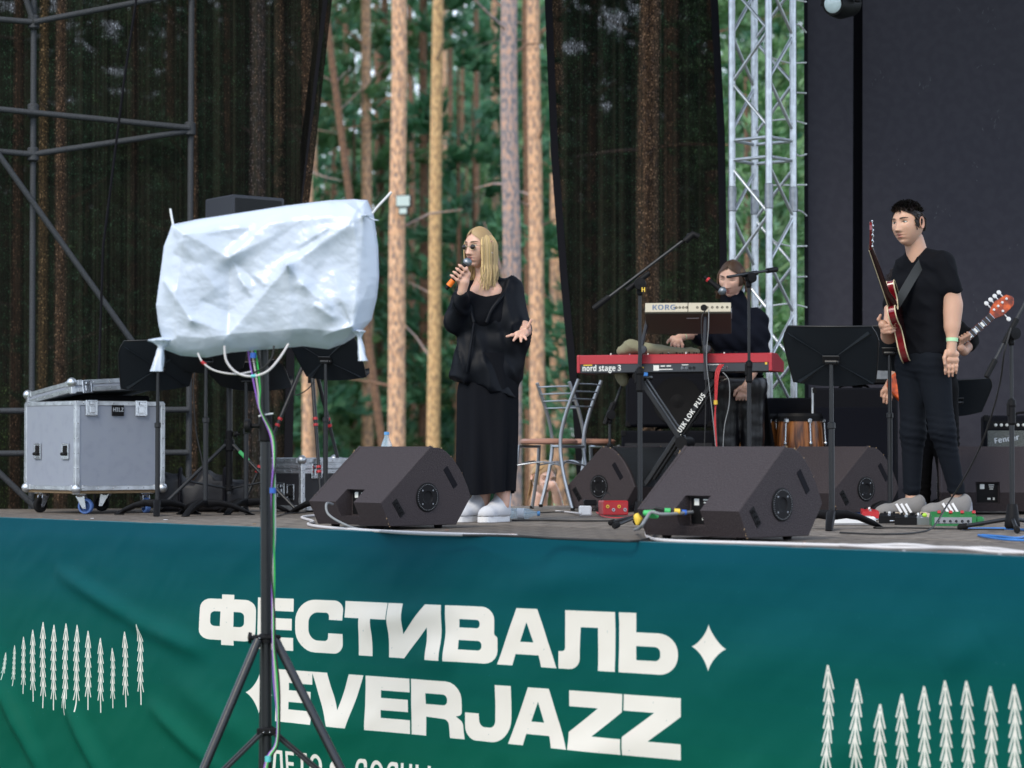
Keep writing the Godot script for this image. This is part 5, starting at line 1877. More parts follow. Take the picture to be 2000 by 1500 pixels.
# ---- screen wrapped in plastic on its stand
func build_wrapped_screen() -> void:
	var d := 10.7
	var root := thing("light_stand", "tall black tripod stand in front of the banner carrying the wrapped screen", "tripod stand", Vector3(-1.088, 0.43, -10.7) * Vector3(1, 0, 1) + Vector3(0, GROUND, 0))
	var k := Vector3(0, -GROUND, 0)
	var x0 := (522.0 - 1000.0) * d / 4700.0
	# heights below are measured from the ground
	var H := 2.03
	var pole := MB.new()
	pole.rod(Vector3(0, -1.43, 0) + Vector3(0, H, 0), Vector3(-0.007, 0.059, 0) + Vector3(0, H, 0), 0.024, 16)
	part(pole, "lower_tube", M.black_steel, root)
	var up := MB.new()
	up.rod(Vector3(-0.007, 0.05, 0) + Vector3(0, H, 0), Vector3(-0.018, 0.528, 0) + Vector3(0, H, 0), 0.0195, 16)
	part(up, "upper_tube", M.black_steel, root)
	var inner := MB.new()
	inner.rod(Vector3(-0.023, -1.475, -0.05) + Vector3(0, H, 0), Vector3(-0.018, -0.861, -0.05) + Vector3(0, H, 0), 0.017, 12)
	part(inner, "rear_tube", M.black_steel, root)
	var col := MB.new()
	col.lathe([Vector2(0.024, -0.07), Vector2(0.03, -0.065), Vector2(0.03, 0.05), Vector2(0.024, 0.055)], 16, Vector3(-0.007, 0.091, 0) + Vector3(0, H, 0))
	part(col, "collar", M.black_plastic, root)
	var kn := MB.new()
	kn.lathe([Vector2(0.01, 0), Vector2(0.01, 0.035), Vector2(0.03, 0.04), Vector2(0.033, 0.05), Vector2(0.03, 0.065), Vector2(0, 0.067)], 16, Vector3(-0.034, 0.091, 0) + Vector3(0, H, 0), Vector3.LEFT)
	part(kn, "clamp_knob", M.black_plastic, root)
	var tie := MB.new()
	tie.tube([Vector3(-0.036, 0.134, 0.02) + Vector3(0, H, 0), Vector3(-0.007, 0.141, 0.03) + Vector3(0, H, 0), Vector3(0.027, 0.146, 0.015) + Vector3(0, H, 0)], 0.004, 5)
	part(tie, "cable_tie", M.white_plastic, root)
	# spider with three legs
	var hub := Vector3(0, -0.849, 0) + Vector3(0, H, 0)
	var sp := MB.new()
	sp.lathe([Vector2(0.026, -0.022), Vector2(0.034, -0.02), Vector2(0.034, 0.016), Vector2(0.026, 0.02)], 16, hub)
	sp.box(hub + Vector3(0, 0.004, 0.02), Vector3(0.13, 0.022, 0.035), 0.008)
	part(sp, "spider", M.black_plastic, root)
	var kb := MB.new()
	kb.lathe([Vector2(0.0, 0), Vector2(0.01, 0), Vector2(0.01, 0.03), Vector2(0.024, 0.032), Vector2(0.026, 0.045), Vector2(0.0, 0.05)], 14, hub + Vector3(-0.035, 0.0, 0.0), Vector3.LEFT)
	part(kb, "leg_knob", M.black_plastic, root)
	var low := Vector3(0.005, -1.259, 0) + Vector3(0, H, 0)
	var lower := MB.new()
	lower.lathe([Vector2(0.025, -0.02), Vector2(0.034, -0.016), Vector2(0.034, 0.012), Vector2(0.025, 0.018)], 14, low)
	lower.box(low + Vector3(0, 0, 0.03), Vector3(0.09, 0.03, 0.02), 0.005)
	part(lower, "lower_spider", M.black_plastic, root)
	for q in [Vector3(-0.40, 0, 0.34), Vector3(0.48, 0, 0.26), Vector3(-0.05, 0, -0.52)]:
		var a: Vector3 = hub + Vector3(q.x, 0, q.z).normalized() * 0.045 + Vector3(0, -0.005, 0)
		var slope := 2.35
		var dir: Vector3 = (Vector3(q.x, 0, q.z).normalized() * 0.52 + Vector3(0, -1.0, 0)).normalized()
		if q.z > 0.0:
			dir = Vector3(-0.40 if q.x < 0 else 0.55, -1.0, 0.28).normalized()
		var foot: Vector3 = a + dir * ((a.y - 0.015) / -dir.y)
		var lg := MB.new()
		lg.tube([a, foot], 0.0195, 14)
		var leg := part(lg, "leg", M.black_gloss, root)
		var ft := MB.new()
		ft.tube([foot - dir * 0.05, foot + dir * 0.01], 0.025, 10)
		part(ft, "rubber_foot", M.rubber, leg)
		for e in [-0.012, 0.012]:
			var br := MB.new()
			var side := dir.cross(Vector3.UP).normalized()
			br.bar(low + Vector3(q.x, 0, q.z).normalized() * 0.03 + side * e + Vector3(0, -0.004, 0), a.lerp(foot, 0.60) + side * e, 0.012, 0.014, Vector3.UP, 0.002)
			part(br, "brace", M.black_steel, leg)
		for e in [-1.0, 1.0]:
			var rv := MB.new()
			rv.ball(hub + Vector3(e * 0.028, 0.002, 0.038), Vector3(0.004, 0.004, 0.002), 8, 4)
			rv.ball(low + Vector3(e * 0.013, -0.003, 0.04), Vector3(0.004, 0.004, 0.002), 8, 4)
			part(rv, "rivet", M.chrome, leg)
	# the screen and its plastic
	var scr := thing("wrapped_screen", "flat screen wrapped in a milky plastic sheet tied at the corners", "wrapped screen")
	var pa := MB.new()
	var c0 := Vector3(-1.517, 1.415, -10.72)
	var c1 := Vector3(-0.656, 1.505, -10.7)
	var c2 := Vector3(-0.706, 0.958, -10.7)
	var c3 := Vector3(-1.517, 0.891, -10.72)
	var nz := Vector3(0, 0, -0.06)
	for f in [[c0, c1, c2, c3], [c0 + nz, c1 + nz, c2 + nz, c3 + nz], [c0, c1, c1 + nz, c0 + nz], [c3, c2, c2 + nz, c3 + nz], [c0, c3, c3 + nz, c0 + nz], [c1, c2, c2 + nz, c1 + nz]]:
		pa.face(f)
	part(pa, "screen_panel", M.panel_pale, scr)
	plastic(scr)
	# ties sticking out of the corners
	for q in [[Vector3(-1.509, 1.413, -10.7), Vector3(-1.516, 1.448, -10.7), Vector3(-1.523, 1.489, -10.7)], [Vector3(-0.644, 1.424, -10.62), Vector3(-0.599, 1.485, -10.62), Vector3(-0.532, 1.553, -10.6)]]:
		var mb := MB.new()
		mb.tube(q, 0.0055, 5)
		part(mb, "cable_tie", M.white_plastic, scr)

func plastic(scr: Node3D) -> void:
	# the sheet hangs from the upper corners and is drawn in where it is knotted; creases run between the points that hold it
	var tl := Vector2(331, 437)
	var tr := Vector2(728, 402)
	var outline_top := [[0.0, 332, 436], [0.15, 385, 425], [0.35, 470, 412], [0.55, 560, 398], [0.75, 640, 388], [0.92, 690, 386], [1.0, 716, 388]]
	var outline_bot := [[0.0, 318, 680], [0.1, 350, 692], [0.25, 400, 696], [0.4, 450, 686], [0.55, 545, 678], [0.7, 590, 674], [0.8, 640, 680], [0.9, 672, 668], [1.0, 700, 650]]
	var left := [[0.0, 332, 436], [0.2, 316, 480], [0.45, 306, 560], [0.6, 301, 600], [0.8, 306, 640], [1.0, 318, 690]]
	var right := [[0.0, 716, 388], [0.12, 728, 415], [0.3, 737, 480], [0.5, 739, 540], [0.7, 735, 580], [0.85, 724, 625], [1.0, 700, 652]]
	# points that push the sheet forward or hold it back: x, y, offset towards the viewer
	var pegs := [Vector3(332, 440, 0.04), Vector3(451, 506, 0.0), Vector3(567, 522, 0.075), Vector3(716, 392, 0.03), Vector3(712, 425, 0.10), Vector3(696, 645, 0.05), Vector3(332, 680, 0.05), Vector3(322, 548, 0.065), Vector3(440, 650, 0.05), Vector3(560, 405, 0.03), Vector3(626, 414, 0.06), Vector3(596, 560, 0.075), Vector3(378, 628, 0.035), Vector3(445, 640, 0.0), Vector3(640, 585, 0.12)]
	var ridges := [
		[332, 440, 451, 506, 0.026, 11], [451, 506, 560, 405, 0.022, 12], [451, 506, 626, 414, 0.018, 12], [332, 440, 420, 560, 0.024, 14], [322, 550, 378, 628, 0.024, 7], [378, 628, 440, 648, 0.018, 8],
		[451, 506, 446, 650, -0.028, 10], [567, 522, 440, 665, 0.030, 12], [567, 522, 712, 425, 0.026, 13], [567, 522, 572, 672, 0.018, 9], [567, 522, 596, 560, 0.03, 9], [596, 560, 690, 640, 0.022, 11], [712, 425, 600, 500, 0.016, 10], [712, 425, 700, 640, 0.022, 9], [712, 425, 725, 600, 0.016, 7], [560, 400, 460, 470, -0.016, 12], [626, 410, 540, 470, -0.014, 12],
		[451, 506, 480, 560, 0.016, 6], [451, 506, 505, 555, -0.014, 6], [470, 545, 490, 575, 0.012, 4], [500, 540, 518, 556, 0.012, 4], [620, 470, 560, 510, -0.014, 6], [640, 450, 590, 480, 0.012, 5], [690, 640, 620, 560, -0.016, 9], [690, 640, 655, 540, 0.014, 6], [690, 640, 720, 560, 0.014, 6], [332, 440, 470, 440, 0.014, 9], [345, 500, 400, 520, -0.012, 10], [340, 690, 440, 676, 0.014, 7], [400, 590, 445, 610, -0.012, 8], [620, 600, 650, 620, 0.02, 5], [635, 585, 650, 600, 0.016, 4], [690, 386, 712, 425, -0.02, 5], [716, 390, 712, 425, 0.02, 4], [680, 400, 712, 425, 0.016, 4], [735, 440, 712, 425, 0.016, 4], [690, 440, 712, 425, -0.014, 5], [690, 640, 640, 655, 0.018, 5], [690, 640, 668, 600, -0.012, 4]]
	var rows := []
	var back := []
	var nx := 170
	var ny := 120
	var d := 10.6
	for j in ny + 1:
		var v := float(j) / ny
		var row := []
		var br := []
		for i in nx + 1:
			var u := float(i) / nx
			var t := along(outline_top, u)
			var b := along(outline_bot, u)
			var l := along(left, v)
			var r := along(right, v)
			var cu := Vector2(332, 436) * (1 - u) * (1 - v) + Vector2(716, 388) * u * (1 - v) + Vector2(318, 688) * (1 - u) * v + Vector2(700, 651) * u * v
			var p := t * (1 - v) + b * v + l * (1 - u) + r * u - cu
			var edge := minf(minf(u, 1 - u) * 9.0, minf(v, 1 - v) * 7.0)
			var z := 0.0
			var wsum := 0.35
			for q in pegs:
				var w := 1.0 / (1.0 + pow(p.distance_to(Vector2(q.x, q.y)) / 46.0, 2.5))
				z += q.z * w
				wsum += w
			z = z / wsum + 0.02
			for q in ridges:
				var a := Vector2(q[0], q[1])
				var e := Vector2(q[2], q[3])
				var c := Geometry2D.get_closest_point_to_segment(p, a, e)
				var f := a.distance_to(c) / a.distance_to(e)
				var width: float = q[5] * 1.25 * (0.3 + 1.1 * sin(clampf(f, 0, 1) * PI * 0.75 + 0.2))
				var dist := absf(p.distance_to(c)) / width
				if dist < 4.0:
					z += q[4] * exp(-pow(dist * 0.8, 1.35)) * (1.0 - 0.25 * f)
			z += 0.014 * ripple.get_noise_2d(p.x * 0.30, p.y * 0.30) + 0.0022 * ripple.get_noise_2d(p.x * 1.6 + p.y * 0.9, p.y * 2.2 - p.x)
			var k := sqrt(clampf(edge, 0.0, 1.0))
			z = lerpf(-0.045, z, k)
			var s := d / 4700.0
			row.append(Vector3((p.x - 1000.0) * s, 0.43 + (872.0 - p.y) * s, -d + z))
			br.append(Vector3((p.x - 1000.0) * s, 0.43 + (872.0 - p.y) * s, -d - 0.045 - 0.11 * k + 0.02 * ripple.get_noise_2d(p.x * 6.0, p.y * 6.0)))
		rows.append(row)
		back.append(br)
	var mb := MB.new()
	mb.grid(rows)
	part(mb, "plastic_sheet", M.plastic_film, scr)
	var bk := MB.new()
	bk.grid(back)
	part(bk, "plastic_sheet", M.plastic_film, scr)
	# knots and loose tails of the sheet
	tuft(scr, Vector3(-0.673, 0.924, -10.55), 0.032, Vector3(0.02, -0.10, 0.02), 11)
	tuft(scr, Vector3(-1.54, 0.88, -10.58), 0.05, Vector3(-0.02, -0.09, 0.02), 12)
	tuft(scr, Vector3(-0.638, 1.429, -10.48), 0.022, Vector3(0.045, 0.0, 0.0), 13)

func tuft(scr: Node3D, at: Vector3, r: float, tail: Vector3, seed_: int) -> void:
	var mb := MB.new()
	var rows := []
	for j in 12:
		var k := j / 11.0
		var c := at + tail * maxf(0.0, k - 0.35) * 1.54
		var w := r * (sin(clampf(k / 0.45, 0, 1) * PI) * 0.9 + 0.12) if k < 0.45 else r * lerpf(0.25, 0.55, (k - 0.45) / 0.55)
		var row := []
		for i in 18:
			var a := TAU * i / 18
			var f := 1.0 + 0.22 * sin(i * 1.7 + seed_ + j * 0.5) + 0.15 * sin(i * 3.9 + seed_ * 2.0 - j)
			row.append(c + Vector3(cos(a) * w * f, r * (0.5 - k) * 1.2, sin(a) * w * f))
		rows.append(row)
	mb.grid(rows, true)
	part(mb, "knot", M.plastic_film, scr)

func along(line: Array, k: float) -> Vector2:
	for i in line.size() - 1:
		if k <= line[i + 1][0]:
			var f: float = (k - line[i][0]) / (line[i + 1][0] - line[i][0])
			return Vector2(line[i][1], line[i][2]).lerp(Vector2(line[i + 1][1], line[i + 1][2]), f)
	return Vector2(line[-1][1], line[-1][2])

func cable(called: String, label: String, m: Material, pts: Array, r: float, group := "") -> MeshInstance3D:
	var mb := MB.new()
	mb.tube(arc(pts, 6), r, 7)
	return alone(mb, called, m, label, "cable", group)

func build_stand_cables() -> void:
	cable("signal_cable", "white cable looping below the plastic sheet", M.cable_white, [Vector3(-1.256, 0.87, -10.5), Vector3(-1.247, 0.803, -10.5), Vector3(-1.202, 0.752, -10.5), Vector3(-1.135, 0.736, -10.5), Vector3(-1.068, 0.758, -10.5), Vector3(-1.018, 0.815, -10.52), Vector3(-0.981, 0.879, -10.55)], 0.0055)
	cable("signal_cable", "pale cable with a red mark looping below the plastic sheet", M.cable_white, [Vector3(-1.378, 0.839, -10.55), Vector3(-1.353, 0.797, -10.53), Vector3(-1.298, 0.761, -10.52), Vector3(-1.209, 0.746, -10.52), Vector3(-1.146, 0.758, -10.56)], 0.0042)
	cable("signal_cable", "dark grey cable curving down from the plastic sheet to the pole", M.cable_black, [Vector3(-1.044, 0.872, -10.55), Vector3(-1.055, 0.816, -10.55), Vector3(-1.09, 0.776, -10.56), Vector3(-1.137, 0.755, -10.6)], 0.0045)
	var mb := MB.new()
	mb.tube([Vector3(-1.36, 0.802, -10.53), Vector3(-1.342, 0.788, -10.53)], 0.0065, 8)
	alone(mb, "tape_mark", M.red_plastic, "red tape mark on the pale looping cable", "tape")
	var t2 := MB.new()
	t2.tube([Vector3(-1.139, 0.736, -10.5), Vector3(-1.119, 0.738, -10.5)], 0.0075, 8)
	alone(t2, "tape_mark", M.teal_tape, "teal tape band on the white looping cable", "tape")
	# bundle down the pole
	var cols := [["cable_violet", 484, "violet"], ["cable_white", 492, "white"], ["cable_green", 499, "green"], ["cable_black", 505, "black"]]
	var k := 0
	for c in cols:
		var x: float = c[1]
		var pts := []
		var path := [[684, x], [720, x + 6], [760, x + 14 - k * 2], [800, 507 + k * 2], [850, 528 + k * 3], [900, 534 + k * 2], [960, 531 + ((k * 7) % 9)], [1040, 533 + ((k * 5) % 7)], [1120, 532 + ((k * 3) % 8)], [1200, 533 + k * 2], [1260, 534 + k * 2], [1330, 536 + k * 4], [1400, 543 + k * 2], [1450, 540 + k * 2], [1480, 522 + k * 3], [1540, 510 + k * 4]]
		for q in path:
			var s := 10.66 / 4700.0
			pts.append(Vector3((q[1] - 1000.0) * s, 0.43 + (872.0 - q[0]) * s, -10.66 + 0.012 * k))
		cable("pole_cable", c[2] + " cable running down the black tripod pole", M[c[0]], pts, 0.0042)
		k += 1
	for q in [[Vector3(-1.055, 0.236, -10.62), M.blue_tape, "blue tape band round the cables halfway down the pole"], [Vector3(-1.143, 0.832, -10.62), M.blue_tape, "blue tape band on the cables under the plastic sheet"], [Vector3(-1.071, -0.941, -10.6), M.teal_tape, "pale blue tie holding the cables near the foot of the pole"]]:
		var tp := MB.new()
		tp.tube([q[0] + Vector3(0, 0.012, 0), q[0] - Vector3(0, 0.012, 0)], 0.014, 8)
		alone(tp, "tape_mark", q[1], q[2], "tape")

# ------------------------------------------------------------------ people
func crease(kind: String, p: Vector3) -> float:
	# how far cloth stands off at a point: folds that hang or gather
	match kind:
		"blouse":
			var q := p.x * 26.0 + p.z * 14.0 + p.y * 9.0 + 3.0 * ripple.get_noise_3d(p.x * 60.0, p.y * 60.0, p.z * 60.0)
			return 0.017 * pow(1.0 - absf(sin(q)), 2.0) * (0.4 + absf(ripple.get_noise_3d(p.x * 80.0 + 5.0, p.y * 50.0, p.z * 80.0)) * 2.0) + 0.003 * sin(p.x * 70.0 + p.y * 18.0) - 0.006
		"shirt":
			var w := p.y * 30.0 + p.x * 22.0 + p.z * 12.0 + 4.0 * ripple.get_noise_3d(p.x * 90.0, p.y * 90.0, p.z * 90.0)
			return 0.008 * pow(1.0 - absf(sin(w)), 2.0) * (0.35 + absf(ripple.get_noise_3d(p.x * 110.0 + 7.0, p.y * 110.0, p.z * 110.0)) * 2.0) - 0.003
		"jeans":
			var knee := exp(-pow((p.y - 0.50) / 0.12, 2.0)) + exp(-pow((p.y - 0.13) / 0.08, 2.0)) + 0.6 * exp(-pow((p.y - 0.9) / 0.08, 2.0))
			return 0.009 * knee * pow(1.0 - absf(sin(p.y * 70.0 + p.x * 14.0 + p.z * 9.0 + 3.0 * ripple.get_noise_3d(p.x * 120.0, p.y * 120.0, p.z * 120.0))), 2.0) + 0.003 * ripple.get_noise_3d(p.x * 300.0, p.y * 200.0, p.z * 300.0)
		"knit":
			return 0.005 * sin(p.y * 60.0 + 3.0 * p.x * 20.0) + 0.006 * ripple.get_noise_3d(p.x * 350.0, p.y * 350.0, p.z * 350.0)
		"leather":
			return 0.006 * ripple.get_noise_3d(p.x * 160.0, p.y * 260.0, p.z * 160.0)
		"curls":
			return 0.016 * ripple.get_noise_3d(p.x * 1600.0, p.y * 1600.0, p.z * 1600.0) + 0.008 * ripple.get_noise_3d(p.x * 3600.0, p.y * 3600.0, p.z * 3600.0)
	return 0.0

func bell(a: float, w: float) -> float:
	return exp(-(a / w) * (a / w))

func face_point(o: Vector3, woman: bool) -> Vector3:
	# o: direction from the middle of the head, +z towards the face; returns metres for a head 0.23 high
	var x := 0.0735 * o.x
	var y := 0.115 * o.y
	var z := 0.092 * o.z
	if z < 0.0:
		z *= 1.1
	var s := clampf(-y / 0.115, 0.0, 1.0)
	x *= 1.0 - (0.34 if woman else 0.26) * pow(s, 1.7)
	if z < 0.0:
		z *= 1.0 - 0.5 * s
	if o.z > 0.0:
		var ax := absf(x)
		var f := smoothstep(0.0, 0.45, o.z)
		z += 0.010 * (1.0 - o.z) * f
		var t := clampf((0.026 - y) / 0.058, 0.0, 1.0)
		var ridge := lerpf(0.004, 0.025, t * t) if y > -0.032 else 0.025 * bell(y + 0.032, 0.0075)
		if y > 0.026:
			ridge = 0.004 * bell(y - 0.026, 0.012)
		z += f * ridge * bell(x, 0.0085 + 0.0075 * t)
		z += f * 0.005 * bell(y + 0.031, 0.007) * bell(ax - 0.013, 0.007)
		z += f * (0.004 if woman else 0.0065) * bell(y - 0.036, 0.010) * bell(ax - 0.028, 0.024)
		z -= f * 0.0105 * bell(ax - 0.031, 0.017) * bell(y - 0.015, 0.0115)
		z += f * 0.004 * bell(ax - 0.043, 0.018) * bell(y + 0.016, 0.018)
		z += f * 0.0065 * bell(x, 0.022) * bell(y + 0.053, 0.0065)
		z += f * 0.0075 * bell(x, 0.019) * bell(y + 0.067, 0.0075)
		z -= f * 0.005 * bell(x, 0.026) * bell(y + 0.0595, 0.003)
		z -= f * 0.004 * bell(x, 0.03) * bell(y + 0.081, 0.007)
		z += f * 0.010 * bell(x, 0.024) * bell(y + 0.1, 0.017)
	return Vector3(x, y, z)

func on_face(x: float, y: float, woman: bool) -> Vector3:
	var cy := clampf(y / 0.115, -0.99, 0.99)
	var sy := sqrt(1.0 - cy * cy)
	var s := clampf(-y / 0.115, 0.0, 1.0)
	var cx := clampf(x / (0.0735 * (1.0 - (0.34 if woman else 0.26) * pow(s, 1.7))), -sy * 0.98, sy * 0.98)
	return face_point(Vector3(cx, cy, sqrt(maxf(0.0, sy * sy - cx * cx))), woman)

func head(mb: MB, at: Transform3D, woman: bool, skin: Color, lips: Color, brow: Color, eyes: Color, lids_down := false) -> void:
	var keep := mb.xf
	mb.xf = at
	var rows := 84
	var cols := 112
	var g := []
	var p := []
	for j in rows + 1:
		var th := PI * (0.004 + 0.992 * j / rows)
		var row := []
		for k in cols:
			# columns crowd towards the face
			var q := float(k) / cols
			var ph := TAU * q - 0.55 * sin(TAU * q)
			row.append(face_point(Vector3(sin(th) * sin(ph), cos(th), sin(th) * cos(ph)), woman))
		p.append(row)
	var base := mb.v.size()
	mb.col = skin
	mb.grid(p, true)
	for i in range(base, mb.v.size()):
		var q: Vector3 = at.affine_inverse() * mb.v[i]
		if q.z > 0.05:
			var m := maxf(bell(q.x, 0.021) * bell(q.y + 0.0535, 0.0058), bell(q.x, 0.018) * bell(q.y + 0.0665, 0.0066))
			var c := skin.lerp(lips, smoothstep(0.35, 0.7, m))
			c = c.lerp(lips * 0.25, smoothstep(0.5, 0.9, bell(q.x, 0.022) * bell(q.y + 0.0597, 0.0022)))
			mb.c[i] = c
	for sg in [-1.0, 1.0]:
		var e := on_face(sg * 0.031, 0.0145, woman)
		if not lids_down:
			mb.col = Color(0.62, 0.6, 0.58)
			mb.ball(e + Vector3(0, 0, -0.0015), Vector3(0.0128, 0.0052, 0.006), 12, 8)
			mb.col = eyes
			mb.ball(e + Vector3(-0.001, -0.0002, 0.0022), Vector3(0.0055, 0.0048, 0.003), 10, 6)
		mb.col = brow.lerp(Color(0.01, 0.008, 0.008), 0.5)
		var lid := []
		var br := []
		for k in 7:
			var f := k / 6.0
			var xx := 0.0175 + 0.029 * f
			lid.append(on_face(sg * xx, 0.0145 + (0.0055 * sin(f * PI) if not lids_down else -0.0035 * sin(f * PI)) - 0.001 * f, woman) + Vector3(0, 0, 0.0015))
			br.append(on_face(sg * (0.0125 + 0.039 * f), 0.0335 + 0.0065 * sin(f * 2.2) - 0.004 * f, woman) + Vector3(0, 0, 0.0005))
		mb.tube(lid, [0.0008, 0.0014, 0.0017, 0.0018, 0.0018, 0.0016, 0.0008], 5)
		mb.col = brow
		mb.tube(br, [0.0018, 0.0034, 0.0036, 0.0033, 0.0028, 0.0022, 0.0008], 6)
		# ear
		mb.col = skin * Color(1.04, 0.94, 0.92)
		var er := []
		for j in 7:
			var row := []
			for k in 12:
				var a := TAU * k / 12
				var rr: float = [0.3, 0.75, 1.0, 1.05, 0.9, 0.7, 0.35][j]
				var lift: float = [0.004, 0.012, 0.016, 0.011, 0.008, 0.0065, 0.006][j]
				row.append(Vector3(sg * (0.068 + lift), 0.006 + 0.031 * rr * sin(a) + (0.004 if sin(a) > 0 else 0.0), -0.012 + 0.018 * rr * cos(a)))
			er.append(row)
		mb.grid(er, true)
		mb.face(er[6])
	mb.xf = keep

func strand(mb: MB, pts: Array, r: float, c: Color) -> void:
	mb.col = c
	var line := arc(pts, 3)
	var rad := []
	for i in line.size():
		rad.append(r * (1.0 - 0.6 * pow(float(i) / (line.size() - 1), 3.0)))
	mb.tube(line, rad, 5, false)

func scalp(mb: MB, at: Transform3D, grow: float, c: Color, front: float, low: float, woman: bool) -> void:
	# the hair's underlayer, close to the skull: everything behind the hairline
	var keep := mb.xf
	mb.xf = at
	mb.col = c
	for half in [-1.0, 1.0]:
		var g := []
		for j in 22:
			var th := PI * 0.62 * j / 21.0
			var row := []
			for k in 26:
				var start := lerpf(0.0, front, smoothstep(0.28, 0.50, th / PI * 1.0 + 0.0))
				if th < PI * 0.25:
					start = 0.0
				start = front * smoothstep(0.22, 0.40, th / PI)
				var ph: float = half * lerpf(start, PI, k / 25.0)
				var o := Vector3(sin(th) * sin(ph), cos(th), sin(th) * cos(ph))
				var p := face_point(o, woman) * grow + Vector3(0, 0.002, 0)
				if p.y < low:
					p.y = low + (p.y - low) * 0.3
				row.append(p)
			g.append(row)
		mb.grid(g)
	mb.xf = keep

func shoe(root: Node3D, at: Vector3, d: Vector3, length: float, high: float, upper: Material, sole: Material, sole_h: float, called := "shoe") -> Node3D:
	# at: middle of the heel on the floor; d: towards the toe
	d = d.normalized()
	var side := d.cross(Vector3.UP).normalized()
	var t := Transform3D(Basis(side, Vector3.UP, -d), at)
	var up := MB.new()
	var k := length / 0.28
	var y := sole_h
	var bones := [
		[Vector3(0, y + 0.03, -0.015), Vector3(0, y + 0.036, -0.09) * Vector3(1, 1, k), 0.036, 0.038],
		[Vector3(0, y + 0.036, -0.09) * Vector3(1, 1, k), Vector3(0.004, y + 0.02, -0.2) * Vector3(1, 1, k), 0.038, 0.033],
		[Vector3(-0.008, y + 0.02, -0.2) * Vector3(1, 1, k), Vector3(0.0, y + 0.014, -0.235) * Vector3(1, 1, k), 0.033, 0.028],
		[Vector3(0, y + 0.03, -0.02), Vector3(0, y + high, -0.005), 0.037, 0.038],
		[Vector3(0, y + 0.05, -0.09) * Vector3(1, 1, k), Vector3(0, y + high * 0.9, -0.02), 0.028, 0.034]]
	flesh(up, bones, 0.009, 0.018, "", y - 0.002)
	for i in up.v.size():
		up.v[i] = t * up.v[i]
		up.n[i] = t.basis * up.n[i]
	var o := part(up, called, upper, root)
	var s := MB.new()
	s.xf = t * Transform3D(Basis(Vector3(1, 0, 0), Vector3(0, 0, -1), Vector3(0, 1, 0)), Vector3.ZERO)
	s.prism(rounded([-0.036, -0.03, 0.03, 0.036, -0.03, 0.03, 0.036, 0.06 * k, 0.05, 0.05, 0.17 * k, 0.06, 0.036, 0.268 * k, 0.035, -0.03, 0.262 * k, 0.035, -0.042, 0.16 * k, 0.06, -0.034, 0.06 * k, 0.05]), 0.0, sole_h + 0.012, 0.003)
	part(s, "sole", sole, o)
	return o

func finger(b: Array, pts: Array, r: float) -> void:
	for i in pts.size() - 1:
		b.append([pts[i], pts[i + 1], r * (1.0 - 0.09 * i), r * (1.0 - 0.09 * (i + 1))])

func hand_mesh(mb: MB, bones: Array, skin: Color) -> void:
	mb.col = skin
	flesh(mb, bones, 0.0042, 0.0032)

func person(label: String, at: Vector3) -> Node3D:
	return thing("person", label, "person", at)

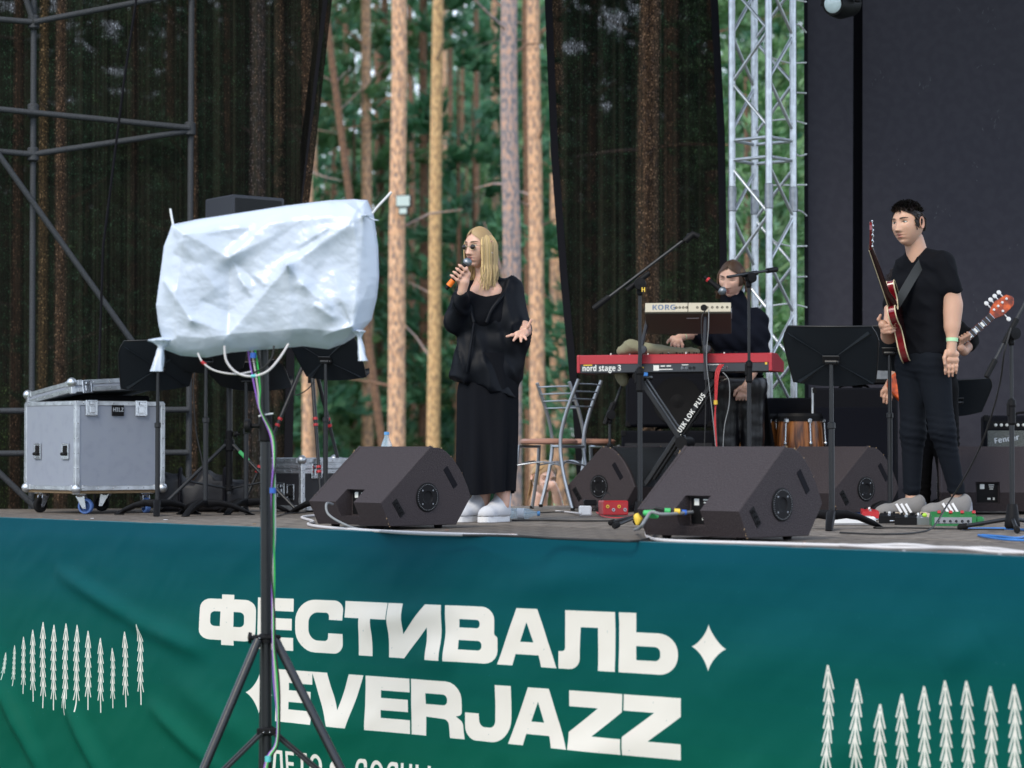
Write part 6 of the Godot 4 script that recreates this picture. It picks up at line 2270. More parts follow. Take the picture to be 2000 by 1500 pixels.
func build_singer() -> void:
	var root := person("blonde singer in black blouse, long black skirt and round sunglasses holding a microphone", Vector3(-0.117, 0, -13.75))
	var skin := Color(0.60, 0.36, 0.27)
	var ht := Transform3D(Basis.from_euler(Vector3(0.06, -0.74, -0.03)), Vector3(-0.067, 1.562, 0.04))
	var mb := MB.new()
	mb.col = skin
	flesh(mb, [[Vector3(-0.05, 1.483, 0.02), Vector3(-0.02, 1.355, -0.02), 0.05, 0.056], [Vector3(-0.07, 1.308, 0.035), Vector3(0.012, 1.308, 0.03), 0.05, 0.05], [Vector3(-0.038, 1.355, -0.005), Vector3(-0.035, 1.226, 0.02), 0.06, 0.075], [Vector3(-0.035, 1.226, 0), Vector3(-0.029, 0.875, -0.01), 0.06, 0.08], [Vector3(-0.044, 0.875, -0.02), Vector3(-0.044, 0.231, -0.03), 0.05, 0.046], [Vector3(0, 0.875, -0.01), Vector3(0.07, 0.26, 0), 0.05, 0.046], [Vector3(-0.035, 1.255, 0), Vector3(-0.14, 1.308, -0.02), 0.05, 0.04], [Vector3(-0.14, 1.308, -0.02), Vector3(-0.202, 1.138, 0.06), 0.038, 0.034], [Vector3(-0.202, 1.138, 0.06), Vector3(-0.173, 1.255, 0.16), 0.03, 0.027], [Vector3(-0.029, 1.255, 0), Vector3(0.117, 1.308, -0.03), 0.05, 0.04], [Vector3(0.117, 1.308, -0.03), Vector3(0.158, 1.109, -0.02), 0.038, 0.034], [Vector3(0.158, 1.109, -0.02), Vector3(0.19, 1.08, 0.16), 0.034, 0.027],
		[Vector3(-0.05, 0.079, -0.02), Vector3(-0.044, 0.231, -0.03), 0.036, 0.046], [Vector3(0.067, 0.099, 0.03), Vector3(0.07, 0.26, 0), 0.036, 0.046],
		[Vector3(-0.164, 1.305, 0.2), Vector3(-0.173, 1.255, 0.16), 0.026, 0.027], [Vector3(0.193, 1.074, 0.22), Vector3(0.187, 1.109, 0.08), 0.026, 0.036]], 0.011, 0.014)
	head(mb, ht, true, skin, Color(0.40, 0.12, 0.12), Color(0.16, 0.10, 0.06), Color(0.05, 0.04, 0.03))
	# the hand closed round the microphone
	var hb := [[Vector3(-0.164, 1.302, 0.2), Vector3(-0.155, 1.355, 0.205), 0.025, 0.03], [Vector3(-0.173, 1.363, 0.205), Vector3(-0.135, 1.401, 0.205), 0.022, 0.02], [Vector3(-0.155, 1.355, 0.205), Vector3(-0.143, 1.387, 0.2), 0.028, 0.024]]
	for k in 4:
		var mx := 889.0 + k * 5.2
		var my := 548.0 - k * 6.6
		var s := 341.8
		var m := Vector3((mx - 960.0) / s, (1019.0 - my) / s, 0.215)
		var per := Vector3(0.78, -0.62, 0)
		finger(hb, [m + per * 0.030 + Vector3(0, 0, -0.006), m + per * 0.020 + Vector3(0, 0, 0.022), m - per * 0.012 + Vector3(0, 0, 0.030), m - per * 0.026 + Vector3(0, 0, 0.008)], 0.0088)
	finger(hb, [Vector3(-0.146, 1.355, 0.2), Vector3(-0.132, 1.393, 0.212), Vector3(-0.138, 1.436, 0.228)], 0.0098)
	hand_mesh(mb, hb, skin)
	# the open hand
	var ob := [[Vector3(0.193, 1.074, 0.22), Vector3(0.17, 1.062, 0.26), 0.024, 0.022], [Vector3(0.187, 1.071, 0.25), Vector3(0.146, 1.059, 0.285), 0.021, 0.017], [Vector3(0.193, 1.062, 0.25), Vector3(0.176, 1.047, 0.285), 0.02, 0.016]]
	finger(ob, [Vector3(0.187, 1.08, 0.245), Vector3(0.208, 1.106, 0.26), Vector3(0.225, 1.138, 0.27)], 0.0102)
	finger(ob, [Vector3(0.146, 1.059, 0.28), Vector3(0.117, 1.053, 0.305), Vector3(0.088, 1.044, 0.32)], 0.0086)
	finger(ob, [Vector3(0.155, 1.05, 0.285), Vector3(0.138, 1.039, 0.315), Vector3(0.126, 1.021, 0.335)], 0.0088)
	finger(ob, [Vector3(0.17, 1.047, 0.285), Vector3(0.167, 1.033, 0.315), Vector3(0.167, 1.015, 0.33)], 0.0086)
	finger(ob, [Vector3(0.181, 1.05, 0.28), Vector3(0.19, 1.039, 0.3), Vector3(0.196, 1.027, 0.315)], 0.0078)
	hand_mesh(mb, ob, skin)
	part(mb, "body", M.skin, root, true)
	# clothes
	var top := MB.new()
	flesh(top, [[Vector3(-0.105, 1.249, 0.03), Vector3(0.023, 1.249, 0.02), 0.074, 0.074], [Vector3(-0.073, 1.167, 0.03), Vector3(0.015, 1.167, 0.02), 0.085, 0.085]], 0.011, 0.014)
	part(top, "tank_top", M.black_jersey, root)
	var bl := MB.new()
	flesh(bl, [[Vector3(-0.129, 1.337, -0.035), Vector3(0.117, 1.343, -0.05), 0.05, 0.052], [Vector3(0.044, 1.355, -0.03), Vector3(0.123, 1.337, -0.03), 0.045, 0.05], [Vector3(-0.135, 1.249, 0), Vector3(-0.117, 1.191, 0.02), 0.07, 0.08], [Vector3(0.073, 1.261, 0), Vector3(0.088, 1.191, 0), 0.08, 0.09], [Vector3(-0.129, 1.24, -0.04), Vector3(0.102, 1.249, -0.05), 0.075, 0.085], [Vector3(-0.111, 1.138, 0.01), Vector3(0.088, 1.138, -0.01), 0.095, 0.105], [Vector3(-0.099, 1.021, 0.01), Vector3(0.07, 1.015, -0.01), 0.10, 0.11], [Vector3(-0.117, 0.919, 0.02), Vector3(0.059, 0.869, -0.01), 0.10, 0.11],
		[Vector3(-0.135, 0.963, 0.03), Vector3(-0.199, 0.752, 0.06), 0.07, 0.058], [Vector3(-0.059, 0.869, 0.05), Vector3(0.044, 0.67, 0.03), 0.10, 0.105], [Vector3(0.073, 0.875, -0.03), Vector3(0.082, 0.641, -0.03), 0.09, 0.075],
		[Vector3(-0.146, 1.325, -0.01), Vector3(-0.208, 1.144, 0.05), 0.058, 0.062], [Vector3(-0.208, 1.132, 0.06), Vector3(-0.17, 1.255, 0.16), 0.06, 0.042], [Vector3(-0.17, 1.249, 0.16), Vector3(-0.164, 1.284, 0.19), 0.043, 0.034],
		[Vector3(0.126, 1.325, -0.03), Vector3(0.155, 1.123, -0.03), 0.058, 0.072], [Vector3(0.155, 1.109, -0.02), Vector3(0.181, 1.074, 0.16), 0.07, 0.05], [Vector3(0.152, 1.08, 0), Vector3(0.135, 0.904, -0.01), 0.066, 0.06]], 0.0125, 0.014, "blouse", 0.745, 9.0, -0.34)
	part(bl, "blouse", M.black_satin, root)
	var co := MB.new()
	for line in [[Vector3(0.023, 1.398, -0.09), Vector3(0.088, 1.366, -0.05), Vector3(0.088, 1.325, 0.03), Vector3(0.047, 1.267, 0.095), Vector3(0, 1.202, 0.118), Vector3(-0.029, 1.132, 0.125)], [Vector3(-0.073, 1.387, -0.08), Vector3(-0.126, 1.355, -0.03), Vector3(-0.135, 1.299, 0.05), Vector3(-0.12, 1.211, 0.105), Vector3(-0.099, 1.132, 0.125)]]:
		co.tube(arc(line, 5), 0.013, 6)
	part(co, "collar", M.black_satin, root)
	var pk := MB.new()
	pk.tube(arc([Vector3(-0.099, 1.132, 0.127), Vector3(-0.111, 1.036, 0.135), Vector3(-0.126, 0.933, 0.145), Vector3(-0.138, 0.851, 0.13)], 5), 0.0085, 5)
	part(pk, "button_placket", M.black_satin, root)
	var sk := MB.new()
	var rows := []
	for j in 25:
		var k := j / 24.0
		var y := lerpf(690.0, 962.0, k)
		var xl := lerpf(910.0, 892.0, smoothstep(0.0, 0.3, k)) + 3.0 * k
		var xr := lerpf(1000.0, 1013.0, smoothstep(0.0, 0.25, k)) - 6.0 * k
		var row := []
		for i in 64:
			var a := TAU * i / 64
			var fold := 0.012 * k * sin(a * 7.0 + 0.6 * sin(k * 4.0)) + 0.008 * sin(a * 13.0 + k * 2.0) * k
			var cx := ((xl + xr) * 0.5 - 960.0) / 341.8
			var rx := (xr - xl) * 0.5 / 341.8
			var hem := 0.012 * sin(a * 2.0 + 0.6) * k
			row.append(Vector3(cx + (rx + fold) * cos(a), (1019.0 - y) / 341.8 + hem, -0.01 + (0.13 + 0.02 * k + fold * 1.4) * sin(a)))
		rows.append(row)
	sk.grid(rows, true)
	part(sk, "skirt", M.black_jersey, root)
	# trainers
	for q in [[Vector3(0.07, 0, -0.02), Vector3(-0.52, 0, 0.85)], [Vector3(-0.053, 0, -0.05), Vector3(-0.62, 0, 0.78)]]:
		var o := shoe(root, q[0], q[1], 0.255, 0.125, M.white_canvas, M.sole_white, 0.03, "high_top_shoe")
		var d: Vector3 = q[1].normalized()
		var side := d.cross(Vector3.UP).normalized()
		for k in 5:
			var lc := MB.new()
			var f := k / 4.0
			var c: Vector3 = q[0] + d * lerpf(0.125, 0.045, f) + Vector3(0, lerpf(0.098, 0.145, f), 0)
			lc.tube([c - side * 0.022 + Vector3(0, -0.006, 0), c + d * 0.004 + Vector3(0, 0.004, 0), c + side * 0.022 + Vector3(0, -0.006, 0)], 0.0032, 5)
			part(lc, "lace", M.sole_white, o)
		var sr := MB.new()
		sr.xf = Transform3D(Basis(side, Vector3.UP, -d) * Basis(Vector3(1, 0, 0), Vector3(0, 0, -1), Vector3(0, 1, 0)), q[0])
		sr.prism(rounded([-0.0366, -0.0306, 0.03, 0.0366, -0.0306, 0.03, 0.0366, 0.055, 0.05, 0.0506, 0.155, 0.06, 0.0366, 0.2446, 0.035, -0.0306, 0.2386, 0.035, -0.0426, 0.146, 0.06, -0.0346, 0.055, 0.05]), 0.0345, 0.0375)
		part(sr, "dark_stripe", M.black_denim, o)
		var sock := MB.new()
		sock.tube([q[0] + Vector3(0, 0.14, 0), q[0] + Vector3(0, 0.175, 0)], [0.041, 0.042], 14)
		part(sock, "sock", M.white_canvas, root)
	# hair: straight, parted in the middle, to the shoulders
	var hr := MB.new()
	var blond := Color(0.52, 0.38, 0.20)
	scalp(hr, ht, 1.045, Color(0.36, 0.25, 0.13), 0.95, -0.03, true)
	hr.xf = ht
	rng.seed = 31
	for k in 520:
		var sg := -1.0 if k % 2 else 1.0
		var az := lerpf(0.92, 3.05, pow(rng.randf(), 0.9))
		var z0 := lerpf(0.072, -0.07, clampf((az - 0.9) / 1.9, 0, 1)) + rng.randf_range(-0.012, 0.012)
		var root_y := 0.1175 * sqrt(maxf(0.05, 1.0 - pow(z0 / 0.1, 2.0))) + 0.004
		var out := 1.07 + rng.randf_range(0.0, 0.07)
		var pts := [Vector3(sg * 0.003, root_y, z0)]
		for q in [[0.075, 0.82], [0.03, 1.0], [-0.03, 1.03], [-0.09, 1.0]]:
			var y: float = q[0]
			var rr := sqrt(maxf(0.1, 1.0 - pow(y / 0.125, 2.0))) if y > 0.0 else 1.0
			pts.append(Vector3(sg * sin(az) * 0.0755 * out * rr * q[1], y, cos(az) * (0.086 if az < 1.57 else 0.1) * out * rr * q[1]))
		var last: Vector3 = pts[-1]
		var end := rng.randf_range(-0.245, -0.17)
		pts.append(Vector3(last.x * 1.05 + rng.randf_range(-0.008, 0.008), (last.y + end) * 0.5, last.z * 1.05 + 0.008))
		pts.append(Vector3(last.x * 1.02 + rng.randf_range(-0.014, 0.014), end, last.z + 0.015 + rng.randf_range(-0.012, 0.012)))
		var tone := rng.randf_range(0.55, 1.3)
		strand(hr, pts, rng.randf_range(0.0022, 0.0044), Color(blond.r * tone, blond.g * tone, blond.b * tone * rng.randf_range(0.85, 1.1)))
	part(hr, "hair", M.hair, root, true)
	# sunglasses and earring
	var gl := MB.new()
	gl.xf = ht
	for sg in [-1.0, 1.0]:
		var c := Vector3(sg * 0.032, 0.006, 0.094)
		var ring := []
		for k in 25:
			var a := TAU * k / 24
			ring.append(c + Vector3(0.0205 * cos(a), 0.0165 * sin(a), -0.004 * sg * cos(a) * 1.5))
		gl.tube(ring, 0.0013, 5, false)
		gl.tube([c + Vector3(sg * 0.02, 0.006, -0.006), Vector3(sg * 0.074, 0.012, 0.06), Vector3(sg * 0.079, 0.012, -0.005)], 0.0012, 5)
	gl.tube([Vector3(-0.0125, 0.009, 0.0945), Vector3(0, 0.012, 0.1), Vector3(0.0125, 0.009, 0.0945)], 0.0013, 5)
	var frame := part(gl, "sunglasses", M.gold, root)
	for sg in [-1.0, 1.0]:
		var ln := MB.new()
		ln.xf = ht
		ln.ball(Vector3(sg * 0.032, 0.006, 0.0935), Vector3(0.0195, 0.0145, 0.0012), 20, 8)
		part(ln, "lens", M.smoked_lens, frame)
	var er := MB.new()
	er.xf = ht
	er.ball(Vector3(0.083, -0.03, -0.008), Vector3(0.006, 0.008, 0.006), 8, 6)
	er.ball(Vector3(0.083, -0.045, -0.008), Vector3(0.004, 0.006, 0.004), 8, 6)
	part(er, "earring", M.chrome, root)
	var pn := MB.new()
	pn.tube(arc([Vector3(-0.088, 1.387, 0.05), Vector3(-0.059, 1.355, 0.085), Vector3(-0.044, 1.343, 0.09), Vector3(-0.023, 1.357, 0.075), Vector3(0.006, 1.387, 0.04)], 5), 0.0009, 4)
	pn.box(Vector3(-0.047, 1.331, 0.092), Vector3(0.003, 0.016, 0.002))
	pn.box(Vector3(-0.047, 1.334, 0.092), Vector3(0.010, 0.003, 0.002))
	part(pn, "necklace", M.gold, root)
	var mic := thing("microphone", "black microphone with an orange band held by the singer", "microphone", Vector3(-0.117, 0, -13.75), 0.0, "microphones")
	var a := Vector3(-0.255, 1.316, 0.215)
	var b := Vector3(-0.14, 1.46, 0.215)
	microphone(mic, a, (b - a).normalized(), M.orange_band, a.distance_to(b) - 0.008)

func build_guitarist() -> void:
	var root := person("tall guitarist in black T-shirt and black jeans looking aside, guitar on a strap", Vector3(2.468, 0, -14.5))
	var skin := Color(0.56, 0.33, 0.235)
	var ht := Transform3D(Basis.from_euler(Vector3(0.03, -0.78, 0.05))* Basis.from_scale(Vector3(1.16, 1.08, 1.14)), Vector3(-0.08, 1.762, 0.02))
	var mb := MB.new()
	mb.col = skin
	flesh(mb, [[Vector3(-0.04, 1.675, -0.01), Vector3(-0.009, 1.561, -0.03), 0.060, 0.066], [Vector3(-0.009, 1.561, -0.03), Vector3(0, 0.959, 0), 0.05, 0.05], [Vector3(-0.009, 1.453, 0), Vector3(0.117, 1.49, 0.13), 0.03, 0.03], [Vector3(0.117, 1.49, 0.13), Vector3(0.148, 1.385, 0.17), 0.032, 0.045], [Vector3(-0.009, 1.453, 0), Vector3(-0.074, 1.484, -0.11), 0.03, 0.03], [Vector3(-0.074, 1.484, -0.11), Vector3(-0.148, 1.293, -0.16), 0.032, 0.04], [Vector3(-0.009, 0.959, 0), Vector3(-0.043, 0.512, -0.05), 0.04, 0.035], [Vector3(-0.043, 0.512, -0.05), Vector3(-0.049, 0.204, -0.06), 0.035, 0.034], [Vector3(0.025, 0.959, 0.03), Vector3(0.105, 0.528, 0.11), 0.04, 0.035], [Vector3(0.105, 0.528, 0.11), Vector3(0.185, 0.234, 0.06), 0.035, 0.034],
		[Vector3(0.148, 1.391, 0.17), Vector3(0.164, 1.277, 0.165), 0.052, 0.047], [Vector3(0.164, 1.277, 0.165), Vector3(0.148, 1.046, 0.2), 0.047, 0.031], [Vector3(0.157, 1.222, 0.17), Vector3(0.151, 1.145, 0.18), 0.047, 0.043],
		[Vector3(-0.148, 1.299, -0.16), Vector3(-0.191, 1.098, -0.02), 0.044, 0.042], [Vector3(-0.191, 1.098, -0.02), Vector3(-0.234, 1.132, 0.12), 0.042, 0.03],
		[Vector3(-0.056, 0.08, -0.06), Vector3(-0.049, 0.219, -0.06), 0.036, 0.036], [Vector3(0.21, 0.08, 0.05), Vector3(0.185, 0.25, 0.06), 0.036, 0.036]], 0.011, 0.014)
	head(mb, ht, false, skin, Color(0.42, 0.17, 0.14), Color(0.02, 0.015, 0.012), Color(0.03, 0.02, 0.015))
	var hb := [[Vector3(0.148, 1.046, 0.2), Vector3(0.142, 0.99, 0.205), 0.03, 0.03], [Vector3(0.123, 0.978, 0.21), Vector3(0.17, 0.978, 0.2), 0.022, 0.022], [Vector3(0.126, 0.944, 0.21), Vector3(0.17, 0.944, 0.2), 0.02, 0.02]]
	for k in 4:
		var x := 1835.5 + k * 7.3
		var s := 324.1
		var p := Vector3((x - 1800.0) / s, (1011.0 - 706.0) / s, 0.213 - 0.004 * k)
		var l: float = [0.07, 0.082, 0.08, 0.066][k]
		finger(hb, [p, p + Vector3(-0.002, -l * 0.5, 0.003), p + Vector3(-0.003, -l * 0.85, -0.002), p + Vector3(-0.002, -l * 1.15, -0.012)], 0.0092)
	finger(hb, [Vector3(0.111, 0.996, 0.22), Vector3(0.096, 0.956, 0.235), Vector3(0.099, 0.919, 0.235)], 0.011)
	hand_mesh(mb, hb, skin)
	var rh := [[Vector3(-0.228, 1.126, 0.12), Vector3(-0.253, 1.157, 0.15), 0.03, 0.028], [Vector3(-0.241, 1.12, 0.14), Vector3(-0.21, 1.12, 0.16), 0.026, 0.02]]
	finger(rh, [Vector3(-0.265, 1.169, 0.15), Vector3(-0.281, 1.188, 0.16), Vector3(-0.271, 1.212, 0.17)], 0.0105)
	finger(rh, [Vector3(-0.247, 1.145, 0.165), Vector3(-0.222, 1.151, 0.185), Vector3(-0.191, 1.157, 0.18)], 0.0105)
	finger(rh, [Vector3(-0.244, 1.126, 0.165), Vector3(-0.216, 1.132, 0.185), Vector3(-0.182, 1.141, 0.18)], 0.0105)
	finger(rh, [Vector3(-0.241, 1.111, 0.16), Vector3(-0.216, 1.111, 0.18), Vector3(-0.188, 1.12, 0.175)], 0.01)
	hand_mesh(mb, rh, skin * Color(0.9, 0.88, 0.88))
	part(mb, "body", M.skin, root, true)
	var sh := MB.new()
	flesh(sh, [[Vector3(-0.068, 1.515, -0.11), Vector3(0.111, 1.521, 0.12), 0.062, 0.066], [Vector3(-0.056, 1.391, -0.07), Vector3(0.074, 1.391, 0.08), 0.098, 0.098], [Vector3(-0.049, 1.293, -0.06), Vector3(0.068, 1.293, 0.07), 0.097, 0.097], [Vector3(-0.043, 1.191, -0.05), Vector3(0.062, 1.191, 0.06), 0.096, 0.096], [Vector3(-0.037, 1.089, -0.05), Vector3(0.059, 1.089, 0.06), 0.10, 0.10], [Vector3(-0.031, 0.99, -0.05), Vector3(0.056, 0.99, 0.06), 0.108, 0.108],
		[Vector3(0.111, 1.515, 0.13), Vector3(0.151, 1.379, 0.17), 0.066, 0.066], [Vector3(0, 1.583, -0.04), Vector3(0.117, 1.539, 0.11), 0.05, 0.055], [Vector3(-0.015, 1.576, -0.05), Vector3(-0.068, 1.53, -0.1), 0.05, 0.055], [Vector3(-0.074, 1.502, -0.11), Vector3(-0.148, 1.293, -0.16), 0.07, 0.064],
		[Vector3(-0.056, 1.552, -0.04), Vector3(0.037, 1.552, 0.02), 0.04, 0.04]], 0.012, 0.015, "shirt", 0.975)
	part(sh, "t_shirt", M.black_jersey, root)
	var je := MB.new()
	flesh(je, [[Vector3(-0.037, 0.944, -0.05), Vector3(0.052, 0.944, 0.06), 0.112, 0.112], [Vector3(-0.043, 0.882, -0.06), Vector3(-0.043, 0.512, -0.05), 0.098, 0.072], [Vector3(-0.043, 0.512, -0.05), Vector3(-0.052, 0.142, -0.06), 0.070, 0.05],
		[Vector3(0.062, 0.882, 0.07), Vector3(0.105, 0.528, 0.11), 0.1, 0.074], [Vector3(0.105, 0.528, 0.11), Vector3(0.197, 0.173, 0.06), 0.072, 0.05]], 0.0115, 0.014, "jeans", 0.14, 1.02)
	part(je, "jeans", M.black_denim, root)
	for q in [[Vector3(-0.009, 0, -0.06), Vector3(-0.97, 0, 0.22)], [Vector3(0.247, 0.006, 0.05), Vector3(-0.96, 0, 0.25)]]:
		var o := shoe(root, q[0], q[1], 0.30, 0.075, M.grey_suede, M.sole_gum, 0.022, "trainer")
		var d: Vector3 = q[1].normalized()
		var side := -d.cross(Vector3.UP).normalized()
		if side.z < 0:
			side = -side
		for k in 3:
			var stp := MB.new()
			var c: Vector3 = q[0] + d * (0.075 + k * 0.03) + side * (0.062 - 0.002 * k)
			stp.bar(c + Vector3(0, 0.032, 0) - side * 0.002, c + d * 0.03 + Vector3(0, 0.085, 0) - side * 0.012, 0.014, 0.010, side)
			part(stp, "side_stripe", M.sole_white, o)
		var hp := MB.new()
		hp.tube([q[0] + Vector3(0, 0.035, 0) - d * 0.008, q[0] + Vector3(0, 0.09, 0) - d * 0.006], [0.042, 0.040], 12)
		part(hp, "heel_patch", M.grey_mesh, o)
		for k in 4:
			var lc := MB.new()
			var c: Vector3 = q[0] + d * (0.085 + k * 0.022) + Vector3(0, 0.102 - 0.008 * k, 0)
			lc.tube([c - side * 0.022, c + Vector3(0, 0.006, 0), c + side * 0.022], 0.003, 5)
			part(lc, "lace", M.grey_mesh, o)
	# wrist band
	var wb := MB.new()
	wb.lathe([Vector2(0.034, -0.011), Vector2(0.0355, 0.011)], 18, Vector3(0.15, 1.064, 0.197), Vector3(0.05, 1, -0.08).normalized())
	part(wb, "wristband", M.wrist_green, root)
	# short dark hair
	var hr := MB.new()
	var dark := Color(0.014, 0.011, 0.010)
	scalp(hr, ht, 1.055, dark, 1.25, 0.0, false)
	hr.xf = ht
	rng.seed = 41
	for k in 900:
		var az := rng.randf_range(-PI, PI)
		var th := rng.randf_range(0.05, 0.56) * PI
		if absf(az) < 1.2 and th > 0.29 * PI:
			continue
		var o := Vector3(sin(th) * sin(az), cos(th), sin(th) * cos(az))
		var p := face_point(o, false) * 1.045
		var l := lerpf(0.034, 0.014, clampf((th / PI - 0.2) / 0.3, 0, 1))
		if absf(absf(az) - 1.72) < 0.3 and th > 0.46 * PI:
			continue
		var flow := (Vector3(0.4, 0.0, 0.75) + o * 0.7) if th < 0.3 * PI else Vector3(0, -1, -0.25) + o * 0.22
		flow = (flow + Vector3(rng.randf_range(-0.4, 0.4), rng.randf_range(-0.2, 0.4), rng.randf_range(-0.3, 0.3))).normalized()
		var tone := rng.randf_range(0.7, 1.7)
		strand(hr, [p, p + flow * l * 0.6 + o * 0.003, p + flow * l], 0.0034, dark * tone)
	part(hr, "hair", M.hair, root, true)
	# strap over the shoulder
	var st := MB.new()
	var line := arc([Vector3(-0.173, 1.268, 0.1), Vector3(-0.133, 1.336, 0.115), Vector3(-0.077, 1.428, 0.1), Vector3(-0.015, 1.521, 0.065), Vector3(0.037, 1.576, 0.03), Vector3(0.068, 1.586, -0.03), Vector3(0.062, 1.515, -0.12)], 6)
	var r1 := []
	var r2 := []
	for i in line.size():
		var d: Vector3 = (line[mini(i + 1, line.size() - 1)] - line[maxi(i - 1, 0)]).normalized()
		var w := d.cross(Vector3(0.1, 0.3, 1)).normalized() * 0.027
		r1.append(line[i] - w)
		r2.append(line[i] + w)
	st.grid([r1, line, r2])
	var ins := thing("electric_guitar", "cherry red hollow-body electric guitar with cream binding worn by the guitarist", "guitar", Vector3(2.468, 0, -14.5), 0.0, "guitars on the stage")
	part(st, "strap", M.leather_strap, ins)
	guitar(ins, Vector3(-0.139, 1.182, 0.045))

func guitar(root: Node3D, c: Vector3) -> void:
	var a := Vector3(-0.34, 0.66, 0.67).normalized()
	var nrm := Vector3(-0.934, -0.174, -0.303)
	nrm = (nrm - a * nrm.dot(a)).normalized()
	var w := a.cross(nrm)
	# x across, y along the neck, z out of the front
	var t := Transform3D(Basis(w, a, nrm), c)
	var half := [[0.0, -0.24], [0.08, -0.235], [0.15, -0.205], [0.193, -0.15], [0.203, -0.10], [0.19, -0.045], [0.155, 0.0], [0.132, 0.045], [0.135, 0.09], [0.15, 0.135], [0.153, 0.18], [0.135, 0.215], [0.105, 0.225], [0.075, 0.205], [0.06, 0.165], [0.045, 0.14], [0.028, 0.135]]
	var out := PackedVector2Array()
	var fine := []
	for q in half:
		fine.append(Vector3(q[0], q[1], 0))
	fine = arc(fine, 3)
	for q in fine:
		out.append(Vector2(q.x, q.y))
	for i in range(fine.size() - 1, 0, -1):
		out.append(Vector2(-fine[i].x, fine[i].y))
	var b := MB.new()
	b.xf = t
	b.prism(out, -0.0225, 0.0225, 0.001)
	part(b, "body", M.cherry_lacquer, root)
	var bk := MB.new()
	bk.xf = t
	bk.prism(out, -0.0235, -0.0215)
	part(bk, "back", M.dark_back, root)
	for z in [-0.022, 0.022]:
		var bd := MB.new()
		bd.xf = t
		var line := []
		for q in out:
			line.append(Vector3(q.x, q.y, z))
		line.append(line[0])
		bd.tube(line, 0.0036, 6, false)
		part(bd, "binding", M.cream, root)
	var nk := MB.new()
	nk.xf = t
	var rows := []
	for j in 8:
		var k := j / 7.0
		var y := lerpf(0.10, 0.63, k)
		var row := []
		for i in 12:
			var ang := PI + PI * i / 11.0
			row.append(Vector3(lerpf(0.028, 0.0215, k) * cos(ang), y, 0.028 + lerpf(0.032, 0.022, k) * sin(ang) * (1.6 if j < 2 else 1.0)))
		rows.append(row)
	nk.grid(rows, true)
	part(nk, "neck", M.dark_back, root)
	var fb := MB.new()
	fb.xf = t
	fb.box(Vector3(0, 0.365, 0.031), Vector3(0.052, 0.53, 0.006), 0.001)
	part(fb, "fretboard", M.rosewood, root)
	var eb := MB.new()
	eb.xf = t
	eb.tube([Vector3(0.0265, 0.1, 0.030), Vector3(0.0265, 0.63, 0.030)], 0.0022, 5)
	part(eb, "binding", M.cream, root)
	var hd := MB.new()
	hd.xf = t * Transform3D(Basis(Vector3.RIGHT, -0.25), Vector3(0, 0.63, 0.028))
	hd.prism(v2([-0.022, 0, 0.022, 0, 0.036, 0.05, 0.036, 0.17, 0.012, 0.185, 0, 0.172, -0.012, 0.185, -0.036, 0.17, -0.036, 0.05]), -0.014, 0.0, 0.002)
	var hs := part(hd, "headstock", M.cherry_lacquer, root)
	for sg in [-1.0, 1.0]:
		for k in 3:
			var tn := MB.new()
			tn.xf = hd.xf
			tn.tube([Vector3(sg * 0.03, 0.06 + k * 0.045, -0.016), Vector3(sg * 0.052, 0.06 + k * 0.045, -0.016)], 0.004, 6)
			tn.ball(Vector3(sg * 0.06, 0.06 + k * 0.045, -0.016), Vector3(0.009, 0.011, 0.006), 8, 6)
			tn.ball(Vector3(sg * 0.02, 0.06 + k * 0.045, -0.018), Vector3(0.011, 0.012, 0.008), 8, 6)
			part(tn, "tuner", M.chrome, hs)

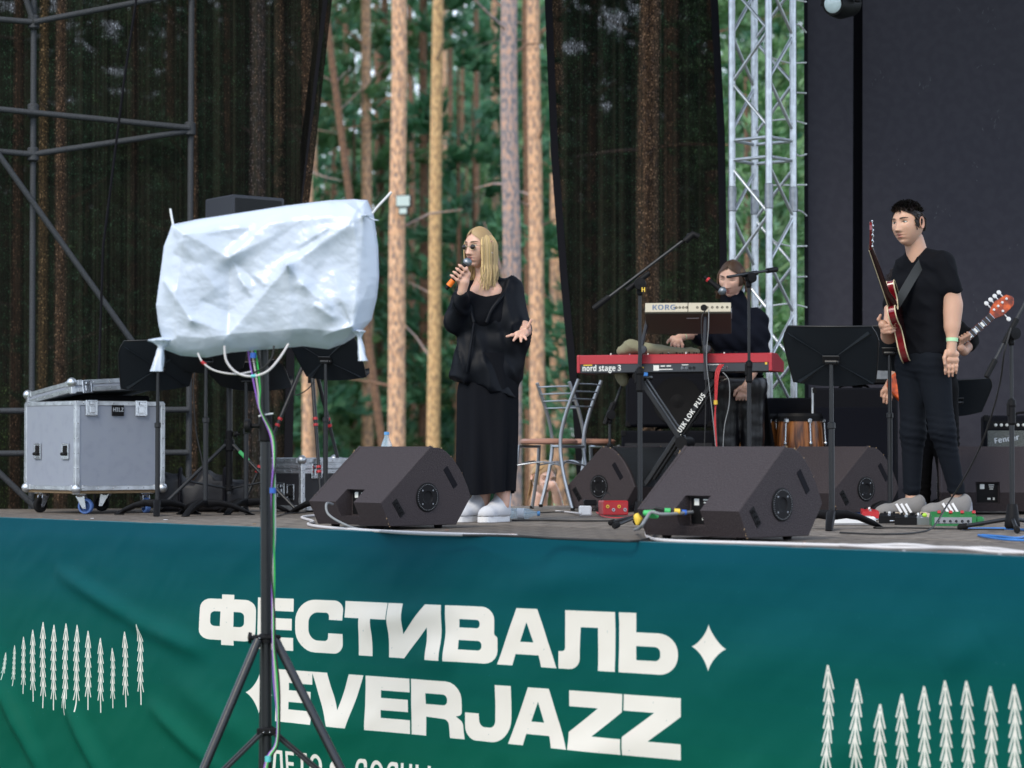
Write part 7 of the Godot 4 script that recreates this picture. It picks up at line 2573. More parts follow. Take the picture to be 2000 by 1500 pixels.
func build_keyboardist() -> void:
	var root := person("keyboard player in a dark navy polo-neck jumper leaning over the red keyboard", Vector3(1.517, 0, -16.2))
	var skin := Color(0.55, 0.34, 0.26)
	var ht := Transform3D(Basis.from_euler(Vector3(0.30, -0.48, -0.10))* Basis.from_scale(Vector3(1.14, 1.06, 1.1)), Vector3(-0.038, 1.555, 0.06))
	var mb := MB.new()
	mb.col = skin
	flesh(mb, [[Vector3(-0.024, 1.465, 0.03), Vector3(0.003, 1.344, -0.02), 0.052, 0.056], [Vector3(0.003, 1.344, -0.02), Vector3(0.007, 0.896, -0.03), 0.05, 0.05], [Vector3(0.003, 1.275, -0.02), Vector3(-0.145, 1.275, -0.02), 0.05, 0.045], [Vector3(-0.145, 1.275, -0.02), Vector3(-0.255, 1.165, 0.08), 0.042, 0.04], [Vector3(-0.255, 1.165, 0.08), Vector3(-0.324, 1.196, 0.17), 0.04, 0.04], [Vector3(0.003, 1.275, -0.02), Vector3(0.145, 1.275, -0.02), 0.05, 0.045], [Vector3(0.145, 1.275, -0.02), Vector3(0.155, 1.044, 0.02), 0.042, 0.042], [Vector3(0.155, 1.044, 0.02), Vector3(0.138, 1.013, 0.03), 0.042, 0.042],
		[Vector3(-0.324, 1.196, 0.17), Vector3(-0.393, 1.158, 0.22), 0.042, 0.029], [Vector3(0.138, 1.013, 0.03), Vector3(0.069, 0.869, 0.07), 0.043, 0.028]], 0.011, 0.014)
	head(mb, ht, true, skin, Color(0.40, 0.17, 0.15), Color(0.07, 0.04, 0.03), Color(0.03, 0.02, 0.02), true)
	var hb := [[Vector3(-0.393, 1.158, 0.22), Vector3(-0.427, 1.137, 0.235), 0.027, 0.027], [Vector3(-0.448, 1.144, 0.235), Vector3(-0.414, 1.124, 0.25), 0.022, 0.022]]
	finger(hb, [Vector3(-0.455, 1.141, 0.24), Vector3(-0.476, 1.134, 0.25), Vector3(-0.486, 1.117, 0.25)], 0.0088)
	finger(hb, [Vector3(-0.445, 1.131, 0.25), Vector3(-0.458, 1.117, 0.262), Vector3(-0.462, 1.096, 0.26)], 0.0088)
	finger(hb, [Vector3(-0.431, 1.12, 0.255), Vector3(-0.438, 1.103, 0.265), Vector3(-0.438, 1.082, 0.262)], 0.0088)
	finger(hb, [Vector3(-0.417, 1.117, 0.255), Vector3(-0.414, 1.096, 0.262), Vector3(-0.41, 1.072, 0.258)], 0.0088)
	finger(hb, [Vector3(-0.396, 1.131, 0.25), Vector3(-0.386, 1.103, 0.255), Vector3(-0.389, 1.079, 0.252)], 0.0095)
	hand_mesh(mb, hb, skin)
	var h2 := [[Vector3(0.069, 0.869, 0.07), Vector3(0.045, 0.827, 0.08), 0.027, 0.028], [Vector3(0.014, 0.813, 0.08), Vector3(0.055, 0.8, 0.085), 0.02, 0.02]]
	for k in 4:
		var s := 290.1
		var x := 1441.0 + k * 5.2
		var p := Vector3((x - 1440.0) / s, (1000.0 - 770.0) / s, 0.085)
		finger(h2, [p, p + Vector3(-0.012, -0.028, 0.008), p + Vector3(-0.018 + 0.004 * k, -0.05, 0.0)], 0.0092)
	finger(h2, [Vector3(0.014, 0.827, 0.09), Vector3(-0.021, 0.8, 0.1), Vector3(-0.031, 0.772, 0.1)], 0.0098)
	hand_mesh(mb, h2, skin)
	part(mb, "body", M.skin, root, true)
	var sw := MB.new()
	flesh(sw, [[Vector3(-0.021, 1.43, 0.02), Vector3(0.003, 1.351, -0.01), 0.066, 0.072], [Vector3(-0.003, 1.361, 0), Vector3(0.007, 1.275, -0.01), 0.075, 0.09], [Vector3(-0.138, 1.296, -0.03), Vector3(0.131, 1.296, -0.03), 0.062, 0.062], [Vector3(-0.097, 1.172, -0.01), Vector3(0.103, 1.165, -0.01), 0.11, 0.112], [Vector3(-0.076, 0.982, -0.03), Vector3(0.09, 0.982, -0.03), 0.105, 0.105],
		[Vector3(-0.152, 1.289, -0.02), Vector3(-0.255, 1.165, 0.08), 0.064, 0.056], [Vector3(-0.255, 1.165, 0.08), Vector3(-0.321, 1.196, 0.17), 0.055, 0.046],
		[Vector3(0.145, 1.282, -0.02), Vector3(0.155, 1.051, 0.02), 0.064, 0.052], [Vector3(0.155, 1.051, 0.02), Vector3(0.138, 1.006, 0.03), 0.052, 0.046]], 0.012, 0.014, "knit", 0.85)
	part(sw, "jumper", M.navy_knit, root)
	var pt := MB.new()
	flesh(pt, [[Vector3(-0.062, 0.855, -0.03), Vector3(0.09, 0.855, -0.03), 0.115, 0.115], [Vector3(-0.069, 0.793, -0.02), Vector3(-0.069, 0.034, -0.02), 0.095, 0.055], [Vector3(0.097, 0.793, -0.02), Vector3(0.117, 0.034, 0), 0.095, 0.055]], 0.013, 0.014, "leather", 0.02, 0.9)
	part(pt, "leather_trousers", M.leather, root)
	var cl := MB.new()
	var rows := []
	for j in 12:
		var k := j / 11.0
		var row := []
		for i in 15:
			var q := i / 14.0
			row.append(Vector3(0.138, 0.913, 0) + Vector3(-0.05 + q * (0.10 + 0.10 * k), -0.62 * k, -0.02 - 0.10 * q + 0.02 * sin(q * 14.0 + k * 2.0)))
		rows.append(row)
	cl.grid(rows)
	part(cl, "long_coat_tail", M.black_cloth, root)
	for q in [[Vector3(-0.069, 0, -0.05), Vector3(-0.3, 0, 1)], [Vector3(0.117, 0, -0.03), Vector3(0.1, 0, 1)]]:
		shoe(root, q[0], q[1], 0.25, 0.09, M.leather, M.rubber, 0.025)
	var wb := MB.new()
	wb.lathe([Vector2(0.033, -0.008), Vector2(0.034, 0.008)], 16, Vector3(-0.376, 1.168, 0.207), Vector3(0.7, 0.35, -0.55).normalized())
	part(wb, "wristband", M.wrist_green, root)
	var hr := MB.new()
	scalp(hr, ht, 1.05, Color(0.055, 0.034, 0.022), 1.0, -0.03, true)
	hr.xf = ht
	rng.seed = 51
	for k in 240:
		var sg := -1.0 if k % 2 else 1.0
		var az := lerpf(1.0, 3.1, rng.randf())
		var z0 := lerpf(0.075, -0.06, clampf((az - 0.9) / 1.7, 0, 1)) + rng.randf_range(-0.01, 0.01)
		var root_y := 0.1175 * sqrt(maxf(0.05, 1.0 - pow(z0 / 0.1, 2.0))) + 0.004
		var back := 1.0 if az > 1.5 else 0.0
		var pts := [Vector3(sg * 0.003, root_y, z0)]
		var az2 := lerpf(az, 2.0, 0.55) if sg > 0 else az
		for q in [[0.075, 0.82, az], [0.035, 0.98, lerpf(az, az2, 0.4)], [-0.01, 1.02, az2], [-0.06, 0.98, az2]]:
			var y: float = q[0]
			var rr := sqrt(maxf(0.1, 1.0 - pow(y / 0.125, 2.0))) if y > 0.0 else 1.0
			pts.append(Vector3(sg * sin(q[2]) * 0.0755 * 1.09 * rr * q[1], y, cos(q[2]) * 0.094 * 1.08 * rr * q[1]))
		var last: Vector3 = pts[-1]
		pts.append(last + Vector3(sg * rng.randf_range(-0.01, 0.03), -rng.randf_range(0.01, 0.045) * (1.6 if sg < 0 else 0.6), rng.randf_range(-0.03, 0.0)))
		var tone := rng.randf_range(0.7, 1.5) * (1.3 if sg < 0 and k % 3 == 0 else 1.0)
		strand(hr, pts, rng.randf_range(0.0042, 0.006), Color(0.075, 0.045, 0.027) * tone)
	part(hr, "hair", M.hair, root, true)

func build_bassist() -> void:
	var root := person("bass player in black with curly dark hair, mostly hidden behind the guitarist", Vector3(2.697, 0, -15.65))
	var skin := Color(0.42, 0.24, 0.17)
	var ht := Transform3D(Basis.from_euler(Vector3(0.35, -0.6, 0.0)).scaled(Vector3.ONE * 1.03), Vector3(-0.133, 1.452, 0.02))
	var mb := MB.new()
	mb.col = skin
	flesh(mb, [[Vector3(-0.107, 1.365, 0), Vector3(-0.05, 1.255, -0.03), 0.055, 0.062], [Vector3(-0.05, 1.255, -0.03), Vector3(0.007, 0.872, 0), 0.05, 0.05], [Vector3(-0.033, 1.189, -0.02), Vector3(-0.117, 1.189, -0.06), 0.05, 0.045], [Vector3(-0.117, 1.189, -0.06), Vector3(-0.193, 0.989, 0.02), 0.042, 0.042], [Vector3(-0.193, 0.989, 0.02), Vector3(-0.216, 0.872, 0.1), 0.042, 0.04], [Vector3(-0.017, 1.189, 0), Vector3(0.133, 1.199, 0.06), 0.05, 0.045], [Vector3(0.133, 1.199, 0.06), Vector3(0.26, 1.112, 0.09), 0.045, 0.044], [Vector3(-0.216, 0.872, 0.1), Vector3(-0.27, 0.832, 0.2), 0.04, 0.03], [Vector3(0.26, 1.099, 0.1), Vector3(0.206, 1.039, 0.2), 0.044, 0.03]], 0.012, 0.014)
	head(mb, ht, false, skin, Color(0.32, 0.13, 0.11), Color(0.015, 0.012, 0.01), Color(0.02, 0.015, 0.012), true)
	var hb := [[Vector3(-0.27, 0.832, 0.2), Vector3(-0.293, 0.792, 0.22), 0.028, 0.028]]
	finger(hb, [Vector3(-0.296, 0.779, 0.225), Vector3(-0.313, 0.746, 0.24), Vector3(-0.316, 0.713, 0.235)], 0.0095)
	finger(hb, [Vector3(-0.283, 0.776, 0.225), Vector3(-0.29, 0.739, 0.24), Vector3(-0.296, 0.706, 0.235)], 0.0095)
	finger(hb, [Vector3(-0.27, 0.783, 0.225), Vector3(-0.266, 0.746, 0.24), Vector3(-0.273, 0.716, 0.235)], 0.009)
	finger(hb, [Vector3(-0.306, 0.806, 0.22), Vector3(-0.326, 0.779, 0.235), Vector3(-0.33, 0.753, 0.235)], 0.0105)
	hand_mesh(mb, hb, skin * 1.1)
	var h2 := [[Vector3(0.206, 1.039, 0.2), Vector3(0.186, 1.059, 0.22), 0.028, 0.026]]
	for k in 4:
		var p := Vector3(0.18, 1.086, 0.23) + Vector3(0.018 * k, 0.01 * k, 0)
		finger(h2, [p, p + Vector3(0.0, 0.03, 0.02), p + Vector3(-0.01, 0.045, 0.0)], 0.009)
	hand_mesh(mb, h2, skin)
	part(mb, "body", M.skin, root, true)
	var sh := MB.new()
	flesh(sh, [[Vector3(-0.117, 1.225, -0.08), Vector3(0.133, 1.232, 0.06), 0.066, 0.07], [Vector3(-0.083, 1.105, -0.05), Vector3(0.083, 1.105, 0.03), 0.115, 0.115], [Vector3(-0.05, 0.906, -0.04), Vector3(0.073, 0.906, 0.03), 0.12, 0.12],
		[Vector3(-0.127, 1.205, -0.06), Vector3(-0.193, 0.989, 0.02), 0.062, 0.056], [Vector3(-0.193, 0.989, 0.02), Vector3(-0.213, 0.879, 0.1), 0.055, 0.048], [Vector3(0.14, 1.219, 0.06), Vector3(0.26, 1.122, 0.08), 0.066, 0.058], [Vector3(0.26, 1.122, 0.08), Vector3(0.253, 1.086, 0.12), 0.057, 0.05]], 0.013, 0.015, "shirt")
	part(sh, "shirt", M.black_cloth, root)
	var je := MB.new()
	flesh(je, [[Vector3(-0.033, 0.822, -0.04), Vector3(0.083, 0.822, 0.02), 0.115, 0.115], [Vector3(-0.033, 0.773, -0.05), Vector3(-0.033, 0.057, -0.05), 0.1, 0.06], [Vector3(0.1, 0.773, 0.02), Vector3(0.153, 0.057, 0.02), 0.1, 0.062]], 0.013, 0.014, "jeans", 0.02)
	part(je, "trousers", M.black_cloth, root)
	for q in [[Vector3(-0.033, 0, -0.06), Vector3(-0.6, 0, 0.8)], [Vector3(0.153, 0, 0), Vector3(-0.5, 0, 0.85)]]:
		shoe(root, q[0], q[1], 0.28, 0.09, M.leather, M.rubber, 0.025)
	var hr := MB.new()
	hr.col = Color(0.012, 0.010, 0.009)
	var t := ht.basis
	flesh(hr, [[ht * Vector3(0, 0.06, -0.02), ht * Vector3(0, 0.0, -0.06), 0.105, 0.09], [ht * Vector3(-0.05, 0.05, 0.01), ht * Vector3(0.05, 0.05, 0.01), 0.075, 0.075], [ht * Vector3(-0.07, 0.0, -0.03), ht * Vector3(0.07, 0.0, -0.03), 0.05, 0.05]], 0.008, 0.012, "curls")
	part(hr, "hair", M.hair, root, true)
	# bass guitar
	var b := thing("bass_guitar", "bass guitar with an orange wooden headstock and white tuning keys behind the guitarist", "bass guitar", Vector3(2.697, 0, -15.65), 0.0, "guitars on the stage")
	var c := Vector3(-0.113, 0.832, 0.24)
	var hd := Vector3(0.4, 1.265, 0.1)
	var a := (hd - c).normalized()
	var nrm := Vector3(0.10, 0.25, 1.0)
	nrm = (nrm - a * nrm.dot(a)).normalized()
	var w := a.cross(nrm)
	var tt := Transform3D(Basis(w, a, nrm), c)
	var bd := MB.new()
	bd.xf = tt
	bd.prism(rounded([-0.16, -0.17, 0.09, 0.16, -0.15, 0.09, 0.12, 0.02, 0.06, 0.16, 0.2, 0.05, 0.05, 0.13, 0.03, -0.05, 0.12, 0.03, -0.15, 0.26, 0.05, -0.12, 0.03, 0.06]), -0.02, 0.02, 0.006)
	part(bd, "body", M.bass_wood, b)
	var br := MB.new()
	br.xf = tt
	br.box(Vector3(0, -0.09, 0.028), Vector3(0.085, 0.05, 0.014), 0.003)
	for k in 4:
		br.ball(Vector3(-0.03 + k * 0.02, -0.09, 0.036), Vector3(0.006, 0.014, 0.005), 8, 6)
	part(br, "bridge", M.chrome, b)
	var l := c.distance_to(hd)
	var nk := MB.new()
	nk.xf = tt
	nk.box(Vector3(0, (l + 0.08) * 0.5, 0.022), Vector3(0.048, l - 0.08, 0.024), 0.006)
	part(nk, "neck", M.bass_wood, b)
	var fb := MB.new()
	fb.xf = tt
	fb.box(Vector3(0, (l + 0.05) * 0.5, 0.036), Vector3(0.046, l - 0.05, 0.005), 0.001)
	var board := part(fb, "fretboard", M.rosewood, b)
	for k in 12:
		var f := MB.new()
		f.xf = tt
		var y := l - l * 0.95 * (1.0 - pow(0.944, k * 1.0)) - 0.003
		f.box(Vector3(0, y, 0.039), Vector3(0.046, 0.0025, 0.003))
		part(f, "fret", M.chrome, board)
		if k in [2, 4, 6, 8]:
			var iy := l - l * 0.95 * (1.0 - pow(0.944, k + 0.5)) - 0.003
			var i := MB.new()
			i.xf = tt
			i.box(Vector3(0, iy, 0.039), Vector3(0.032, 0.016, 0.0015))
			part(i, "inlay", M.print_white, board)
	var h := MB.new()
	h.xf = tt * Transform3D(Basis(), Vector3(0, l, 0.018))
	h.prism(rounded([-0.023, 0, 0, 0.023, 0, 0, 0.045, 0.06, 0.02, 0.04, 0.16, 0.03, 0.0, 0.2, 0.02, -0.045, 0.17, 0.02, -0.06, 0.08, 0.03, -0.045, 0.03, 0.02]), 0.0, 0.016, 0.002)
	var hs := part(h, "headstock", M.bass_wood, b)
	for k in 5:
		var tn := MB.new()
		tn.xf = h.xf
		var sg := -1.0 if k < 4 else 1.0
		var y := 0.035 + 0.038 * (k if k < 4 else 1)
		tn.tube([Vector3(sg * 0.04, y, 0.004), Vector3(sg * 0.075, y, 0.004)], 0.004, 6)
		tn.ball(Vector3(sg * 0.085, y, 0.004), Vector3(0.016, 0.015, 0.005), 10, 6)
		tn.lathe([Vector2(0.008, 0), Vector2(0.008, 0.012), Vector2(0, 0.013)], 10, Vector3(sg * 0.022, y, 0.016), Vector3.BACK)
		part(tn, "tuning_key", M.white_plastic, hs)

func build_onlooker() -> void:
	var plat := MB.new()
	plat.box(Vector3(0.24, (GROUND - 1.25) * 0.5, -18.15), Vector3(1.2, 0.35, 0.9), 0.01)
	alone(plat, "wooden_step", M.plywood_dark, "low wooden step behind the stage under the onlooker", "step")
	var root := person("fair-haired onlooker behind the stage rubbing an eye with the hand", Vector3(0.238, -1.25, -18.0))
	var skin := Color(0.66, 0.42, 0.34)
	var ht := Transform3D(Basis.from_euler(Vector3(0.3, 0.45, -0.1)).scaled(Vector3.ONE * 1.12), Vector3(-0.004, 1.444, 0.05))
	var mb := MB.new()
	mb.col = skin
	flesh(mb, [[Vector3(-0.015, 1.321, 0.03), Vector3(-0.038, 1.187, -0.03), 0.05, 0.055], [Vector3(-0.038, 1.187, -0.03), Vector3(-0.027, 0.728, -0.02), 0.05, 0.05], [Vector3(-0.027, 1.111, -0.02), Vector3(0.115, 1.118, -0.02), 0.045, 0.042], [Vector3(0.115, 1.118, -0.02), Vector3(0.153, 0.957, 0.06), 0.04, 0.038], [Vector3(0.153, 0.957, 0.06), Vector3(0.13, 1.149, 0.1), 0.038, 0.04], [Vector3(-0.027, 1.111, -0.02), Vector3(-0.176, 1.118, -0.03), 0.045, 0.04], [Vector3(-0.176, 1.118, -0.03), Vector3(-0.103, 0.804, 0), 0.04, 0.038], [Vector3(0.13, 1.149, 0.1), Vector3(0.084, 1.348, 0.2), 0.042, 0.03], [Vector3(-0.103, 0.804, 0), Vector3(-0.103, 0.498, 0.05), 0.04, 0.03]], 0.012, 0.014)
	head(mb, ht, true, skin, Color(0.45, 0.18, 0.17), Color(0.2, 0.12, 0.06), Color(0.05, 0.03, 0.02), true)
	var hb := [[Vector3(0.084, 1.348, 0.2), Vector3(0.061, 1.39, 0.215), 0.03, 0.032], [Vector3(0.061, 1.398, 0.215), Vector3(0.023, 1.402, 0.215), 0.028, 0.024]]
	for k in 4:
		var p := Vector3(0.015, 1.417, 0.225) + Vector3(0.004 * k, -0.017 * k, 0)
		finger(hb, [p, p + Vector3(-0.028, -0.008, 0.012), p + Vector3(-0.03, -0.024, -0.006)], 0.0095)
	finger(hb, [Vector3(0.038, 1.386, 0.22), Vector3(0, 1.409, 0.225), Vector3(-0.023, 1.398, 0.215)], 0.0105)
	hand_mesh(mb, hb, skin)
	part(mb, "body", M.skin, root, true)
	var sh := MB.new()
	flesh(sh, [[Vector3(-0.18, 1.141, -0.03), Vector3(0.115, 1.141, -0.03), 0.06, 0.06], [Vector3(-0.123, 0.996, -0.02), Vector3(0.069, 0.996, -0.02), 0.11, 0.11], [Vector3(-0.103, 0.728, -0.02), Vector3(0.054, 0.728, -0.02), 0.11, 0.11], [Vector3(0.123, 1.134, -0.02), Vector3(0.153, 0.957, 0.05), 0.055, 0.05], [Vector3(0.153, 0.957, 0.06), Vector3(0.134, 1.118, 0.09), 0.05, 0.045], [Vector3(-0.18, 1.134, -0.03), Vector3(-0.123, 0.804, 0), 0.055, 0.045]], 0.014, 0.016, "shirt")
	part(sh, "shirt", M.white_cotton, root)
	var tr := MB.new()
	flesh(tr, [[Vector3(-0.092, 0.613, -0.02), Vector3(0.05, 0.613, -0.02), 0.11, 0.11], [Vector3(-0.092, 0.555, -0.02), Vector3(-0.1, 0.057, -0.02), 0.09, 0.05], [Vector3(0.05, 0.555, -0.02), Vector3(0.069, 0.057, -0.02), 0.09, 0.05]], 0.014, 0.016, "jeans")
	part(tr, "trousers", M.black_denim, root)
	for x in [-0.09, 0.06]:
		shoe(root, Vector3(x, 0, -0.03), Vector3(0, 0, 1), 0.25, 0.08, M.white_canvas, M.sole_white, 0.025)
	var sc := MB.new()
	sc.tube(arc([Vector3(-0.13, 1.226, 0), Vector3(-0.1, 1.18, 0.07), Vector3(-0.046, 1.149, 0.1), Vector3(0.015, 1.172, 0.1), Vector3(0.05, 1.226, 0.02)], 5), 0.012, 6)
	part(sc, "yellow_neck_strap", M.yellow, root)
	var wb := MB.new()
	wb.lathe([Vector2(0.037, -0.012), Vector2(0.036, 0.012)], 14, Vector3(0.103, 1.264, 0.155), Vector3(-0.2, 0.85, 0.45).normalized())
	part(wb, "wristband", M.wrist_green, root)
	var hr := MB.new()
	scalp(hr, ht, 1.05, Color(0.30, 0.19, 0.10), 0.95, -0.03, true)
	hr.xf = ht
	rng.seed = 61
	for k in 150:
		var sg := -1.0 if k % 2 else 1.0
		var az := rng.randf_range(0.9, 3.1)
		var pts := []
		for q in [[0.112, 0.3, az * 0.75], [0.085, 0.72, az], [0.045, 0.96, lerpf(az, 2.4, 0.3)], [0.0, 1.0, lerpf(az, 2.7, 0.6)], [-0.05, 0.95, lerpf(az, 2.9, 0.8)]]:
			pts.append(Vector3(sg * sin(q[2]) * 0.082 * q[1], q[0], cos(q[2]) * 0.102 * q[1]))
		if k % 3 == 0:
			pts.append(pts[-1] + Vector3(0, -rng.randf_range(0.06, 0.14), 0.01))
		strand(hr, pts, 0.0055, Color(0.42, 0.27, 0.13) * rng.randf_range(0.65, 1.25))
	part(hr, "hair", M.hair, root, true)

# ------------------------------------------------------------------ instruments and amplifiers
func build_keys() -> void:
	var turn := -0.345
	var root := thing("stage_keyboard", "red stage keyboard with white name lettering on its black back panel", "keyboard", Vector3(1.105, 0.915, -15.83), turn)
	var sh := MB.new()
	sh.prism(v2([-0.165, 0.035, -0.165, 0.06, -0.02, 0.085, 0.02, 0.117, 0.155, 0.117, 0.163, 0.112, 0.163, 0.058, 0.1, 0.058]), -0.6399, 0.6399)
	turn_section(sh)
	part(sh, "top_shell", M.keyboard_red, root)
	var bp := MB.new()
	bp.box(Vector3(0, 0.029, 0.0), Vector3(1.276, 0.057, 0.318), 0.002)
	var back := part(bp, "back_panel", M.keyboard_back, root)
	for sg in [-1.0, 1.0]:
		var e := MB.new()
		e.prism(rounded([-0.17, 0.0, 0.006, 0.166, 0.0, 0.006, 0.166, 0.119, 0.01, 0.02, 0.119, 0.01, -0.17, 0.07, 0.01]), sg * 0.638, sg * 0.66, 0.003)
		turn_section(e)
		part(e, "end_cheek", M.keyboard_red, root)
	lettering(back, "nord stage 3", Vector3(-0.49, 0.03, 0.1605), Basis(), 0.038, M.print_white, 0.0, 0.86)
	for q in [[-0.585, 0.051, 0.06, 0.007, "yellow"], [0.66 - 0.04, 0.05, 0.014, 0.016, "yellow"], [-0.115, 0.028, 0.038, 0.036, "print_white"], [-0.07, 0.04, 0.03, 0.008, "print_white"], [-0.03, 0.04, 0.03, 0.008, "print_white"], [-0.05, 0.018, 0.09, 0.006, "print_white"], [0.08, 0.046, 0.045, 0.005, "print_white"], [0.27, 0.046, 0.1, 0.005, "print_white"], [-0.21, 0.03, 0.016, 0.012, "yellow"]]:
		var st := MB.new()
		st.box(Vector3(q[0], q[1], 0.1602), Vector3(q[2], q[3], 0.001))
		part(st, "label_print", M[q[4]], back)
	for x in [0.06, 0.09, 0.115, 0.14, 0.215, 0.24, 0.31, 0.335, 0.36]:
		var j := MB.new()
		j.lathe([Vector2(0.009, 0), Vector2(0.009, 0.004), Vector2(0.005, 0.004), Vector2(0.005, 0.001)], 10, Vector3(x, 0.026, 0.159), Vector3.BACK)
		part(j, "socket", M.chrome if x < 0.1 or x > 0.2 else M.black_plastic, back)
	var kb := MB.new()
	kb.box(Vector3(0, 0.065, -0.095), Vector3(1.22, 0.016, 0.14), 0.002)
	part(kb, "key_bed", M.print_white, root)
	rng.seed = 71
	for k in 34:
		var kn := MB.new()
		var x := -0.45 + 0.026 * k + rng.randf_range(-0.006, 0.006)
		var tall := rng.randf_range(0.008, 0.018)
		kn.lathe([Vector2(0.006, 0.0), Vector2(0.005, tall), Vector2(0, tall + 0.001)], 8, Vector3(x, 0.117, 0.1 + rng.randf_range(-0.06, 0.04)))
		part(kn, "control_knob", M.black_plastic if k % 5 else M.print_white, root)
	# X stand
	var st := thing("keyboard_stand", "black folding X keyboard stand with white lettering on one bar", "keyboard stand", Vector3(1.105, 0, -15.83), turn, "")
	for sg in [-1.0, 1.0]:
		for z in [-0.05, 0.05]:
			var zz: float = z + sg * 0.018
			var mb := MB.new()
			mb.bar(Vector3(sg * -0.25, 0.872, zz), Vector3(sg * 0.33, 0.03, zz), 0.03, 0.05, Vector3.BACK, 0.004)
			var b := part(mb, "crossbar", M.black_steel, st)
			if sg < 0 and z > 0:
				var ang := atan2(0.842, 0.58)
				lettering(b, "QUIK LOK  PLUS", Vector3(0.085, 0.635, zz + 0.029), Basis(Vector3.BACK, ang), 0.032, M.print_white)
		var sp := MB.new()
		sp.tube([Vector3(sg * 0.25, 0.888, -0.17), Vector3(sg * 0.25, 0.888, 0.15)], 0.016, 8)
		var rail := part(sp, "support_bar", M.black_steel, st)
		var cap := MB.new()
		cap.lathe([Vector2(0.018, -0.02), Vector2(0.024, -0.018), Vector2(0.024, 0.018), Vector2(0.0, 0.022)], 12, Vector3(sg * 0.25, 0.888, 0.165), Vector3.BACK)
		part(cap, "end_cap", M.rubber, rail)
		var ft := MB.new()
		ft.tube([Vector3(sg * 0.33, 0.018, -0.2), Vector3(sg * 0.33, 0.018, 0.2)], 0.016, 8)
		part(ft, "foot_bar", M.black_steel, st)
		# second tier
		var ar := MB.new()
		ar.bar(Vector3(sg * 0.23, 0.86, 0.19), Vector3(sg * 0.215 + 0.01, 1.08, 0.20), 0.022, 0.03, Vector3.BACK, 0.003)
		ar.bar(Vector3(sg * 0.215 + 0.01, 1.05, 0.215), Vector3(sg * 0.19 + 0.05, 1.30, 0.235), 0.02, 0.028, Vector3.BACK, 0.003)
		ar.lathe([Vector2(0.0, 0.04), Vector2(0.026, 0.038), Vector2(0.028, 0.015), Vector2(0.012, 0.012), Vector2(0.012, 0)], 12, Vector3(sg * 0.215 + 0.03, 1.06, 0.21), Vector3.BACK)
		part(ar, "tier_arm", M.dull_black, st)
		var tb := MB.new()
		tb.tube([Vector3(sg * 0.19 + 0.05, 1.325, 0.29), Vector3(sg * 0.19 + 0.08, 1.21, 0.0)], 0.022, 10)
		part(tb, "tier_bar", M.rubber, st)
	var hb := MB.new()
	hb.tube([Vector3(0.035, 0.455, -0.1), Vector3(0.035, 0.455, 0.1)], 0.04, 14)
	part(hb, "hub", M.black_plastic, st)
	# synth on the second tier
	var sy := thing("synthesizer", "small beige synthesizer tilted on the upper tier above the red keyboard", "synthesizer", Vector3(1.135, 1.30, -15.50), -0.1)
	sy.rotation.x = -0.42
	var body := MB.new()
	body.box(Vector3(0, 0, -0.14), Vector3(0.555, 0.036, 0.30), 0.004)
	part(body, "underside", M.synth_under, sy)
	for sg in [-1.0, 1.0]:
		var pn := MB.new()
		pn.box(Vector3(sg * 0.139, 0.022, 0.014), Vector3(0.274, 0.066, 0.006), 0.002)
		var pnl := part(pn, "back_panel", M.synth_beige, sy)
		if sg < 0:
			lettering(pnl, "KORG", Vector3(-0.155, 0.022, 0.0178), Basis(), 0.036, M.print_blue, 0.0, 1.15)
		for k in (4 if sg < 0 else 7):
			var j := MB.new()
			var x := (-0.075 + k * 0.022) if sg < 0 else (0.06 + k * 0.032)
			j.lathe([Vector2(0.008, 0), Vector2(0.008, 0.003), Vector2(0.004, 0.003), Vector2(0.004, 0)], 10, Vector3(x, 0.02, 0.0165), Vector3.BACK)
			part(j, "socket", M.black_plastic, pnl)
	var tp := MB.new()
	tp.box(Vector3(0, 0.042, -0.145), Vector3(0.55, 0.03, 0.28), 0.004)
	part(tp, "top_case", M.synth_under, sy)
	var sl := MB.new()
	sl.box(Vector3(0.279, 0.01, -0.05), Vector3(0.003, 0.03, 0.09))
	sl.box(Vector3(0.03, -0.0185, -0.06), Vector3(0.08, 0.001, 0.006))
	part(sl, "sticker", M.panel_pale, sy)
	# coat thrown over the keyboard's panel
	var ja := MB.new()
	flesh(ja, [[Vector3(0.716, 1.058, -15.88), Vector3(0.783, 1.091, -15.86), 0.03, 0.045], [Vector3(0.783, 1.088, -15.86), Vector3(0.977, 1.063, -15.83), 0.042, 0.034], [Vector3(0.977, 1.06, -15.83), Vector3(1.217, 1.055, -15.8), 0.032, 0.022], [Vector3(0.773, 1.067, -15.93), Vector3(0.721, 0.913, -15.98), 0.04, 0.035], [Vector3(0.721, 0.913, -15.98), Vector3(0.741, 0.865, -15.98), 0.038, 0.036]], 0.01, 0.012, "shirt")
	alone(ja, "folded_coat", M.olive_cloth, "olive green coat draped over the back of the red keyboard", "coat")
	# cables at the keyboard
	for k in 3:
		cable("red_cable", "red cable hanging from the keyboard sockets to the floor", M.cable_red, [Vector3(1.339, 0.958, -15.5) + Vector3(0.012 * k, 0, 0), Vector3(1.308, 0.897, -15.45) + Vector3(0.01 * k, 0, 0), Vector3(1.305, 0.732, -15.45) + Vector3(0.004 * k, 0, 0), Vector3(1.308, 0.535, -15.45) + Vector3(-0.004 * k, 0, 0), Vector3(1.325, 0.239, -15.45) + Vector3(0.006 * k, 0, 0), Vector3(1.337, 0.06, -15.4) + Vector3(0.02 * k, -0.01, 0)], 0.0045, "red cables under the keyboard")
	var tie := MB.new()
	tie.tube([Vector3(1.307, 0.726, -15.44), Vector3(1.307, 0.699, -15.44)], 0.013, 8)
	alone(tie, "tape_mark", M.yellow, "yellow tape round the red cables under the keyboard", "tape")
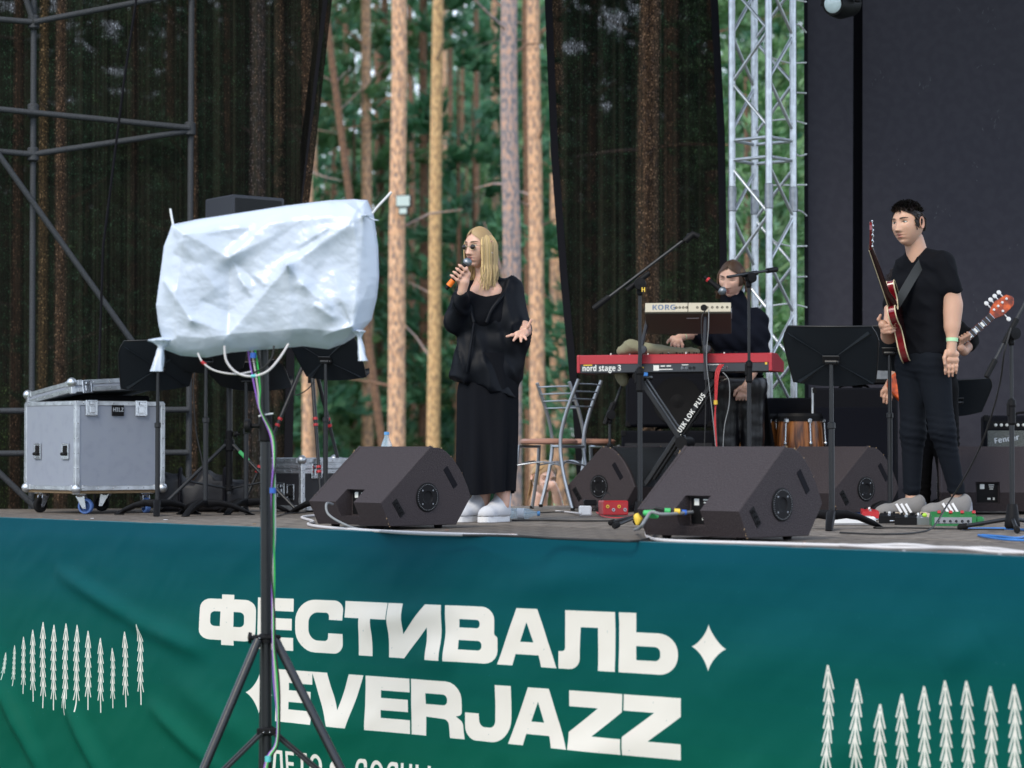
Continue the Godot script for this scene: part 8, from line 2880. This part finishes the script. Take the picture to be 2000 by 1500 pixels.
	cable("thin_cable", "thin black cable hanging from the synthesizer past the keyboard", M.cable_black, [Vector3(1.239, 1.302, -15.4), Vector3(1.214, 1.255, -15.38), Vector3(1.214, 1.124, -15.38), Vector3(1.237, 0.927, -15.38), Vector3(1.237, 0.666, -15.38), Vector3(1.224, 0.273, -15.38), Vector3(1.217, 0.06, -15.38)], 0.0035)
	cable("thin_cable", "thin grey cable curling from the synthesizer down to the keyboard stand", M.cable_grey, [Vector3(1.261, 1.308, -15.4), Vector3(1.256, 1.189, -15.37), Vector3(1.243, 0.992, -15.37), Vector3(1.262, 0.796, -15.37), Vector3(1.288, 0.567, -15.37), Vector3(1.315, 0.24, -15.37), Vector3(1.321, 0.06, -15.37)], 0.003)
	cable("thin_cable", "thin grey cable looping beside the leather trousers", M.cable_grey, [Vector3(1.35, 0.905, -15.4), Vector3(1.387, 0.845, -15.37), Vector3(1.387, 0.698, -15.37), Vector3(1.354, 0.535, -15.37), Vector3(1.344, 0.24, -15.37), Vector3(1.341, 0.06, -15.37)], 0.003)
	var bt := MB.new()
	bt.box(Vector3(0.861, 0.895, -15.5), Vector3(0.03, 0.024, 0.01), 0.003)
	alone(bt, "tape_mark", M.cable_blue, "blue tape on a wire at the corner of the keyboard stand", "tape")

func turn_section(mb: MB) -> void:
	# a section drawn in (depth, height) and run out along z: lay it along x
	for i in mb.v.size():
		mb.v[i] = Vector3(mb.v[i].z, mb.v[i].y, mb.v[i].x)
		mb.n[i] = Vector3(mb.n[i].z, mb.n[i].y, mb.n[i].x)
	for i in range(0, mb.ix.size(), 3):
		var q := mb.ix[i + 1]
		mb.ix[i + 1] = mb.ix[i + 2]
		mb.ix[i + 2] = q

func amp(called: String, label: String, at: Vector3, turn: float, size: Vector3, front: Material, shell: Material) -> Node3D:
	var root := thing(called, label, "amplifier", at, turn)
	var mb := MB.new()
	mb.box(Vector3(0, size.y * 0.5, 0), size, 0.012)
	part(mb, "cabinet", shell, root)
	var g := MB.new()
	g.box(Vector3(0, size.y * 0.44, size.z * 0.5 + 0.001), Vector3(size.x - 0.05, size.y * 0.8, 0.008), 0.003)
	part(g, "grille", front, root)
	for sx in [-1.0, 1.0]:
		for sy in [0.0, 1.0]:
			var c := MB.new()
			c.box(Vector3(sx * (size.x * 0.5 - 0.018), lerpf(0.02, size.y - 0.02, sy), size.z * 0.5 - 0.018), Vector3(0.042, 0.046, 0.042), 0.008)
			part(c, "corner", M.black_plastic, root)
	var h := MB.new()
	h.tube(arc([Vector3(-0.1, size.y, 0), Vector3(-0.07, size.y + 0.02, 0), Vector3(0.07, size.y + 0.02, 0), Vector3(0.1, size.y, 0)], 4), 0.009, 6)
	part(h, "handle", M.rubber, root)
	return root

func build_amps() -> void:
	amp("road_case", "low black road case under the dark speaker cabinet behind the keyboard", Vector3(1.11, 0, -16.95), -0.1, Vector3(0.66, 0.54, 0.4), M.black_laminate, M.tolex)
	var c := amp("speaker_cabinet", "dark blue-black speaker cabinet standing on the road case behind the keyboard", Vector3(1.11, 0.565, -16.95), -0.1, Vector3(0.6, 0.40, 0.34), M.tolex, M.tolex)
	var cone := MB.new()
	cone.lathe([Vector2(0.165, 0.006), Vector2(0.17, 0.012), Vector2(0.15, 0.010), Vector2(0.05, 0.004), Vector2(0, 0.008)], 28, Vector3(0.06, 0.18, 0.172), Vector3.BACK)
	part(cone, "speaker_cone", M.black_plastic, c)
	var b := amp("speaker_cabinet", "tall black bass cabinet with a bare metal edge behind the music stand", Vector3(2.36, 0, -16.6), -0.12, Vector3(0.58, 0.83, 0.42), M.bass_grille, M.tolex)
	var ed := MB.new()
	ed.box(Vector3(-0.285, 0.43, 0.205), Vector3(0.014, 0.8, 0.014), 0.002)
	part(ed, "metal_edge", M.aluminium, b)
	var hd := thing("amplifier_head", "small black amplifier head lying on the tall bass cabinet", "amplifier", Vector3(2.40, 0.86, -16.6), -0.12)
	var hm := MB.new()
	hm.box(Vector3(0, 0.06, 0), Vector3(0.46, 0.12, 0.3), 0.006)
	part(hm, "case", M.black_plastic, hd)
	var hp := MB.new()
	hp.box(Vector3(0.02, 0.06, 0.151), Vector3(0.4, 0.06, 0.004), 0.001)
	part(hp, "front_plate", M.dull_steel, hd)
	# silver-faced combo
	var f := amp("guitar_amplifier", "guitar amplifier with silver grille cloth and a row of white knobs", Vector3(3.53, 0, -16.4), -0.12, Vector3(0.64, 0.64, 0.26), M.amp_grille, M.tolex)
	var pn := MB.new()
	pn.box(Vector3(0, 0.575, 0.131), Vector3(0.6, 0.055, 0.006), 0.001)
	var plate := part(pn, "control_plate", M.black_plastic, f)
	for k in 14:
		var kn := MB.new()
		kn.lathe([Vector2(0.011, 0), Vector2(0.009, 0.012), Vector2(0.0, 0.014)], 10, Vector3(-0.24 + k * 0.037, 0.575, 0.134), Vector3.BACK)
		part(kn, "knob", M.print_white, plate)
	lettering(f, "Fender", Vector3(-0.17, 0.48, 0.138), Basis(Vector3.BACK, 0.16), 0.036, M.aluminium)
	var box := MB.new()
	box.box(Vector3(0, 0.385, 0), Vector3(0.42, 0.77, 0.4), 0.01)
	var tr := thing("road_case", "black road case behind the drums at the foot of the truss", "road case", Vector3(1.93, 0, -17.0), 0.0)
	part(box, "case", M.tolex, tr)
	var lid := MB.new()
	lid.box(Vector3(0, 0.69, 0.002), Vector3(0.424, 0.008, 0.402))
	part(lid, "lid_seam", M.hem_black, tr)
	# drums
	for q in [[Vector3(1.97, 0, -16.45), "tall wooden conga drum with a chrome lug beside the black bass cabinet"], [Vector3(1.71, 0, -16.6), "second wooden conga drum half hidden by the keyboard player"]]:
		var d := thing("conga_drum", q[1], "drum", q[0], 0.3, "conga drums")
		var s := MB.new()
		s.lathe([Vector2(0.10, 0.0), Vector2(0.115, 0.08), Vector2(0.15, 0.28), Vector2(0.163, 0.42), Vector2(0.155, 0.55), Vector2(0.14, 0.645)], 28, Vector3.ZERO, Vector3.UP, true)
		part(s, "shell", M.drum_wood, d)
		var hp2 := MB.new()
		hp2.lathe([Vector2(0.0, 0.652), Vector2(0.135, 0.652), Vector2(0.142, 0.646)], 28)
		part(hp2, "drum_head", M.drum_skin, d)
		var rim := MB.new()
		rim.lathe([Vector2(0.143, 0.600), Vector2(0.155, 0.605), Vector2(0.155, 0.635), Vector2(0.145, 0.655), Vector2(0.138, 0.655)], 28)
		part(rim, "rim", M.black_plastic, d)
		for k in 6:
			var a := TAU * k / 6
			var o := Vector3(sin(a), 0, cos(a))
			var lg := MB.new()
			lg.rod(o * 0.162 + Vector3(0, 0.61, 0), o * 0.171 + Vector3(0, 0.46, 0), 0.006, 6)
			lg.ball(o * 0.171 + Vector3(0, 0.45, 0), Vector3(0.013, 0.02, 0.013), 8, 6)
			lg.box(o * 0.158 + Vector3(0, 0.605, 0), Vector3(0.03, 0.03, 0.03), 0.006)
			part(lg, "tuning_lug", M.chrome, d)

func make_chair(label: String, at: Vector3, turn: float) -> Node3D:
	# faces -z
	var root := thing("metal_chair", label, "chair", at, turn, "tubular chairs behind the singer")
	for sg in [-1.0, 1.0]:
		var p := MB.new()
		p.tube(arc([Vector3(sg * 0.20, 0.005, 0.27), Vector3(sg * 0.195, 0.25, 0.20), Vector3(sg * 0.19, 0.46, 0.175), Vector3(sg * 0.19, 0.66, 0.22), Vector3(sg * 0.19, 0.88, 0.31)], 6), 0.0125, 10)
		part(p, "back_post", M.chair_metal, root)
		var l := MB.new()
		l.tube(arc([Vector3(sg * 0.20, 0.005, -0.22), Vector3(sg * 0.175, 0.28, -0.165), Vector3(sg * 0.165, 0.44, -0.15)], 6), 0.0125, 10)
		part(l, "front_leg", M.chair_metal, root)
		for z in [-0.222, 0.27]:
			var f := MB.new()
			f.lathe([Vector2(0.0, 0), Vector2(0.015, 0), Vector2(0.015, 0.02)], 10, Vector3(sg * 0.2, 0.0, z))
			part(f, "rubber_foot", M.rubber, root)
		var br := MB.new()
		br.tube(arc([Vector3(sg * 0.18, 0.30, -0.165), Vector3(sg * 0.14, 0.325, 0.02), Vector3(sg * 0.193, 0.30, 0.19)], 6), 0.006, 6)
		part(br, "stretcher", M.chair_metal, root)
	for k in 4:
		var r := MB.new()
		var y := 0.70 + k * 0.05
		var z := 0.235 + (y - 0.7) * 0.42
		r.tube(arc([Vector3(-0.19, y, z), Vector3(0, y, z + 0.025), Vector3(0.19, y, z)], 6), 0.006, 6)
		part(r, "back_rail", M.chair_metal, root)
	for z in [-0.15, 0.18]:
		var s := MB.new()
		s.tube([Vector3(-0.175, 0.43, z), Vector3(0.175, 0.43, z)], 0.01, 8)
		s.tube(arc([Vector3(-0.18, 0.30, z * 1.05), Vector3(0, 0.33, z * 0.8), Vector3(0.18, 0.30, z * 1.05)], 5), 0.006, 6)
		part(s, "cross_rail", M.chair_metal, root)
	var seat := MB.new()
	seat.lathe([Vector2(0.0, 0.445), Vector2(0.185, 0.445), Vector2(0.197, 0.455), Vector2(0.197, 0.468), Vector2(0.18, 0.482), Vector2(0.0, 0.486)], 28, Vector3.ZERO, Vector3.UP)
	part(seat, "seat", M.seat_brown, root)
	return root

func build_small_gear() -> void:
	make_chair("tubular chair with a brown seat facing the singer's side", Vector3(0.25, 0, -16.4), 1.12)
	make_chair("tubular chair with its back rails towards the singer, behind the other chair", Vector3(0.54, 0, -17.1), -0.95)
	# boxes by the third monitor
	var di := thing("direct_box", "red metal direct box on the floor in front of the monitor", "direct box", Vector3(0.642, 0, -14.86) , 0.25)
	var b := MB.new()
	b.box(Vector3(0, 0.05, -0.06), Vector3(0.16, 0.09, 0.12), 0.006)
	part(b, "case", M.red_plastic, di)
	for k in 4:
		var s := MB.new()
		s.lathe([Vector2(0.011, 0), Vector2(0.011, 0.006), Vector2(0.005, 0.006)], 10, Vector3(-0.055 + 0.037 * k, 0.06 - 0.02 * (k % 2), 0.0), Vector3.BACK)
		part(s, "socket", M.chrome if k % 2 else M.yellow, di)
	var ad := thing("power_adapter", "white power adapter with a black plug on top beside the red box", "adapter", Vector3(0.455, 0, -14.86), 0.1)
	var a := MB.new()
	a.box(Vector3(0, 0.033, -0.03), Vector3(0.075, 0.062, 0.06), 0.008)
	part(a, "case", M.white_plastic, ad)
	var a2 := MB.new()
	a2.box(Vector3(0.03, 0.083, -0.03), Vector3(0.08, 0.036, 0.05), 0.006)
	part(a2, "plug", M.black_plastic, ad)
	# pedals at the guitarist's feet
	var g := thing("effects_pedal", "wide green effects pedal with silver panel and red knobs", "pedal", Vector3(2.408, 0, -13.039), -0.08, "effects pedals")
	var gm := MB.new()
	gm.prism(v2([0.0, 0.0, 0.0, 0.052, -0.09, 0.075, -0.15, 0.05, -0.15, 0.0]), -0.135, 0.105, 0.003)
	turn_section(gm)
	part(gm, "case", M.pedal_green, g)
	var gw := MB.new()
	gw.box(Vector3(0.125, 0.025, -0.05), Vector3(0.045, 0.05, 0.1), 0.01)
	part(gw, "wing", M.pedal_green, g)
	var gp := MB.new()
	gp.box(Vector3(-0.02, 0.03, 0.002), Vector3(0.20, 0.034, 0.003), 0.001)
	var gpl := part(gp, "silver_panel", M.pedal_silver, g)
	for k in 6:
		var s := MB.new()
		s.lathe([Vector2(0.007, 0), Vector2(0.007, 0.008), Vector2(0.003, 0.008)], 8, Vector3(-0.1 + 0.032 * k, 0.026, 0.003), Vector3.BACK)
		part(s, "socket", M.black_plastic, gpl)
	for k in 4:
		var kn := MB.new()
		kn.lathe([Vector2(0.011, 0), Vector2(0.009, 0.014), Vector2(0, 0.015)], 10, Vector3(-0.09 + 0.062 * k, 0.068, -0.05))
		part(kn, "red_knob", M.red_plastic, g)
	var spots := [[Vector3(2.107, 0, -13.473), 0.11, "black_plastic", "black effects pedal with a footswitch in front of the toe of the shoe"], [Vector3(2.158, 0, -13.209), 0.12, "black_plastic", "black effects pedal holding a large white jack plug"], [Vector3(2.254, 0, -13.209), 0.07, "pedal_silver", "small silver effects pedal beside the green one"], [Vector3(2.15, 0, -14.436), 0.1, "red_plastic", "dark red effects pedal behind the white power strip"], [Vector3(2.745, 0, -16.842), 0.08, "pedal_silver", "small silver box far behind the pedals"], [Vector3(2.921, 0, -15.427), 0.1, "black_plastic", "black footswitch box with white print behind the shoe"]]
	for q in spots:
		var p := thing("effects_pedal", q[3], "pedal", q[0], rng.randf_range(-0.25, 0.2), "effects pedals")
		var m := MB.new()
		m.prism(v2([0.0, 0.0, 0.0, 0.04, -0.03, 0.045, -0.1, 0.055, -0.11, 0.0]), -q[1] * 0.5, q[1] * 0.5, 0.003)
		turn_section(m)
		part(m, "case", M[q[2]], p)
		for k in 3:
			var kn := MB.new()
			kn.lathe([Vector2(0.008, 0), Vector2(0.0065, 0.014), Vector2(0, 0.015)], 8, Vector3(-0.025 + 0.025 * k, 0.05, -0.08))
			part(kn, "knob", M.white_plastic if k == 1 else M.black_plastic, p)
		var fs := MB.new()
		fs.lathe([Vector2(0.009, 0), Vector2(0.009, 0.012), Vector2(0, 0.014)], 10, Vector3(0, 0.042, -0.025))
		part(fs, "footswitch", M.chrome, p)
		var jk := MB.new()
		jk.tube([Vector3(-q[1] * 0.5, 0.02, -0.05), Vector3(-q[1] * 0.5 - 0.03, 0.02, -0.045)], 0.0065, 8)
		part(jk, "jack_plug", M.chrome, p)
	var kn := MB.new()
	kn.ball(Vector3(2.235, 0.058, -13.048), Vector3(0.014, 0.012, 0.012), 10, 6)
	alone(kn, "rubber_knob_cover", M.lime, "lime green knob cover on the small silver pedal", "knob cover")
	var ps := thing("power_strip", "white power strip lying behind the music stand leg", "power strip", Vector3(1.865, 0, -13.123), 0.05)
	var pm := MB.new()
	pm.box(Vector3(0, 0.025, -0.03), Vector3(0.24, 0.045, 0.06), 0.01)
	part(pm, "case", M.white_plastic, ps)
	for k in 4:
		var so := MB.new()
		so.lathe([Vector2(0.018, 0.002), Vector2(0.016, 0.0), Vector2(0.0, 0.0)], 12, Vector3(-0.08 + 0.053 * k, 0.0485, -0.03))
		part(so, "socket", M.panel_pale, ps)
	# floor cables
	cable("edge_cable", "thick white cable lying along the stage edge below the singer's monitor", M.cable_white, [Vector3(-1.19, 0.008, -14.801), Vector3(-1.254, 0.008, -14.372), Vector3(-1.121, 0.008, -13.585), Vector3(-1.102, 0.008, -13.049), Vector3(-0.962, 0.008, -12.553), Vector3(-0.665, 0.008, -12.021), Vector3(-0.348, 0.008, -11.667), Vector3(-0.098, 0.008, -11.465), Vector3(0.024, 0.008, -11.399)], 0.0085)
	cable("edge_cable", "thick white cable lying along the stage edge in front of the pedals", M.cable_white, [Vector3(0.666, 0.008, -11.948), Vector3(0.635, 0.008, -11.143), Vector3(0.711, 0.008, -10.779), Vector3(1.01, 0.008, -10.55), Vector3(1.319, 0.008, -10.33), Vector3(1.501, 0.008, -10.224), Vector3(1.676, 0.012, -10.232), Vector3(1.803, 0.008, -9.967), Vector3(1.944, 0.014, -9.825), Vector3(2.049, 0.008, -9.536), Vector3(2.219, 0.008, -9.312)], 0.0085)
	cable("edge_cable", "second white cable twisted round the first in front of the pedals", M.cable_white, [Vector3(1.393, 0.012, -10.232), Vector3(1.542, 0.008, -10.068), Vector3(1.684, 0.008, -10.017), Vector3(1.802, 0.02, -9.732), Vector3(1.946, 0.008, -9.628), Vector3(2.14, 0.012, -9.491)], 0.0075)
	cable("edge_cable", "black cable creeping along the stage edge between the two front monitors", M.cable_black, [Vector3(-0.232, 0.008, -11.465), Vector3(-0.024, 0.02, -11.075), Vector3(0.189, 0.008, -11.08), Vector3(0.415, 0.008, -10.838), Vector3(0.562, 0.008, -10.779), Vector3(0.674, 0.008, -11.399), Vector3(0.723, 0.03, -12.051)], 0.006)
	cable("monitor_cable", "dark grey cable leaving the socket of the singer's monitor", M.cable_grey, [Vector3(-0.93, 0.13, -12.50), Vector3(-0.955, 0.135, -12.40), Vector3(-0.94, 0.08, -12.36), Vector3(-0.85, 0.03, -12.30), Vector3(-0.76, 0.008, -12.24), Vector3(-0.496, 0.008, -11.667), Vector3(-0.232, 0.008, -11.465)], 0.0065)
	cable("floor_cable", "black cable lying across the floor behind the singer's shoes", M.cable_black, [Vector3(0, 0.006, -13.839), Vector3(0.177, 0.006, -13.839), Vector3(0.351, 0.006, -13.743), Vector3(0.585, 0.006, -13.743)], 0.005)
	cable("floor_cable", "thin black cable on the floor in front of the chairs", M.cable_black, [Vector3(0.033, 0.006, -15.329), Vector3(0.197, 0.006, -15.448), Vector3(0.367, 0.006, -15.691), Vector3(0.453, 0.006, -15.212)], 0.004)
	cable("floor_cable", "white cable lead running to the power adapter", M.cable_white, [Vector3(0.289, 0.006, -15.816), Vector3(0.364, 0.006, -15.569), Vector3(0.423, 0.02, -14.71)], 0.006)
	cable("floor_cable", "red cable curling round the direct box", M.cable_red, [Vector3(0.547, 0.006, -15.569), Vector3(0.557, 0.006, -14.546), Vector3(0.656, 0.006, -14.337), Vector3(0.747, 0.006, -14.872)], 0.004)
	cable("box_cable", "thin black cable arching from the monitor down to the red box", M.cable_black, [Vector3(0.621, 0.12, -15.2), Vector3(0.598, 0.139, -15.2), Vector3(0.553, 0.089, -15.1), Vector3(0.511, 0.047, -15), Vector3(0.482, 0.006, -15.097)], 0.004)
	cable("guitar_cable", "black cable sweeping from the pedals up past the guitarist's ankle to the microphone stand", M.cable_black, [Vector3(1.615, 0.006, -11.862), Vector3(1.785, 0.006, -11.654), Vector3(1.994, 0.006, -11.862), Vector3(2.108, 0.03, -12.051), Vector3(2.333, 0.12, -12.9), Vector3(2.391, 0.273, -12.7), Vector3(2.434, 0.435, -12.5), Vector3(2.46, 0.618, -12.3), Vector3(2.479, 0.773, -12.2), Vector3(2.477, 0.899, -12.1), Vector3(2.513, 1.027, -12.1)], 0.0048)
	cable("floor_cable", "black cable lying flat between the pedals and the stage edge", M.cable_black, [Vector3(1.905, 0.006, -12.613), Vector3(2.107, 0.006, -12.533), Vector3(2.318, 0.006, -12.378), Vector3(2.513, 0.006, -12.301)], 0.0045)
	cable("blue_cable", "blue cable coiled round the foot of the far microphone stand", M.cable_blue, [Vector3(2.318, 0.006, -12.378), Vector3(2.544, 0.006, -12.455), Vector3(2.605, 0.006, -12.005), Vector3(2.358, 0.006, -11.196), Vector3(2.302, 0.006, -11.387), Vector3(2.23, 0.006, -11.519), Vector3(2.217, 0.012, -10.854), Vector3(2.397, 0.006, -10.83)], 0.006)
	cable("blue_cable", "blue cable on the floor behind the white power strip", M.cable_blue, [Vector3(1.927, 0.006, -15.097), Vector3(2.153, 0.006, -15.329), Vector3(2.385, 0.006, -15.569), Vector3(2.564, 0.006, -15.448)], 0.006)
	cable("floor_cable", "black cable on the floor between the singer's monitor and the chairs", M.cable_black, [Vector3(-1.325, 0.006, -15.569), Vector3(-1.424, 0.006, -15.212), Vector3(-1.434, 0.006, -14.653), Vector3(-1.487, 0.006, -14.872)], 0.004)
	# taped plugs at the second monitor
	cable("plug_lead", "grey plug lead curling over the corner of the taped monitor", M.cable_grey, [Vector3(0.828, 0.129, -11.05), Vector3(0.746, 0.125, -10.95), Vector3(0.673, 0.124, -10.9), Vector3(0.631, 0.133, -10.9), Vector3(0.608, 0.105, -10.9), Vector3(0.58, 0.064, -10.9), Vector3(0.607, 0.02, -11.895)], 0.008)
	cable("plug_lead", "black plug lead with yellow and green tape at the taped monitor", M.cable_black, [Vector3(0.825, 0.124, -11.08), Vector3(0.759, 0.136, -10.98), Vector3(0.699, 0.139, -10.95), Vector3(0.648, 0.15, -10.95), Vector3(0.615, 0.122, -10.95)], 0.0075)
	for q in [[Vector3(0.751, 0.136, -10.96), M.yellow, "yellow tape on the black plug lead"], [Vector3(0.705, 0.139, -10.93), M.green_tape, "green tape on the black plug lead"], [Vector3(0.784, 0.13, -11), M.blue_tape, "blue plug sleeve at the monitor socket"]]:
		var tp := MB.new()
		tp.tube([q[0] + Vector3(-0.013, 0, 0), q[0] + Vector3(0.013, -0.002, 0)], 0.0125, 8)
		alone(tp, "tape_mark", q[1], q[2], "tape")
	for q in [[Vector3(0.601, 0.129, -10.95), Vector3(0.663, 0.109, -10.93), M.green_tape, "loose green tape wrapped at the monitor corner"], [Vector3(0.565, 0.119, -10.98), Vector3(0.57, 0.075, -10.98), M.yellow, "yellow tape flag hanging at the monitor corner"]]:
		var tp := MB.new()
		tp.tube([q[0], q[0].lerp(q[1], 0.5) + Vector3(0.008, 0.004, 0.01), q[1]], [0.014, 0.022, 0.008], 6)
		alone(tp, "tape_mark", q[2], q[3], "tape")
	# litter on the stage edge
	rng.seed = 83
	for k in 16:
		var m := MB.new()
		var p := on_stage(rng.randf_range(-4.2, 2.7), rng.randf_range(0.03, 0.5), 0.004)
		m.box(p, Vector3(rng.randf_range(0.008, 0.03), 0.003, rng.randf_range(0.006, 0.016)), 0.001)
		alone(m, "tape_scrap", [M.bare_wood, M.panel_pale, M.hem_black, M.seat_brown][k % 4], ["wood chip lying near the stage edge", "white paper scrap lying near the stage edge", "black tape scrap lying near the stage edge", "brown crumb lying near the stage edge"][k % 4], "scrap", "scraps on the stage floor")

func build_lamps() -> void:
	var root := thing("stage_light", "black moving-head stage light hanging in front of the tarpaulin", "stage light", Vector3(2.168, 3.348, -15.8))
	var b := MB.new()
	var d := Vector3(-0.55, -0.15, 0.82).normalized()
	b.tube([-d * 0.16, -d * 0.14, Vector3.ZERO, d * 0.09, d * 0.12], [0.05, 0.085, 0.1, 0.085, 0.075], 20)
	part(b, "lamp_head", M.black_plastic, root)
	var l := MB.new()
	l.lathe([Vector2(0.062, 0.0), Vector2(0.05, 0.012), Vector2(0.025, 0.02), Vector2(0.0, 0.022)], 20, d * 0.119, d, true)
	part(l, "lamp_lens", M.lamp_lens, root)
	var y := MB.new()
	for sg in [-1.0, 1.0]:
		var s: Vector3 = d.cross(Vector3.UP).normalized() * sg * 0.125
		y.tube([s, s + Vector3(0, 0.12, 0), s * 0.7 + Vector3(0, 0.2, 0)], 0.022, 8)
	y.box(Vector3(0, 0.26, 0), Vector3(0.26, 0.14, 0.2), 0.02)
	y.rod(Vector3(0, 0.3, 0), Vector3(0, 3.24, 0), 0.024, 10)
	part(y, "yoke", M.black_plastic, root)
	var fl := thing("flood_light", "small square flood light fixed to the orange pine trunk", "flood light", Vector3(-1.61, 4.076, -35.7), -0.25)
	for q in [[0.0, 0.24, 0.19], [-0.15, 0.15, 0.12]]:
		var c := MB.new()
		c.box(Vector3(0, q[0], 0), Vector3(q[1], q[2], 0.07), 0.015)
		part(c, "housing", M.black_plastic, fl)
		var g := MB.new()
		g.box(Vector3(0, q[0], 0.036), Vector3(q[1] - 0.035, q[2] - 0.035, 0.006), 0.002)
		part(g, "lamp_glass", M.lamp_glass, fl)
	var br := MB.new()
	br.bar(Vector3(-0.05, 0, -0.03), Vector3(-0.09, 0.0, -0.16), 0.03, 0.03)
	part(br, "bracket", M.black_steel, fl)
